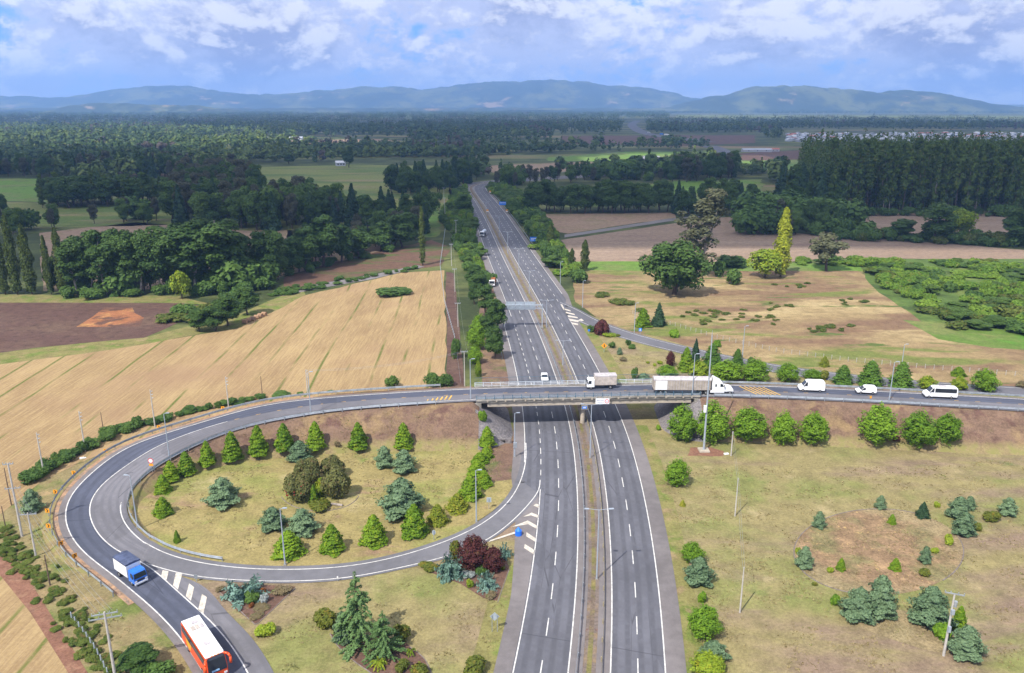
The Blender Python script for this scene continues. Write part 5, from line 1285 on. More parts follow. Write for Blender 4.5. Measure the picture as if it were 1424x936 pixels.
def mk_cedar(seed, h=12, r=4.2):
    g = np.random.default_rng(seed); q = []
    for t in range(15):                                              # long drooping boughs in whorls
        z0 = h * (.04 + .93 * (t / 15)); R = r * (1 - t / 15) ** .8 * g.uniform(.85, 1.12) + .25
        for k in range(9 if t < 11 else 5):
            a = g.random() * 6.28; L = R * g.uniform(.7, 1.1); n = int(36 + 40 * L / r)
            s = g.random(n) ** .7; x = L * s
            c = np.stack([x * math.cos(a) + g.normal(size=n) * .14 * (1.1 - s) * R * .5, x * math.sin(a) + g.normal(size=n) * .14 * (1.1 - s) * R * .5, z0 + .22 * x - .30 * x * s + g.normal(size=n) * .12], 1)
            c[:, 2] = np.maximum(c[:, 2], .05)
            q.append(leaf_quads(c, np.stack([.5 * np.cos(a + 0 * s), .5 * np.sin(a + 0 * s), 1 + 0 * s], 1) + g.normal(size=(n, 3)) * .35, .42, .2, g))
    n = 60; c = np.stack([g.normal(size=n) * .12, g.normal(size=n) * .12, h * (.9 + .13 * g.random(n))], 1); q.append(leaf_quads(c, g.normal(size=(n, 3)), .3, .14, g))
    return np.concatenate(q), trunk_mesh(h * .97, .26, [], BARK, seed=seed)
kind('cedar', 'deodar_cedar', F_CEDAR, [mk_cedar(21), mk_cedar(22)])
kind('darkcon', 'dark_conifer', F_DARKC, [mk_conifer(s, h=8, r=2.4, n=3000, leaf=.36, ragged=.3, power=.8) for s in (31, 32)])
def crownc(g, n, rx, rz, zc, rmin, rmax, squash=1.0):
    out = []
    for _ in range(n):
        d = g.normal(size=3); d /= np.linalg.norm(d); k = g.random() ** .4
        out.append((d[0] * rx * k, d[1] * rx * k, zc + d[2] * rz * k, g.uniform(rmin, rmax)))
    return out
def mk_broad(seed, h=8, n=8000, r=2.4, leaf=.215, nc=20, fol_r=(.7, 1.15), th=.16, low=.42):
    g = np.random.default_rng(seed); cl = crownc(g, nc * 2, r * .74, h * .43, h * .47, fol_r[0] * .6, fol_r[1] * .7)
    cl = [(x * (1.08 - .5 * max(0, z / h - .45)), y * (1.08 - .5 * max(0, z / h - .45)), z, q_) for x, y, z, q_ in cl]
    cl = [(x, y, z, rr * (1.1 - .35 * abs(z / h - low))) for x, y, z, rr in cl]
    m = int(n * .36)                                                       # an even oval mantle of leaves over the boughs
    d = g.normal(size=(m, 3)); d /= np.linalg.norm(d, axis=1, keepdims=True); az = np.arctan2(d[:, 1], d[:, 0])
    lob = 1 + .16 * np.sin(3 * az + 6 * d[:, 2] + seed) + .12 * np.sin(7 * az - 9 * d[:, 2] + 2 * seed)
    k = lob * (.80 + .22 * g.random(m)); tap = 1 - .45 * np.maximum(d[:, 2], 0) ** 1.3
    c = np.stack([d[:, 0] * r * k * tap, d[:, 1] * r * k * tap, np.maximum(.03, h * .49 + d[:, 2] * h * .47 * k)], 1)
    s = leaf * (.65 + .7 * g.random(m))
    q = leaf_quads(c, d + np.array([0, 0, .35]) + g.normal(size=(m, 3)) * .45, s * 1.3, s, g)
    return np.concatenate([clump_leaves(g, cl, n - m, leaf), q]), trunk_mesh(h * .75, th, cl[:6], BARK, .5, seed)
kind('broad', 'broadleaf_tree', F_BROAD, [mk_broad(s) for s in (41, 42, 43, 44)])
kind('lime', 'lime_tree', F_LIME, [mk_broad(s, h=5, r=1.9, nc=14, fol_r=(.55, .95)) for s in (45, 46)])
kind('plum', 'purple_plum_tree', F_PLUM, [mk_broad(s, h=5, r=2.6, nc=22, fol_r=(.7, 1.1), n=9000, leaf=.19) for s in (47, 48)])
def mk_bush(seed, n=1500, leaf=.16, nc=9, flat=1.0, h=1.0):
    g = np.random.default_rng(seed); cl = crownc(g, nc, .48, .28 * h, .42 * h, .28, .46); return clump_leaves(g, cl, n, leaf, flat), None
def bush(name, objname, fol, seeds, **k): kind(name, objname, fol, [mk_bush(s, **k) for s in seeds])
bush('call', 'bottlebrush_bush', F_CALL, (51, 52, 53), n=7000, leaf=.08, nc=18, h=1.35)
bush('olive', 'olive_shrub', F_OLIVE, (54, 55, 56), n=1700, leaf=.12, nc=12)
bush('limeb', 'lime_shrub', F_LIME, (57, 58), n=1300, leaf=.13)
bush('green', 'green_shrub', F_BROAD, (59, 60), n=1500)
bush('silver', 'silver_shrub', F_SILV, (61,), n=1200, leaf=.12); bush('rust', 'rust_shrub', F_RUST, (62, 63), n=1000, leaf=.12); bush('dry', 'heather_shrub', F_DRYS, (64, 65), n=1200, leaf=.1)
bush('plumb', 'purple_shrub', F_PLUM, (66,), n=2200, leaf=.12); bush('hedge', 'bramble_bush', F_HEDGE, (67, 68, 69), n=1500, leaf=.15, nc=12); bush('dkg', 'dark_green_shrub', F_SHRUB, (70, 71), n=1400, leaf=.14)
def mk_jun(seed):
    g = np.random.default_rng(seed); q = []
    for k in range(46):                                              # arching sprays
        a = g.random() * 6.28; L = g.uniform(.45, 1.15); e = g.uniform(.15, .95); n = 40; s = g.random(n)
        c = np.stack([L * s * math.cos(a) * (1.1 - .4 * e), L * s * math.sin(a) * (1.1 - .4 * e), e * .8 * s - .2 * s * s + .05], 1) + g.normal(size=(n, 3)) * .045
        c[:, 2] = np.maximum(c[:, 2], .02); q.append(leaf_quads(c, np.stack([np.cos(a) + 0 * s, np.sin(a) + 0 * s, .8 + 0 * s], 1) + g.normal(size=(n, 3)) * .5, .16, .08, g))
    return np.concatenate(q), None
kind('juniper', 'juniper_shrub', F_JUN, [mk_jun(s) for s in (72, 73, 74)])
def mk_palm(seed):
    g = np.random.default_rng(seed); q = []
    for k in range(16):
        a = 2 * PI * k / 16 + g.uniform(-.2, .2); s = np.linspace(0.05, 1, 16); e = g.uniform(.35, 1.0)
        c = np.stack([s * np.cos(a) * .9, s * np.sin(a) * .9, .25 + e * s * .75 - .62 * s * s], 1)
        q.append(leaf_quads(np.repeat(c, 2, 0), np.tile(np.array([[.3 * math.cos(a), .3 * math.sin(a), 1.0]]), (32, 1)) + g.normal(size=(32, 3)) * .3, .28, .10, g))
    return np.concatenate(q), trunk_mesh(.3, .09, [], BARK, seed=seed)
kind('palm', 'small_palm', F_LIME, [mk_palm(75), mk_palm(76)])
# woodland trees, larger
def mk_wood(seed, h=20, r=5.5, n=6500, leaf=.58, nc=26, low=.55, zr=.36, rad=(1.6, 2.7), bark=BARK, th=.4):
    g = np.random.default_rng(seed); cl = crownc(g, nc, r * .68, h * zr, h * low, *rad); return clump_leaves(g, cl, n, leaf, up=.5), trunk_mesh(h * .85, th, cl[:9], bark, .6, seed)
kind('wood', 'woodland_tree', F_WOOD, [mk_wood(s) for s in (81, 82, 83, 84)])
kind('woodgrey', 'grey_woodland_tree', F_WOODB, [mk_wood(s, h=22, r=5, n=5200, low=.6) for s in (85, 86, 87)])
kind('gum', 'pale_trunk_tree', F_WOOD, [mk_wood(s, h=26, r=6.6, nc=34, low=.62, zr=.33, rad=(1.5, 2.6), bark=BARKP, th=.36, n=8000) for s in (88, 89, 90)])
kind('grey', 'tall_gum_tree', F_GUM, [mk_wood(91, h=36, r=9.5, nc=40, low=.54, zr=.42, rad=(1.1, 2.3), n=4600, leaf=.6, bark=BARKP, th=.5)])
kind('bigoak', 'spreading_tree', F_WOOD, [mk_wood(92, h=20, r=12.5, nc=46, low=.50, zr=.34, rad=(2.2, 3.6), n=8000, leaf=.75, th=.75)])
kind('yelb', 'yellowish_tree', F_LIME, [mk_wood(93, h=12, r=6.5, nc=22, low=.55, zr=.3, n=3200, leaf=.6)])
kind('airy', 'airy_tree', F_GUM, [mk_wood(94, h=15, r=6.5, nc=24, low=.6, zr=.3, n=2600, leaf=.6, rad=(1.1, 1.9))])
def mk_pop(seed, h=28, r=2.6, n=3400, leaf=.7):
    g = np.random.default_rng(seed); u = g.random(n); R = r * np.sin(PI * np.clip(u * .9 + .1, 0, 1) ** .8) ** .6 * (.9 + .12 * np.sin(u * 23 + seed)) + .15
    a = g.random(n) * 6.28; rr = R * (.4 + .6 * np.sqrt(g.random(n))) * (1 + .28 * np.sin(3 * a + u * 17 + seed))
    c = np.stack([rr * np.cos(a), rr * np.sin(a), h * (.05 + .95 * u)], 1)
    return leaf_quads(c, np.stack([np.cos(a), np.sin(a), .3 + 0 * a], 1) + g.normal(size=(n, 3)) * .5, leaf * 1.3, leaf * .7, g), trunk_mesh(h * .8, .35, [], BARK, .2, seed)
kind('poplar', 'lombardy_poplar', F_POP, [mk_pop(s) for s in (95, 96, 97)]); kind('yelpop', 'yellow_poplar', F_YEL, [mk_pop(98, r=3.0, leaf=.8)])
kind('thinpop', 'thin_poplar', F_POP, [mk_pop(99, r=1.4, n=1300)])
def mk_euc(seed, h=40, n=2200):
    g = np.random.default_rng(seed); cl = []
    for k in range(26):
        z = h * (.10 + .88 * g.random() ** .75); R = 2.7 * min(1.1, 1.15 - (z / h - .45)) ; a = g.random() * 6.28; d = R * g.random() ** .6 * .8
        cl.append((d * math.cos(a), d * math.sin(a), z, g.uniform(1.1, 1.9) * (1.25 - .55 * z / h)))
    q = clump_leaves(g, cl, n, .95, flat=1.5, up=.2); return q, trunk_mesh(h * .95, .28, cl[:4], BARKP if seed % 3 == 0 else BARK, .25, seed)
kind('euc', 'plantation_eucalyptus', F_EUC, [mk_euc(s) for s in (101, 102, 103, 104, 105)])
kind('midcon', 'rounded_conifer', F_MID, [mk_conifer(s, h=7, r=2.3, power=.5, ragged=.3) for s in (33, 34)])
kind('woodl', 'light_woodland_tree', F_WOODL, [mk_wood(s, h=17, r=5.5) for s in (141, 142)])
kind('lush', 'scrub_bush', F_SCRUB, [(clump_leaves(np.random.default_rng(s), crownc(np.random.default_rng(s), 16, 2.0, .8, 1.1, .6, 1.2), 2400, .30), None) for s in (151, 152, 153, 154)])
kind('scrub', 'roadside_bush', F_SHRUB, [(clump_leaves(np.random.default_rng(s), crownc(np.random.default_rng(s), 14, 1.7, 1.1, 1.7, .9, 1.5), 1500, .42), None) for s in (111, 112, 113, 114)])
kind('scrubl', 'light_scrub_bush', F_HEDGE, [(clump_leaves(np.random.default_rng(s), crownc(np.random.default_rng(s), 14, 1.9, .8, 1.3, .8, 1.3), 1300, .40), None) for s in (115, 116, 117)])
kind('conif', 'woodland_conifer', F_DARKC, [mk_conifer(s, h=20, r=4.6, n=2600, leaf=.95, tiers=9, power=.8, ragged=.3) for s in (121, 122)])
# ---------------------------------------------------------------- the planted trees and shrubs, one by one
CG = 'young conifers ringing the loop lawn'
for k, (x, yb, yt, w, lb) in enumerate([
    (439.7, 622.5, 586, 26, 'young conifer below the lamp on the embankment, just right of a blue spruce'), (396, 624.6, 588.7, 26.5, 'young conifer just left of the small blue spruce at the lawn top'),
    (360, 632, 591, 26.5, 'young conifer third from the embankment lamp along the curve'), (324, 638.8, 600, 26, 'young conifer directly above the lone round blue spruce'), (289, 646, 613, 22, 'slimmer young conifer on the upper curve of the ring'),
    (260, 658.5, 627.7, 24, 'broad young conifer where the ring bends beside the guardrail'), (239, 673, 641, 24, 'young conifer just below the bend of the ring'), (228, 688, 660, 22, 'young conifer overlapped by its neighbours near the red disc sign'),
    (228, 720, 691, 26, 'low ragged young conifer near the inside lamp of the bend'), (247, 756, 737, 9.5, 'tiny lone conifer sapling on the west lawn'), (499, 622.7, 587, 25.6, 'young conifer at the slope foot, above the paired bottlebrush bushes'),
    (561.7, 622, 588, 24.8, 'young conifer at the slope foot above the pair of blue spruces'), (677.6, 619, 592.5, 22, 'young conifer closest to the bridge slope'), (676, 640, 621, 20, 'small young conifer beside the golden sapling'), (668, 647, 629, 24, 'young conifer third from the bridge slope in the crowded row'),
    (663, 663, 640, 25, 'young conifer in the middle of the crowded row'), (673, 679, 655, 24, 'young conifer right of the lamp in the crowded row'), (654, 697, 660, 32, 'largest young conifer of the crowded row, left of the lamp'),
    (577, 749.6, 701, 37, 'tallest young conifer, in front of the biggest blue spruce'), (521, 762, 716, 36, 'young conifer alone between two lawn shadows beside the ramp'), (463, 772.6, 729, 34, 'young conifer at the ramp edge below the spreading shrub'), (403, 778, 738, 42, 'wide young conifer behind the lamp at the loop bottom')]):
    at('conifer', x, yb, yt, w, lb, group=CG, var=k)
at('gold', 681, 631, 619, 9, 'golden yellow sapling beside the crowded conifer row'); at('gold', 636, 715, 686, 32, 'golden topped round conifer beside the lamp near the ramp'); at('gold', 609, 733, 701, 32, 'yellow green conifer between golden conifer and tallest conifer')
for x, yb, yt, w, lb in [(418, 646, 613, 32, 'small blue spruce behind the brown bottlebrush bushes'), (535, 653.5, 620, 25, 'left spruce of the touching blue pair'), (562.6, 661, 625, 32, 'right spruce of the touching blue pair'), (559, 720, 666, 58, 'biggest sprawling blue spruce in the loop lawn'),
                         (381, 741, 705.6, 36, 'blue spruce left of the lamp at the loop bottom'), (422, 748, 708, 41, 'blue spruce right of the lamp at the loop bottom'), (312, 708, 664, 43, 'lone round blue spruce on the west side of the loop lawn')]:
    at('spruce', x, yb, yt, w, lb)
c1 = [at('call', 430, 676, 637, 34, 'round brown bottlebrush bush at the back left of the loop bed'), at('call', 414.7, 703, 659, 38, 'brown bottlebrush bush dotted with red flowers'), at('call', 463, 668, 634, 32, 'brown bottlebrush bush at the back right of the loop bed'), at('call', 468.5, 698, 650, 38, 'tall smooth brown green bottlebrush bush beside the log')]
rr = random.Random(4)
for k in range(12):
    a = rr.uniform(-2.4, -.6); e = rr.uniform(-.1, .9); m = MB(); me_ = c1[1]
    m.box((0, 0, 0), (.032, .032, .05)); f_ = m.build('red_flower', F_RED, me_); f_.location = (.78 * math.cos(a) * math.cos(e * .8), .78 * math.sin(a) * math.cos(e * .8), .55 + .5 * math.sin(e)); f_.rotation_euler = (rr.random(), rr.random(), 0)
    f_.matrix_parent_inverse = Matrix.Rotation(-me_.rotation_euler.z, 4, 'Z')
at('limeb', 446, 694, 666, 19, 'bright green shrub between the brown bottlebrush bushes'); at('conifer', 437, 702, 674, 13, 'narrow dark green cone among the bottlebrush bushes'); at('olive', 446, 712.5, 697, 34, 'low spreading yellow green shrub in front of the bottlebrush bushes'); at('dry', 469.5, 620, 614, 9, 'tiny dry shrub between two conifers at the slope foot')
at('green', 671, 586, 571, 12, 'green creeper clump on the stone slope west of the bridge')
# striped gore bed
for kn, x, yb, yt, w, lb in [('juniper', 340, 838, 808, 56, 'blue juniper sprawling at the corner of the triangular bed'), ('dkg', 351, 841, 823, 22, 'dark green mound beside the blue juniper'), ('rust', 367.5, 825, 818, 13, 'rust orange shrub at the top of the triangular bed'), ('silver', 368.5, 841, 826, 13, 'silver grey shrub in the triangular bed'),
    ('rust', 351, 847, 838, 9, 'small rust shrub below the dark green mound'), ('dry', 393, 830, 817, 22, 'dry heather patch at the right of the triangular bed'), ('dry', 357, 862, 854, 19, 'dry heather patch at the lower tip of the triangular bed'), ('dry', 362, 850, 842, 22, 'dry heather patch below the silver shrub'), ('dry', 306, 824, 816, 12, 'dry tuft at the left corner of the triangular bed'),
    ('limeb', 369.7, 889, 869.5, 25, 'round lime shrub alone beside the slip road'), ('olive', 454.7, 881, 850, 38, 'dense olive mound left of the tall cedar'), ('cedar', 500, 906, 795, 62, 'tallest deodar cedar with a drooping tip'), ('cedar', 535, 922, 850, 52, 'shorter deodar cedar in front of the tallest one'),
    ('spruce', 478, 900, 850, 28, 'bluish conifer tucked against the left of the tall cedar'), ('olive', 557, 897, 869, 26, 'olive shrub right of the cedars'), ('palm', 471, 886, 873, 16, 'yellow green palm between the olive mound and the cedars'), ('palm', 527, 934, 917, 23, 'yellow green palm in front of the shorter cedar'), ('palm', 571.6, 915, 902, 14, 'small palm at the right of the cedar bed'),
    ('olive', 559, 937, 920, 20, 'small round shrub at the bottom of the cedar bed'), ('olive', 585, 948, 924, 28, 'shrub cut by the picture bottom in the cedar bed'), ('olive', 660, 948, 919, 34, 'olive shrub cut by the picture bottom beside the motorway'),
    ('plum', 658, 797, 744, 43, 'larger purple plum tree in the ramp corner bed'), ('plum', 686, 800, 760, 29, 'smaller purple plum tree beside the larger one'), ('olive', 634, 784, 752, 22, 'pale olive shrub left of the purple plums'), ('juniper', 627, 808, 776, 44, 'blue juniper left of the purple plums'), ('silver', 651, 805, 793, 20, 'silver shrub in front of the purple plums'),
    ('dkg', 669, 802, 788, 17, 'dark green shrub in front of the purple plums'), ('juniper', 677, 823, 799, 32, 'blue juniper nearest in the ramp corner bed'), ('limeb', 653, 819, 806, 11, 'yellow shrub left of the nearest juniper'), ('juniper', 701.5, 779, 758, 21, 'pale blue juniper right of the purple plums'), ('olive', 595.5, 795, 784, 25, 'low green shrub by itself near the ramp edge'), ('dry', 682, 834, 825, 16, 'dry heather clump at the tip of the ramp corner bed'), ('olive', 699, 795, 785, 9, 'small olive tuft at the right edge of the plum bed')]:
    at(kn, x, yb, yt, w, lb)
sheet_poly('bed_ground', wavy(poly([(300, 818), (345, 813), (411, 816), (357, 869), (330, 850)]), .1, 3), G_MULCH, .055)
sheet_poly('bed_ground', wavy(poly([(600, 797), (640, 770), (702, 772), (708, 790), (691, 836), (672, 832), (640, 812)]), .15, 3), G_MULCH, .055)
sheet_poly('bed_ground', wavy(poly([(458, 882), (480, 880), (560, 890), (592, 918), (600, 945), (560, 960), (515, 936), (480, 912)]), .15, 3), G_MULCH, .055)
def kerb(pts, label, closed=False, r=.09):
    A = resample(pts, .8); m = MB(); m.path([p - A[0] + Vector((0, 0, .04)) for p in A], r, n=5); o = m.build('bed_kerb', KERBM); o.location = A[0]
    return tag(o, label, 'kerb')
kerb(poly([(300, 819), (356, 870), (411, 818)]), 'stone kerb round the triangular gore bed'); kerb(poly([(692, 838), (700, 815), (708, 792)]), 'stone kerb on the motorway side of the plum bed'); kerb(cr(poly([(459, 882), (470, 899), (490, 918), (520, 939)])) , 'curved stone kerb left of the cedars'); kerb(cr(poly([(570, 900), (590, 916), (602, 942)])), 'curved stone kerb right of the cedars')
kerb(cr([P(445 + 55 * math.cos(t), 685 + 26 * math.sin(t)) for t in np.linspace(.2, 2.9, 12)]), 'curved stone kerb in front of the bottlebrush bushes')
# right-hand meadow
RG = 'broadleaf trees along the foot of the raised road'
for k, (kn, x, yb, yt, w, lb) in enumerate([('broad', 947.7, 616, 562, 38, 'pointed broadleaf tree nearest the stone slope left of the mast'), ('broad', 990, 619, 557, 44, 'tall broadleaf tree directly behind the mast'), ('broad', 1039.6, 618, 566, 46, 'wide broadleaf tree right of the mast'), ('broad', 1088.7, 617, 571, 35, 'slim broadleaf tree fourth from the bridge'), ('broad', 1129, 616, 573, 38, 'darker broadleaf tree fifth from the bridge'),
        ('broad', 1218, 616, 562, 47, 'largest broadleaf tree, below the small white van'), ('broad', 1274.6, 620, 570, 44, 'broadleaf tree below the minibus with a lobed crown'), ('broad', 1315, 616, 574, 36, 'easternmost broadleaf tree of the slope row')]): at(kn, x, yb, yt, w, lb, group=RG, var=k)
for kn, x, yb, yt, w, lb in [('broad', 941, 680, 637, 33, 'lone bright broadleaf tree beside the motorway below the mast'), ('gold', 949, 705, 695, 9, 'tiny yellow sapling below the lone broadleaf tree'), ('plumb', 1245, 613, 606, 11, 'small dark purple shrub between two slope trees'), ('green', 916, 599, 591, 8, 'small green shrub on the stone slope east of the motorway'),
    ('broad', 962, 787, 754, 31, 'small broadleaf tree touching a blue spruce by the motorway'), ('spruce', 970.6, 819, 775, 38, 'blue spruce touching a small broadleaf tree by the motorway'), ('green', 976, 841, 823, 13, 'small green shrub between spruce and round tree'), ('broad', 978, 896, 843, 44, 'round bright broadleaf tree nearest the meadow pole'), ('spruce', 992, 925, 893, 38, 'blue spruce half hidden by the lime tree'), ('lime', 983, 948, 909, 45, 'yellow green tree cut by the picture bottom'),
    ('spruce', 1223.5, 710, 689, 15, 'small spruce at the top of the garden circle'), ('spruce', 1138, 737, 711, 18, 'small spruce at the upper left of the garden circle'), ('conifer', 1239.6, 730, 715, 11, 'small dark cone inside the top of the circle'), ('darkcon', 1282, 722, 698, 18, 'dark green split conifer at the top right of the circle'), ('limeb', 1302, 707, 698, 9, 'tiny lime shrub right of the dark split conifer'),
    ('spruce', 1331, 726, 691, 30, 'spruce at the back of the right-hand spruce trio'), ('spruce', 1347, 711, 690, 16, 'small spruce poking out behind the trio'), ('spruce', 1338, 749, 712, 29, 'front spruce of the right-hand trio'), ('olive', 1358.5, 739, 728, 16, 'low brownish shrub right of the spruce trio'), ('olive', 1379, 729, 711.5, 24, 'double olive shrub between the trio and the far right spruce'), ('spruce', 1399.6, 720, 692, 23, 'far right small spruce outside the circle'),
    ('limeb', 1319, 759, 744.6, 13, 'round lime shrub on the right rim of the circle'), ('limeb', 1299, 771, 762, 9, 'tiny yellow shrub on the right rim of the circle'), ('spruce', 1285, 786, 759.6, 16, 'small spruce on the lower right rim of the circle'), ('conifer', 1244, 795.4, 776, 15, 'small green cone in the lower middle of the circle'), ('olive', 1283.5, 804, 792.4, 20, 'low olive shrub at the lower right of the circle'),
    ('conifer', 1168.5, 795, 776, 12.7, 'small green cone in the lower left of the circle'), ('limeb', 1154, 798, 789, 10, 'lime shrub beside the lower left cone'), ('spruce', 1117, 794, 759.6, 23, 'spruce on the left rim of the circle'), ('limeb', 1109, 772, 761, 8, 'yellowish shrub peeking behind the left rim spruce'), ('olive', 1133, 816, 810, 8, 'tiny shrub on the lower left rim'), ('green', 1160.7, 844, 827.5, 15, 'round green shrub left of the big double spruce'),
    ('spruce', 1220, 866, 801, 44, 'taller half of the big double spruce'), ('spruce', 1191, 869, 818, 46, 'wider half of the big double spruce'), ('spruce', 1289, 877, 816, 51, 'big round spruce left of the T pole'), ('green', 1310, 894, 868, 22, 'green shrub behind the foot of the T pole'), ('conifer', 1331, 880, 843, 20, 'olive green conifer right of the T pole'), ('spruce', 1339, 923, 871, 46, 'big spruce right of the foot of the T pole')]:
    at(kn, x, yb, yt, w, lb)
ell = lambda t: P(1222 + 118 * math.cos(t), 768 + 60 * math.sin(t))
sheet_poly('bed_ground', wavy([ell(t) for t in np.linspace(0, 6.15, 40)] + [], .2, 4), G_BED, .05)
sheet_poly('bed_ground', wavy(poly([(1170, 840), (1260, 850), (1330, 870), (1350, 915), (1290, 905), (1200, 875)]), .4, 4), G_BED, .055)
kerb(cr([ell(t) for t in np.linspace(2.6, 5.2, 26)]), 'low stone kerb along the far rim of the garden circle', r=.1); kerb(cr([ell(t) for t in np.linspace(5.9, 7.0, 10)]), 'low stone kerb along the right rim of the garden circle', r=.1); kerb(cr([ell(t) for t in np.linspace(1.9, 2.7, 10)]), 'low stone kerb along the lower left rim of the garden circle', r=.1)
# island beyond the bridge
for kn, x, yb, yt, w, lb in [('plumb', 836, 467, 445.5, 19, 'dark purple shrub at the far slip road gore'), ('limeb', 848, 469.5, 463, 17, 'low yellow green shrub at the foot of the dark purple shrub'), ('olive', 859, 469, 464.5, 7, 'tiny olive shrub at the end of the gore bed'), ('dkg', 823, 463, 452, 13, 'green shrub left of the dark purple shrub'), ('dkg', 851, 485, 475, 10, 'dark round shrub right of the orange diamond sign'), ('dkg', 873, 481, 472, 8, 'small dark shrub left of a matching larger one'), ('dkg', 878.7, 486, 477.5, 10, 'dark round shrub nearer the slip road'),
    ('spruce', 861.6, 494, 483, 8, 'tiny spruce in the slip road island'), ('dry', 866, 503, 497, 11, 'dry shrub in the slip road island'), ('plum', 932, 511, 487, 12, 'narrow dark red tree left of the conifer group'), ('conifer', 953.6, 518, 483, 22, 'yellowish conifer between the red tree and dark spruce'), ('darkcon', 966, 512, 471, 15, 'tall thin dark spruce left of the mast'), ('lime', 971.6, 528, 502, 28, 'yellow green tree behind the semi trailer'), ('midcon', 989.6, 513, 477.5, 29, 'broad dark conifer right of the mast top'), ('broad', 927, 526, 508, 29, 'round green tree behind the rear of the trailer'),
    ('dkg', 882.5, 528, 511, 9, 'narrow dark shrub behind the white railing'), ('spruce', 895, 528, 519, 16, 'bluish low shrub behind the white railing'), ('limeb', 900.5, 506, 502.5, 5, 'tiny yellow shrub, leftmost of three in the island'), ('limeb', 910, 510, 505, 5, 'tiny yellow shrub, middle of three in the island'), ('limeb', 917.5, 507, 501.5, 7, 'tiny yellow shrub, rightmost of three in the island'), ('midcon', 1024.7, 512, 485, 18, 'dark pointed tree behind the white cab'), ('broad', 1010.5, 532, 500.5, 43, 'wide green tree behind the white cab'),
    ('broad', 1049, 533, 498.6, 39, 'wide green tree above the yellow rumble bars'), ('dkg', 1045, 507, 497, 12, 'dark bush beyond the slip road above the green trees'), ('conifer', 894, 456, 428.4, 22, 'green conifer beside the slip road lamp'), ('darkcon', 915.7, 455, 421, 19, 'dark spruce right of the green conifer beyond the slip road'), ('green', 938, 471, 458, 13, 'round green bush beyond the slip road'), ('green', 997.8, 484, 473, 10, 'small round green bush on the dry bank beyond the mast'),
    ('broad', 1094.5, 533, 505, 30, 'round green tree above the panel van'), ('broad', 1128.6, 529, 513.7, 25, 'low green tree right of the panel van'), ('olive', 1145, 529, 516, 15, 'olive bush touching the low green tree'), ('midcon', 1171, 537, 507.5, 28, 'green conical tree left of the small van'), ('midcon', 1209, 539, 501.5, 35, 'dark conical tree right behind the small van'), ('midcon', 1251.7, 540, 503, 32, 'dark split tree right of the roadside lamp'), ('lime', 1288.6, 544, 523, 23, 'yellow green bush left of the minibus'),
    ('conifer', 1332, 525, 510, 19, 'small conifer behind the lime tree by the minibus'), ('lime', 1333, 544, 524, 19, 'small lime tree right of the minibus'), ('broad', 1367, 546, 512.6, 35, 'round green tree last along the raised road'), ('gold', 1145.7, 511, 495, 14, 'lone golden conifer on the bank beyond the slip road'), ('dry', 1418, 540, 530, 14, 'greyish bush cut by the picture edge')]:
    at(kn, x, yb, yt, w, lb)
# bottom-left verge: bramble bank and hedge
HG = 'brambles banked along the left verge'
rr = random.Random(21)
def strip(kn, px, n, sp_px, h, w, label, cat, group, jit=1.5):
    A = cr(poly(px), 1.0); L = len(A)
    for k in range(n):
        q = A[int((k + rr.random() * .8) * L / n) % L] + Vector((rr.uniform(-jit, jit), rr.uniform(-jit, jit), 0)); q.z = ground_z(q.x, q.y)
        hh = h * rr.uniform(.5, 1.3); plant(kn, q, hh, w * rr.uniform(.5, 1.3), label, cat, group, rnd=rr)
strip('hedge', [(-5, 742), (20, 770), (55, 800), (85, 845), (120, 890), (150, 950)], 150, 0, .6, 1.35, 'low tangled bramble in the bank beside the red dirt track', 'bramble', HG, 2.1)
strip('scrub', [(38, 672), (75, 648), (112, 627), (135, 618), (160, 603), (200, 593), (232, 584)], 30, 0, 2.1, 3.6, 'dark green hedge bush along the stubble field by the bend', 'hedge bush', 'hedge beside the bend', .8)
strip('scrub', [(232, 584), (262, 574), (300, 567), (335, 560), (347, 557)], 16, 0, 1.4, 2.6, 'smaller hedge bush where the hedge thins out at the field edge', 'hedge bush', 'thin end of the hedge', .6)
for x, yb, yt, w, lb in [(362, 557, 548, 16, 'round bush under the thin brown pole at the field edge'), (392, 553, 546, 24, 'wide low bush at the field edge behind the road'), (418, 549, 545, 9, 'tiny bush left of the embankment lamp at the field edge'), (460, 547, 543, 10, 'last tiny bush on the field edge')]: at('scrub', x, yb, yt, w, lb, 'bush')
at('scrub', 546, 541, 523, 18, 'dark bush standing in the stubble near the road', 'bush'); at('scrub', 600, 540, 519, 22, 'bush beside the small lamp at the field corner', 'bush'); at('scrub', 618, 540, 521, 22, 'bush right of the small lamp at the field corner', 'bush')
at('spruce', 47, 716, 680, 26, 'bluish spruce beside the tallest pale pole'); b = P(195, 932); plant('wood', b, 3.2, 3.8, 'dark green tree at the bottom of the left verge', 'tree'); b = P(222, 948); plant('scrub', b, 2.0, 4.0, 'bush at the bottom edge beside the slip road', 'bush')
at('dkg', 545, 411, 400, 48, 'isolated green patch of scrub in the stubble field', 'bush')
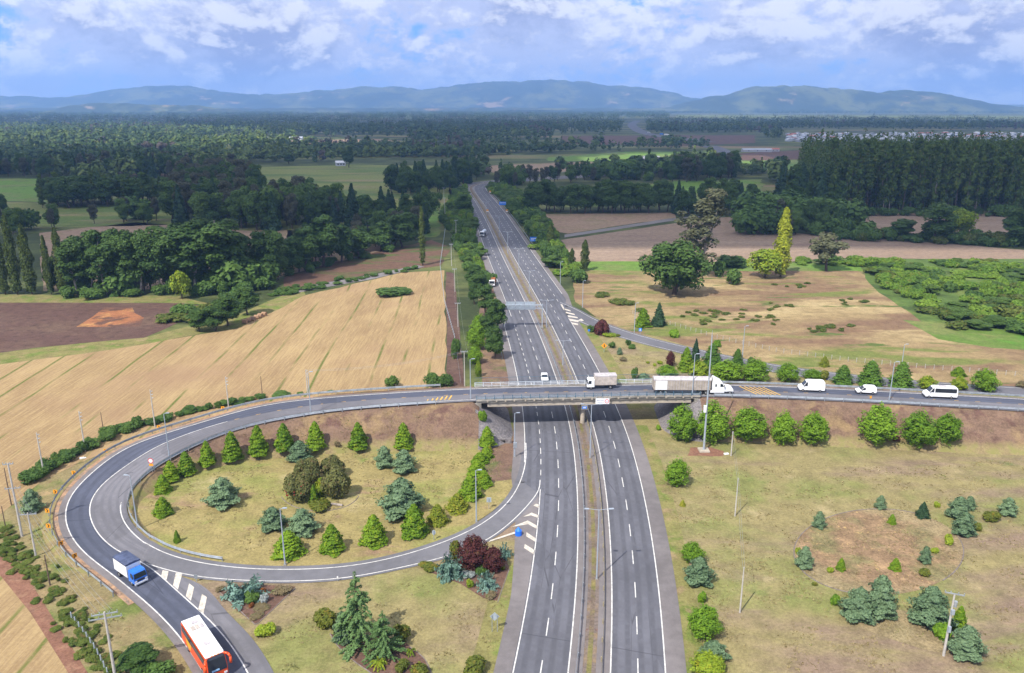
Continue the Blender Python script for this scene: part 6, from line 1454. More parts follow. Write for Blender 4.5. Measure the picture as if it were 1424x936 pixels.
# motorway left side trees
LG = 'roadside trees left of the motorway'
for kn, x, yb, yt, w, lb in [('wood', 688, 502, 455, 26, 'dark tree nearest the bridge left of the motorway'), ('wood', 680, 480, 430, 26, 'dark tree behind the nearest one left of the motorway'), ('wood', 690, 462, 416, 26, 'dark tree beside the gantry leg'), ('wood', 676, 440, 396, 25, 'dark tree just below the orange loaded truck'), ('wood', 660, 425, 392, 18, 'dark tree left of the orange loaded truck'), ('broad', 663, 488, 445, 26, 'brighter green tree left of the dark roadside trees'), ('broad', 668, 470, 436, 24, 'bright green tree behind the brighter one'), ('broad', 661, 508, 480, 20, 'bright bushy tree by the lamp at the bridge end'),
    ('lime', 665, 525, 502, 9, 'slender lime sapling beside the bridge lamp'), ('wood', 659, 402, 368, 20, 'tree standing beside the motorway before the orange truck'), ('scrub', 634, 500, 470, 14, 'brownish bush along the power line'), ('wood', 665, 412, 380, 22, 'tree overlapping others beside the orange truck')]:
    at(kn, x, yb, yt, w, lb, 'tree', None)
# ---------------------------------------------------------------- woods, hedges and scrub
def inpoly(x, y, pg):
    c = False; n = len(pg)
    for i in range(n):
        x1, y1 = pg[i][0], pg[i][1]; x2, y2 = pg[i - 1][0], pg[i - 1][1]
        if (y1 > y) != (y2 > y) and x < (x2 - x1) * (y - y1) / (y2 - y1) + x1: c = not c
    return c
def scatter(px, sp, seed, jit=.42):
    pg = poly(px); g = random.Random(seed); out = []
    xs = [p.x for p in pg]; ys = [p.y for p in pg]
    y = min(ys)
    while y < max(ys):
        x = min(xs) + (sp * .5 if int(y / sp) % 2 else 0)
        while x < max(xs):
            a, b = x + g.uniform(-jit, jit) * sp, y + g.uniform(-jit, jit) * sp
            if inpoly(a, b, pg): out.append(Vector((a, b, 0)))
            x += sp
        y += sp
    return out
def wood(px, sp, kinds, h, label, cat, group, seed, w=None, maxn=300, wf=1.0, name=None, gap=None):
    g = random.Random(seed); pts = scatter(px, sp, seed); pts.sort(key=lambda p: p.y)
    if gap is not None: pts = [p for p in pts if mnoise.noise(Vector((p.x * .045, p.y * .045, seed))) < gap]
    for q in pts[:maxn]:
        kn = g.choice(kinds); hh = h * (g.uniform(.78, 1.18) if kn not in ('scrub', 'scrubl', 'lush') else g.uniform(.45, 1.35))
        o = plant(kn, q, hh, None if w is None else w * g.uniform(.55, 1.35), label, cat, group, rnd=g)
        o.scale.x *= wf; o.scale.y *= wf
        if name: o.name = name
    return pts[maxn:]
rr = random.Random(31)
# left belt in front of the tan strip
for x, yb, yt, w, lb in [(8, 411, 310, 15, 'tall Lombardy poplar at the picture edge'), (25, 411, 297, 16, 'tallest Lombardy poplar of the left belt'), (45, 411, 311, 17, 'Lombardy poplar third in the left belt'), (72, 411, 327, 12, 'slim Lombardy poplar before the pale strip of field'), (90, 411, 316, 16, 'Lombardy poplar next to the spreading belt trees'), (-8, 411, 305, 16, 'Lombardy poplar cut by the picture edge')]:
    at('poplar', x, yb, yt, w, lb, 'tree', 'Lombardy poplars in the left belt')
gl = 'tall trees of the left belt'
for k, (x, yb, yt, w) in enumerate([(108, 413, 336, 40), (128, 411, 324, 44), (150, 412, 319, 46), (172, 411, 317, 46), (196, 411, 322, 46), (222, 411, 326, 44), (160, 405, 322, 40), (210, 405, 324, 40), (245, 408, 312, 60), (272, 407, 307, 66), (303, 405, 306, 68), (325, 402, 318, 54), (290, 400, 310, 50), (375, 396, 321, 38), (140, 405, 330, 40), (258, 402, 318, 50), (185, 408, 330, 42), (118, 406, 330, 40), (338, 398, 326, 44)]):
    at('gum', x, yb, yt, w, 'tall green tree with pale bare lower trunk in the left belt', 'tree', gl, k)
wood([(70, 409), (200, 409), (340, 403), (395, 394), (395, 388), (340, 396), (200, 403), (70, 404)], 6.0, ['wood', 'woodgrey', 'scrub', 'wood'], 13, 'dark understorey tree filling the back of the left belt', 'tree', 'understorey of the left belt', 71)
at('yelb', 253, 417, 376, 26, 'yellow green young tree in front of the left belt', 'tree')
wood([(95, 416), (340, 410), (390, 398), (385, 392), (330, 403), (95, 408)], 6.5, ['scrub'], 5.0, 'dark undergrowth bush at the foot of the left belt', 'bush', 'undergrowth of the left belt', 41, 7.0)
wood([(195, 470), (225, 452), (300, 440), (345, 428), (352, 405), (330, 405), (310, 430), (262, 438), (200, 452)], 6.5, ['scrub', 'scrub', 'scrubl'], 4.8, 'rounded bush in the clump between ploughed and stubble fields', 'bush', 'bushes beside the ploughed field', 42, 7.5)
for x, yb, yt, w in [(318, 455, 408, 34), (345, 440, 398, 30), (300, 462, 425, 30), (278, 463, 430, 30)]: at('wood', x, yb, yt, w, 'dark round tree in the clump between ploughed and stubble fields', 'tree', 'trees beside the ploughed field')
wood([(360, 412), (390, 404), (450, 392), (585, 372), (585, 375), (450, 400), (390, 414)], 4.0, ['scrub'], 1.6, 'low bush of the hedge along the farm track', 'bush', 'hedge along the farm track', 43, 3.4)
# second belt
wood([(395, 386), (460, 366), (545, 346), (600, 332), (590, 322), (540, 334), (450, 352), (395, 370)], 9.0, ['wood', 'woodl', 'woodgrey', 'wood'], 15, 'dark tree in the belt behind the farm track', 'tree', 'belt behind the farm track', 44)
wood([(400, 390), (460, 370), (545, 350), (545, 345), (460, 364), (400, 382)], 7, ['scrub'], 4.5, 'bush under the belt behind the farm track', 'bush', 'bushes behind the farm track', 45, 6.5)
at('thinpop', 588, 370, 286, 9, 'very tall thin poplar left of the power line', 'tree')
for x, yb, yt, w in [(380, 392, 322, 42), (402, 384, 330, 36), (425, 378, 316, 40), (450, 372, 300, 46), (475, 366, 312, 36), (500, 360, 318, 36), (560, 345, 296, 40), (530, 350, 308, 36)]: at('wood', x, yb, yt, w, 'larger dark tree of the belt behind the farm track', 'tree', 'larger trees behind the farm track')
# dark wood behind the tan strip
wood([(235, 316), (340, 322), (500, 318), (500, 306), (420, 297), (330, 290), (245, 292)], 10.5, ['wood', 'conif', 'woodl', 'woodgrey'], 22, 'dark tree of the wood behind the pale strip field', 'tree', 'wood behind the pale strip field', 46)
wood([(245, 292), (340, 292), (365, 280), (350, 262), (250, 262)], 12, ['woodgrey', 'woodgrey', 'wood'], 24, 'greyish tall tree behind the dark wood', 'tree', 'greyish trees behind the dark wood', 47)
wood([(495, 318), (600, 326), (605, 312), (560, 306), (495, 308)], 11, ['wood', 'conif'], 21, 'dark tree in the clump left of the power line', 'tree', 'clump left of the power line', 48)
wood([(540, 275), (612, 272), (665, 252), (665, 246), (600, 256), (545, 262)], 14, ['wood', 'conif', 'wood'], 22, 'dark tree in the wood where the motorway bends away', 'tree', 'wood at the motorway bend', 49)
wood([(58, 291), (215, 286), (235, 280), (215, 276), (62, 280)], 9.0, ['euc', 'wood'], 20, 'bright even tree in the planted block beside the green pasture', 'tree', 'planted block beside the green pasture', 50, wf=1.5)
wood([(0, 318), (60, 316), (230, 300), (230, 312), (120, 312), (60, 322), (0, 330)], 13, ['woodl', 'woodgrey', 'scrub'], 13, 'mixed tree scattered before the planted block', 'tree', 'mixed trees before the planted block', 51)
wood([(-40, 300), (25, 302), (20, 292), (-40, 290)], 12, ['wood'], 14, 'dark tree at the left edge of the pasture', 'tree', 'trees at the left pasture edge', 52)
wood([(-60, 248), (170, 247), (260, 252), (320, 252), (330, 242), (180, 240), (-60, 240)], 17, ['woodgrey', 'wood', 'conif'], 22, 'dark tree in the row behind the green pasture', 'tree', 'row behind the green pasture', 53)
for x, yb, yt, w, lb in [(485, 233, 203, 16, 'tall dark tree alone behind the pale pasture'), (402, 228, 213, 16, 'round tree at the corner of the pale pasture'), (645, 300, 270, 22, 'tree on the motorway verge before the bend')]: at('wood', x, yb, yt, w, lb, 'tree')
wood([(420, 283), (640, 280), (640, 277), (420, 279)], 16, ['scrub'], 4.5, 'small dark bush of the hedge across the pale pasture', 'bush', 'hedge across the pale pasture', 54, 6)
# motorway hedges
wood([(612, 300), (640, 262), (646, 262), (672, 360), (682, 400), (660, 420), (645, 372), (628, 330)], 6.0, ['scrub', 'lush', 'scrub', 'woodl'], 5.0, 'bush in the thick hedge left of the motorway', 'bush', 'thick hedge left of the motorway', 55, 5.2, maxn=150, name='verge_bush')
wood([(684, 258), (720, 270), (760, 320), (790, 372), (815, 392), (800, 398), (770, 375), (738, 328), (700, 280), (682, 266)], 6.0, ['scrub', 'lush', 'scrub', 'woodl'], 6.5, 'bush in the thick hedge right of the motorway', 'bush', 'thick hedge right of the motorway', 56, 8.0, maxn=150, name='verge_bush')
for x, yb, yt, w, lb in [(813, 378, 333, 13, 'tall poplar where the right hedge ends'), (795, 378, 345, 10, 'slim poplar left of the tall poplar in the right hedge'), (766, 352, 312, 13, 'poplar right of the tall blue board')]: at('poplar', x, yb, yt, w, lb, 'tree')
# right rows
wood([(735, 299), (935, 297), (935, 290), (735, 291)], 9.5, ['wood'], 19, 'dark rounded tree of the row above the olive field', 'tree', 'row above the olive field', 57, wf=1.15)
wood([(690, 262), (790, 254), (945, 252), (945, 244), (790, 247), (690, 252)], 15, ['wood', 'woodgrey', 'woodl', 'scrub'], 16, 'tree of the mixed row across the middle fields', 'tree', 'mixed row across the middle fields', 58)
wood([(930, 256), (1030, 250), (1030, 240), (930, 244)], 15, ['wood', 'woodgrey'], 22, 'tree of the grove beyond the big gum tree', 'tree', 'grove beyond the big gum tree', 59)
wood([(930, 303), (1045, 300), (1060, 290), (1030, 286), (930, 292)], 12, ['wood', 'wood', 'conif'], 20, 'dark tree behind the tall grey gum', 'tree', 'trees behind the tall grey gum', 60)
wood([(1036, 326), (1165, 332), (1190, 318), (1150, 303), (1060, 300), (1036, 306)], 10, ['wood', 'woodl', 'scrub', 'woodgrey'], 15, 'rounded tree in the thicket before the plantation', 'tree', 'thicket before the plantation', 61)
wood([(1085, 300), (1165, 300), (1165, 280), (1085, 284)], 11, ['poplar', 'conif', 'wood'], 27, 'tall pointed tree at the left end of the plantation', 'tree', 'pointed trees by the plantation', 62)
rest = wood([(1150, 304), (1200, 298), (1470, 301), (1470, 276), (1150, 278)], 7.2, ['euc'], 41, 'tall slender eucalyptus in the dense plantation', 'tree', 'eucalyptus plantation', 63, maxn=290)
EUC_REST = rest
wood([(1150, 305.5), (1200, 300), (1470, 303), (1470, 301), (1200, 298.5), (1150, 303.5)], 5.0, ['scrub', 'wood'], 6, 'dark undergrowth bush at the edge of the plantation', 'bush', 'undergrowth of the plantation', 72)
wood([(1165, 336), (1240, 336), (1424, 346), (1470, 350), (1470, 340), (1424, 336), (1240, 328), (1165, 328)], 6.5, ['scrub', 'scrub', 'scrubl'], 4.8, 'bush of the hedge between the two pinkish fields', 'bush', 'hedge between the pinkish fields', 64, 7.5, name='hedgerow_bush')
for kn, x, yb, yt, w, lb in [('wood', 1300, 337, 283, 46, 'large round tree in the hedge between pinkish fields'), ('yelb', 1338, 333, 292, 36, 'yellow green tree beside the large round hedge tree'), ('wood', 1252, 333, 305, 34, 'dark round tree left in the hedge between pinkish fields'), ('wood', 1412, 342, 290, 40, 'dark tree at the right end of the hedge'), ('scrub', 1178, 330, 303, 20, 'bluish bush at the left end of the hedge'), ('scrub', 1205, 332, 308, 30, 'wide bluish bush near the left end of the hedge'),
    ('bigoak', 937, 411, 334, 92, 'big dark spreading tree in the rough pasture'), ('grey', 970, 386, 262, 66, 'very tall greyish gum tree behind the big dark tree'), ('yelpop', 1085, 386, 288, 23, 'bright yellow green poplar standing out in the pasture'), ('yelb', 1063, 387, 346, 44, 'wide yellowish tree at the foot of the bright poplar'), ('airy', 1149, 378, 324, 46, 'airy grey green tree right of the bright poplar'),
    ('scrub', 1017, 371, 354, 40, 'dark clipped bush behind the rough pasture'), ('scrub', 1018, 397, 374, 22, 'dark bush between the big tree and yellowish tree'), ('scrub', 998, 386, 362, 16, 'bush at the foot of the tall gum')]: at(kn, x, yb, yt, w, lb, 'tree' if kn not in ('scrub',) else 'bush')
wood([(1110, 372), (1200, 374), (1290, 440), (1330, 458), (1470, 470), (1470, 420), (1424, 372), (1300, 364), (1110, 364)], 5.9, ['lush', 'lush', 'scrubl', 'lush', 'scrub', 'lush', 'woodl'], 3.3, 'green bush of the dense scrub beside the rough pasture', 'bush', 'dense scrub beside the rough pasture', 65, 7.0, maxn=295, name='scrub_bush', gap=.22)
wood([(805, 402), (840, 410), (900, 432), (900, 437), (840, 424), (805, 408)], 6, ['scrubl'], 1.2, 'low dry bush on the bank beyond the far slip road', 'bush', 'bank bushes beyond the far slip road', 66, 4)
wood([(850, 366), (900, 372), (960, 374), (960, 371), (900, 369)], 8, ['scrubl'], 1.6, 'small bush at the back edge of the rough pasture', 'bush', 'back edge of the rough pasture', 67, 4)
# tufts of green in the rough pasture
rr = random.Random(77)
for k in range(60):
    if k % 6 == 0: x0, y0 = rr.uniform(950, 1230), rr.uniform(388, 478)
    x, y = x0 + rr.gauss(0, 16), y0 + rr.gauss(0, 3.5)
    plant('scrubl', P(x, y), rr.uniform(.4, .9), rr.uniform(1.4, 3.4), 'low green tuft spread in the dry rough pasture', 'tuft', 'tufts in the rough pasture', rnd=rr)

# ---------------------------------------------------------------- far woodland: one mass per belt
b = P(114, 638); b.z = ground_z(b.x, b.y); m = MB(); m.box((0, 0, .15), (.9, .5, .3), rz=.4); m.box((.5, .2, .1), (.5, .4, .15), rz=1.0); o = m.build('litter_scrap', WHITE, bevel=.05); o.location = b; tag(o, 'white scrap of litter lying on the verge below the hedge', 'litter')
b = P(1010, 632); m = MB(); m.box((0, 0, .15), (1.1, .6, .3), rz=.2); o = m.build('litter_sack', WHITE, bevel=.1); o.location = b; tag(o, 'white sack lying beside the pole near the mast', 'sack')
def far_template(seed, h, r, nq, conical=False, nclump=7):
    g = np.random.default_rng(seed)
    if conical: return conifer_leaves(g, h * 1.25, r * .62, nq, 2.0, 4, .75, .2, ragged=.3)
    return clump_leaves(g, crownc(g, nclump, r * .62, h * .28, h * .58, r * .34, r * .6), nq, 2.5 * h / 15, up=.5, jit=.18)
def mass(name, pts, temps, smin, smax, mats, seed, mi=None):
    g = np.random.default_rng(seed); Q = []; MI = []
    n = len(pts); pts = np.array([(p[0], p[1], 0) for p in pts]); which = g.integers(0, len(temps), n)
    for k, T in enumerate(temps):
        q = pts[which == k]
        if not len(q): continue
        a = g.random(len(q)) * 6.28; s = g.uniform(smin, smax, len(q)); ca, sa = np.cos(a) * s, np.sin(a) * s
        X = T[None, :, :, 0] * ca[:, None, None] - T[None, :, :, 1] * sa[:, None, None] + q[:, 0, None, None]
        Y = T[None, :, :, 0] * sa[:, None, None] + T[None, :, :, 1] * ca[:, None, None] + q[:, 1, None, None]
        Z = T[None, :, :, 2] * (s * g.uniform(.85, 1.15, len(q)))[:, None, None] + 0 * X
        Q.append(np.stack([X, Y, Z], -1).reshape(-1, 4, 3))
        MI.append(np.repeat(np.array([0 if mi is None else mi(*p[:2]) for p in q]), len(T)))
    o = link_mesh(name, quads_mesh(name, np.concatenate(Q), mats, np.concatenate(MI)))
    return tag(o, kind='stuff')
T1 = [far_template(s, 14, 6.0, 130, s % 6 == 0) for s in range(201, 208)]
T2 = [far_template(s, 15, 7.0, 56, s % 6 == 0, 6) for s in range(211, 217)]
T3 = [far_template(s, 15, 22.0, 46, False, 16) for s in range(221, 227)]
OPEN = [poly(p) for p in ([(-150, 244), (90, 245), (260, 292), (250, 320), (-150, 330)], [(345, 226), (650, 224), (650, 340), (340, 340)], [(670, 222), (930, 216), (940, 238), (680, 246)], [(755, 217), (870, 209), (990, 209), (990, 226), (755, 226)], [(755, 262), (820, 258), (1070, 244), (1070, 300), (755, 300)],
        [(985, 201), (1205, 203), (1205, 240), (1010, 238), (985, 222)], [(770, 186), (1060, 186), (1060, 202), (770, 203)], [(1085, 180), (1500, 180), (1500, 206), (1085, 206)], [(1090, 340), (1090, 205), (1480, 205), (1480, 340)], [(370, 194), (570, 191), (570, 198), (370, 203)], [(930, 158), (1500, 158), (1500, 169), (930, 166)], [(640, 250), (760, 250), (830, 400), (620, 400)], [(864, 165), (900, 165), (900, 186), (990, 198), (985, 204), (864, 186)])]
def keep(x, y, thr, f):
    if any(inpoly(x, y, pg) for pg in OPEN): return False
    return mnoise.noise(Vector((x * f * .6, y * f * 1.5, 1.7))) + .35 * mnoise.noise(Vector((x * f * 2, y * f * 5, 5.1))) > thr
def band(y0, y1, sp, half, thr, f, seed):
    g = random.Random(seed); out = []; y = y0
    while y < y1:
        x = -half * y + g.uniform(0, sp)
        while x < half * y:
            a, b = x + g.uniform(-.4, .4) * sp, y + g.uniform(-.4, .4) * sp
            if keep(a, b, thr, f): out.append((a, b))
            x += sp
        y += sp
    return out
def light(x, y):
    if mnoise.noise(Vector((x * .005, y * .008, 21.0))) + .5 * mnoise.noise(Vector((x * .05, y * .04, 14.0))) > .42: return 2
    return 1 if mnoise.noise(Vector((x * .0022, y * .0045, 9.0))) + .45 * mnoise.noise(Vector((x * .03, y * .02, 4.0))) + (.26 if x < -.25 * y and y < 2600 else -.08) > .16 else 0
mass('far_woods_mass', band(735, 1300, 11, .72, -.05, .005, 1), T1, .5, 1.4, [F_FAR, F_FARL, F_FARB], 1, light)
mass('far_woods_mass', band(1300, 3000, 19, .74, -.07, .0035, 2), T2, .6, 1.5, [F_FAR, F_FARL, F_FARB], 2, light)
mass('far_woods_mass', band(3000, 9500, 66, .76, -.28, .0014, 3), T3, .9, 1.5, [F_FAR, F_FARL, F_FARB], 3, light)
er = scatter([(1105, 280), (1150, 277), (1480, 275), (1480, 238), (1110, 244)], 9.0, 5)
TE = [mk_euc(s, n=160)[0] for s in (131, 132, 133)]
mass('plantation_woods_mass', [(p.x, p.y) for p in list(er) + list(EUC_REST)], TE, .92, 1.08, [F_EUC], 4)
# undergrowth scrub plain (pale, low) between the belts
mass('scrub_woods_mass', [(p.x, p.y) for p in scatter([(330, 222), (650, 218), (650, 204), (330, 206)], 12, 6)], [t * np.array([.8, .8, .38]) for t in T1], .7, 1.2, [F_FARL], 5)

# ---------------------------------------------------------------- grass tufts that nobody could count
F_TUFT = foliage_mat('dry grass blades', (0.17, 0.145, 0.060), (0.34, 0.27, 0.13), (0.13, 0.17, 0.035), trans=.2, patch=.02, isl=.5)
def tufts(zones, seed):
    g = np.random.default_rng(seed); C = []
    for px, dens in zones:
        pg = poly(px); xs = [p.x for p in pg]; ys = [p.y for p in pg]; n = int((max(xs) - min(xs)) * (max(ys) - min(ys)) * dens)
        for x, y in zip(g.uniform(min(xs), max(xs), n), g.uniform(min(ys), max(ys), n)):
            k = mnoise.noise(Vector((x * .22, y * .22, 3.0))) + .6 * mnoise.noise(Vector((x * .9, y * .9, 8.0)))
            if k > .12 and inpoly(x, y, pg): C.append((x, y, ground_z(x, y)))
    C = np.repeat(np.array(C), 3, 0); n = len(C)
    a = g.random(n) * 6.28; w = g.uniform(.10, .30, n); h = g.uniform(.06, .20, n); b = C + np.stack([g.normal(size=n) * .12, g.normal(size=n) * .12, 0 * a + .02], 1)
    dx = np.stack([np.cos(a) * w, np.sin(a) * w, 0 * a], 1) / 2; lean = np.stack([g.normal(size=n) * .1, g.normal(size=n) * .1, h], 1)
    o = link_mesh('grass', quads_mesh('grass', np.stack([b - dx, b + dx, b + dx * .4 + lean, b - dx * .4 + lean], 1), F_TUFT)); return tag(o, kind='stuff')
tufts([([(902, 655), (1424, 640), (1424, 960), (985, 960), (950, 800), (925, 700)], 2.2), ([(195, 690), (240, 655), (330, 618), (450, 598), (600, 608), (690, 618), (705, 650), (680, 690), (620, 728), (520, 758), (400, 776), (300, 762), (220, 732)], 2.2),
       ([(300, 832), (420, 825), (560, 808), (600, 802), (700, 840), (680, 960), (405, 960), (375, 890)], 2.2), ([(55, 690), (75, 790), (150, 838), (225, 905), (240, 965), (160, 965), (90, 840), (40, 750)], 3.0), ([(835, 500), (905, 525), (930, 512), (860, 480)], 1.5)], 17)

# ---------------------------------------------------------------- houses
HW = [M('white render', (.46, .48, .54), .8, var=.1), M('pale blue render', (.30, .36, .48), .8), M('cream render', (.42, .38, .31), .8), M('grey render', (.42, .42, .45), .8)]
HRF = [M('zinc roof', (.40, .43, .50), .6), M('grey roof sheet', (.30, .31, .35), .7), M('red roof sheet', (.40, .14, .10), .7), M('white roof sheet', (.58, .59, .62), .6)]
def house_mesh(wm, rm, L=10, Wd=7.5, h=3.2, rh=1.7):
    m = MB(); m.box((0, 0, h / 2), (L, Wd, h), 0)
    V = [(-L / 2 - .4, -Wd / 2 - .4, h - .05), (L / 2 + .4, -Wd / 2 - .4, h - .05), (L / 2 + .4, Wd / 2 + .4, h - .05), (-L / 2 - .4, Wd / 2 + .4, h - .05), (-L / 2 - .4, 0, h + rh), (L / 2 + .4, 0, h + rh)]
    m.add(V, [(0, 1, 5, 4), (2, 3, 4, 5), (0, 4, 3), (1, 2, 5), (3, 2, 1, 0)], 1)
    for x in (-L * .3, 0, L * .3): m.box((x, -Wd / 2 - .02, h * .55), (1.3, .08, 1.2), 2)
    return mesh('house', m.v, m.f, [wm, rm, GLASS], m.m)
HM = [house_mesh(HW[i % 4], HRF[j], 9 + i, 7 + j * .6) for i, j in ((0, 0), (0, 3), (1, 0), (2, 2), (3, 1), (0, 1), (1, 3))]
def house(x, y, lb, grp=None, v=0, s=1.0, rz=0.0, cat='house', name='house'):
    o = link_mesh(name, HM[v]); o.location = P(x, y); o.rotation_euler.z = rz; o.scale = (s, s, s); return tag(o, lb, cat, grp)
rr = random.Random(9)
rows = [p for p in scatter([(1095, 198), (1200, 199), (1300, 198), (1480, 199), (1480, 186.5), (1095, 186.5)], 21, 12, .25)]
rr.shuffle(rows)
for q in rows[:290]:
    o = link_mesh('town_house', HM[rr.choice((0, 1, 2, 3, 4, 5, 6, 1, 0))]); o.location = q; o.rotation_euler.z = rr.choice((0, PI / 2)) + .2; s = rr.uniform(.9, 1.35); o.scale = (s, s, s)
    tag(o, 'small pale house among many in the distant town', 'house', 'houses of the distant town')
house(473.7, 230.5, 'white farmhouse alone in the pale pasture', v=1, s=1.25, rz=.3); house(408, 195, 'white shed at the far brown clearing', v=1, s=1.5); house(417, 194.5, 'second white shed right beside the first at the clearing', v=0, s=1.4)
house(627, 181, 'white house among far trees above the motorway bend', v=1, s=1.7); house(636, 181, 'white house beside its neighbour above the motorway bend', v=0, s=1.6); HM.append(house_mesh(HW[3], HRF[0], 46, 11, 3.6, 1.8)); HM.append(house_mesh(HW[3], HRF[2], 20, 10, 3.4, 1.8)); house(1052, 211.2, 'long pale roofed barn beside the brown fields', v=-2, cat='barn', name='barn'); house(1074, 210.5, 'barn with red roof beside the long pale barn', v=-1, cat='barn', name='barn'); house(905, 226, 'grey farmhouse at the edge of the tan field', v=4, s=1.7); house(103, 196, 'cream house among the left far trees', v=3, s=1.7); house(10, 222, 'pale house at the left edge behind the pasture', v=3, s=1.5)
house(1385, 152.8, 'very distant long white warehouse below the hills', v=1, s=9, rz=.0, cat='warehouse'); house(1320, 153.2, 'smaller distant warehouse below the hills', v=1, s=7, cat='warehouse')
# pylons far right
for k, x in enumerate((1098, 1113, 1135, 1145, 1055)):
    b = P(x, 163 if k < 4 else 176); o = tag(empty('lattice_pylon', b), 'faint lattice pylon rising from the far trees', 'pylon', 'faint distant pylons')
    m = MB(); H_ = 34
    for sx in (-1, 1):
        for sy_ in (-1, 1): m.tube((sx * 3, sy_ * 3, 0), (sx * .4, sy_ * .4, H_), .28, n=4)
    for z in range(4, H_, 5): w_ = 3 * (1 - z / H_) + .4; m.tube((-w_, -w_, z), (w_, -w_, z + 4), .18, n=3); m.tube((w_, w_, z), (-w_, w_, z + 4), .18, n=3)
    m.build('tower', GALV, o); m = MB(); m.box((0, 0, H_ - 4), (12, .5, .5)); m.box((0, 0, H_ - 9), (9, .5, .5)); m.build('crossarm', GALV, o)

# ---------------------------------------------------------------- hills
HILLM = ground_mat('wooded hill', (.045, .065, .035), [((.13, .14, .05), .0016, .46, .6), ((.34, .24, .14), .0028, .60, .68, (1, 1), .8), ((.03, .05, .03), .006, .5, .65)], bump=0)  # pale patches: faint fields, strengthened to paint in sunlit slopes
def ridge(pts, Y, depth_, name='hills', seed=0, amp=10):
    xs = np.linspace(pts[0][0], pts[-1][0], 220); ys = np.interp(xs, [p[0] for p in pts], [p[1] for p in pts])
    ys = np.convolve(np.r_[[ys[0]] * 3, ys, [ys[-1]] * 3], np.ones(7) / 7, 'valid')
    ys = ys + np.array([3.2 * mnoise.noise(Vector((x * .035, seed, 0))) + 2.2 * mnoise.noise(Vector((x * .10, seed, 3))) for x in xs]) * min(1.0, amp / 10)
    n, V, F = 17, [], []
    for i, (x, y) in enumerate(zip(xs, ys)):
        ray = P(x, 400); X = (x - 712) / FOC * (Y * CP + 0 * SP); top = max(2, height_at(Y, y))
        for j in range(n):
            t = j / (n - 1) * 2 - 1; prof = math.cos(t * PI / 2) ** 1.1
            nz = mnoise.fractal(Vector((X * .0011, t * 2.1 + seed, seed)), 1.0, 2.0, 5)
            zz = top * prof * (1 + .28 * nz * (1 - prof)) + (amp * .35 * mnoise.noise(Vector((X * .02, t * 9, 2))) if abs(t) < .3 else 0)
            V.append((X * (1 + t * depth_ / Y * .0), Y + t * depth_ + 260 * nz * (1 - prof), max(-2, zz) if abs(t) < .999 else -2))
    for i in range(len(xs) - 1):
        for j in range(n - 1): F.append((i * n + j, (i + 1) * n + j, (i + 1) * n + j + 1, i * n + j + 1))
    me = mesh(name, V, F, HILLM, smooth=True); fix_up(me)
    return tag(link_mesh(name, me), kind='structure')
ridge([(-120, 134), (0, 134), (60, 136), (120, 135), (165, 124), (205, 121), (245, 118), (285, 124), (330, 130), (380, 132), (440, 127), (480, 124), (520, 119), (560, 122), (600, 124), (640, 118), (690, 112), (710, 115), (730, 112), (765, 110), (800, 113), (850, 119), (880, 120), (920, 126), (960, 136), (1020, 143)], 12500, 1500, seed=1)
ridge([(890, 156), (930, 149), (970, 139), (1010, 131), (1045, 121), (1070, 119), (1110, 119), (1150, 123), (1190, 126), (1230, 129), (1255, 125), (1290, 128), (1330, 136), (1380, 146), (1424, 151), (1500, 158)], 9300, 900, seed=4, amp=16)
ridge([(-250, 146), (200, 145), (700, 146), (1200, 146), (1424, 145.5), (1700, 145)], 14600, 700, seed=7, amp=0)
ridge([(-400, 151), (100, 150), (300, 150.5), (700, 150), (900, 150.8), (1424, 151.5), (1800, 151.5)], 9000, 420, seed=12, amp=5)
ridge([(40, 162), (100, 146.5), (145, 143), (165, 142.5), (185, 145), (240, 146), (300, 149), (380, 163)], 7400, 300, seed=9, amp=6)

# ---------------------------------------------------------------- the cloud deck overhead that shades the middle distance
def cloud_cover(gx, gy):
    """how much cloud stands between the sun and the ground point (gx, gy)"""
    v = Vector((gx * .0011, gy * .0013, 2.0)); n = mnoise.fractal(v, 1.0, 2.0, 5)
    y0 = 290 if gx < -95 else ((380 if gx < 20 else 350) if gx > -60 else 290 + (gx + 95) / 35 * 90)
    edge = (gy - y0 - .03 * abs(gx)) / 70
    k = min(1.0, edge) * .9 + .55 * n
    for cx, cy, r in ((-720, 1450, 430), (230, 1120, 170), (-1500, 2300, 600), (110, 328, 60)): k -= 1.6 * math.exp(-((gx - cx) ** 2 + (gy - cy) ** 2) / r ** 2)
    if gy > 4300: k -= (gy - 4300) / 500
    return k
CZ, CST = 1150.0, 42.0
shx, shy = -LDIR.x / -LDIR.z * CZ, -LDIR.y / -LDIR.z * CZ
nx, ny = int(9000 / CST), int(5400 / CST); cv = {}; V, F = [], []
K = [[cloud_cover(-4500 + i * CST, 150 + j * CST) for i in range(nx)] for j in range(ny)]
def cvert(i, j, top):
    if (i, j, top) not in cv:
        k = max(0.0, K[j][i]); cv[(i, j, top)] = len(V)
        V.append((-4500 + i * CST + shx, 150 + j * CST + shy, CZ + (min(1, k) * 150 * (.7 + .5 * mnoise.noise(Vector((i * .31, j * .31, 4)))) + 6 if top else -10 * k)))
    return cv[(i, j, top)]
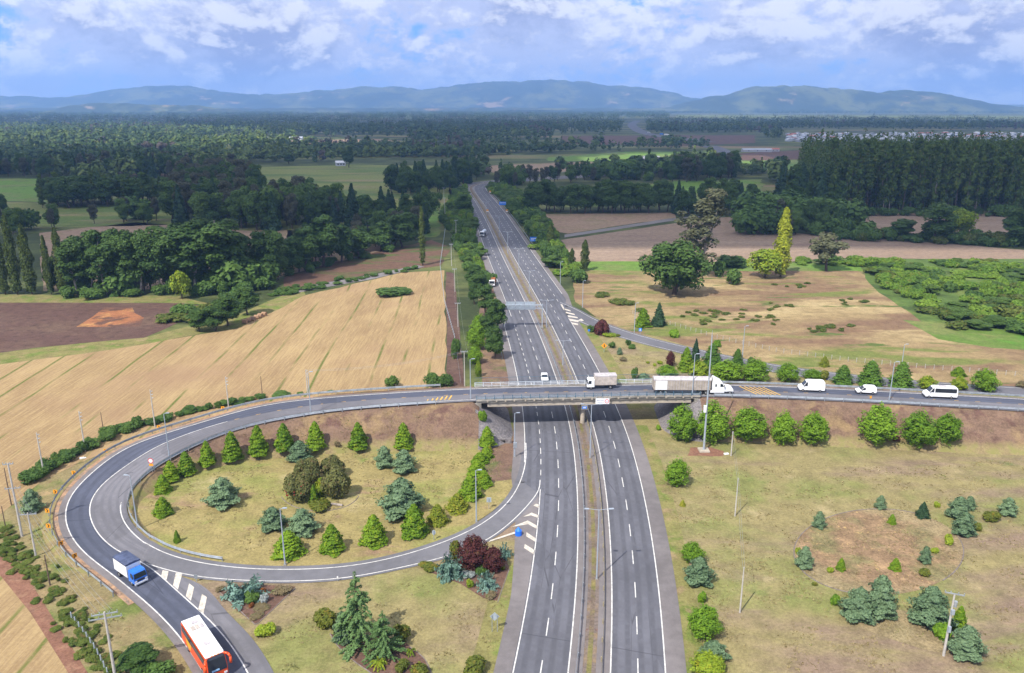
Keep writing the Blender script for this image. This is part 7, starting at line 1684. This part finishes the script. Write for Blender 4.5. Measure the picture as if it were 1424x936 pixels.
on = lambda i, j: 0 <= i < nx - 1 and 0 <= j < ny - 1 and K[j][i] + K[j][i + 1] + K[j + 1][i] + K[j + 1][i + 1] > 1.0
for j in range(ny - 1):
    for i in range(nx - 1):
        if not on(i, j): continue
        F.append([cvert(a, b, 1) for a, b in ((i, j), (i + 1, j), (i + 1, j + 1), (i, j + 1))]); F.append([cvert(a, b, 0) for a, b in ((i, j), (i, j + 1), (i + 1, j + 1), (i + 1, j))])
        for (a, b, c_, d_, o1, o2) in ((i, j, i + 1, j, 0, -1), (i + 1, j, i + 1, j + 1, 1, 0), (i + 1, j + 1, i, j + 1, 0, 1), (i, j + 1, i, j, -1, 0)):
            if not on(i + o1, j + o2): F.append([cvert(a, b, 0), cvert(c_, d_, 0), cvert(c_, d_, 1), cvert(a, b, 1)])
t = NT('cloud vapour'); d = t.n('ShaderNodeBsdfDiffuse'); d.inputs[0].default_value = (.9, .9, .92, 1); tl = t.n('ShaderNodeBsdfTranslucent'); tl.inputs[0].default_value = (.9, .9, .92, 1)
m1 = t.n('ShaderNodeMixShader'); m1.inputs[0].default_value = .5; t.l(d.outputs[0], m1.inputs[1]); t.l(tl.outputs[0], m1.inputs[2])
tr = t.n('ShaderNodeBsdfTransparent'); m2 = t.n('ShaderNodeMixShader'); m2.inputs[0].default_value = .38; t.l(m1.outputs[0], m2.inputs[1]); t.l(tr.outputs[0], m2.inputs[2]); t.l(m2.outputs[0], t.out.inputs[0])
tag(link_mesh('clouds', mesh('clouds', V, F, t.mat, smooth=True)), kind='stuff')

# ---------------------------------------------------------------- air
hz = MB(); hz.box((0, 7600, 279.5), (31600, 16300, 561)); ho = hz.build('haze', [])
t = NT('pale blue air'); t.t.nodes.clear(); t.out = t.n('ShaderNodeOutputMaterial')
v = t.n('ShaderNodeVolumePrincipled'); v.inputs['Color'].default_value = (.30, .53, 1.0, 1); v.inputs['Density'].default_value = HAZE_D; v.inputs['Anisotropy'].default_value = 0.0
t.l(v.outputs[0], t.out.inputs['Volume']); ho.data.materials.append(t.mat); tag(ho, kind='stuff')
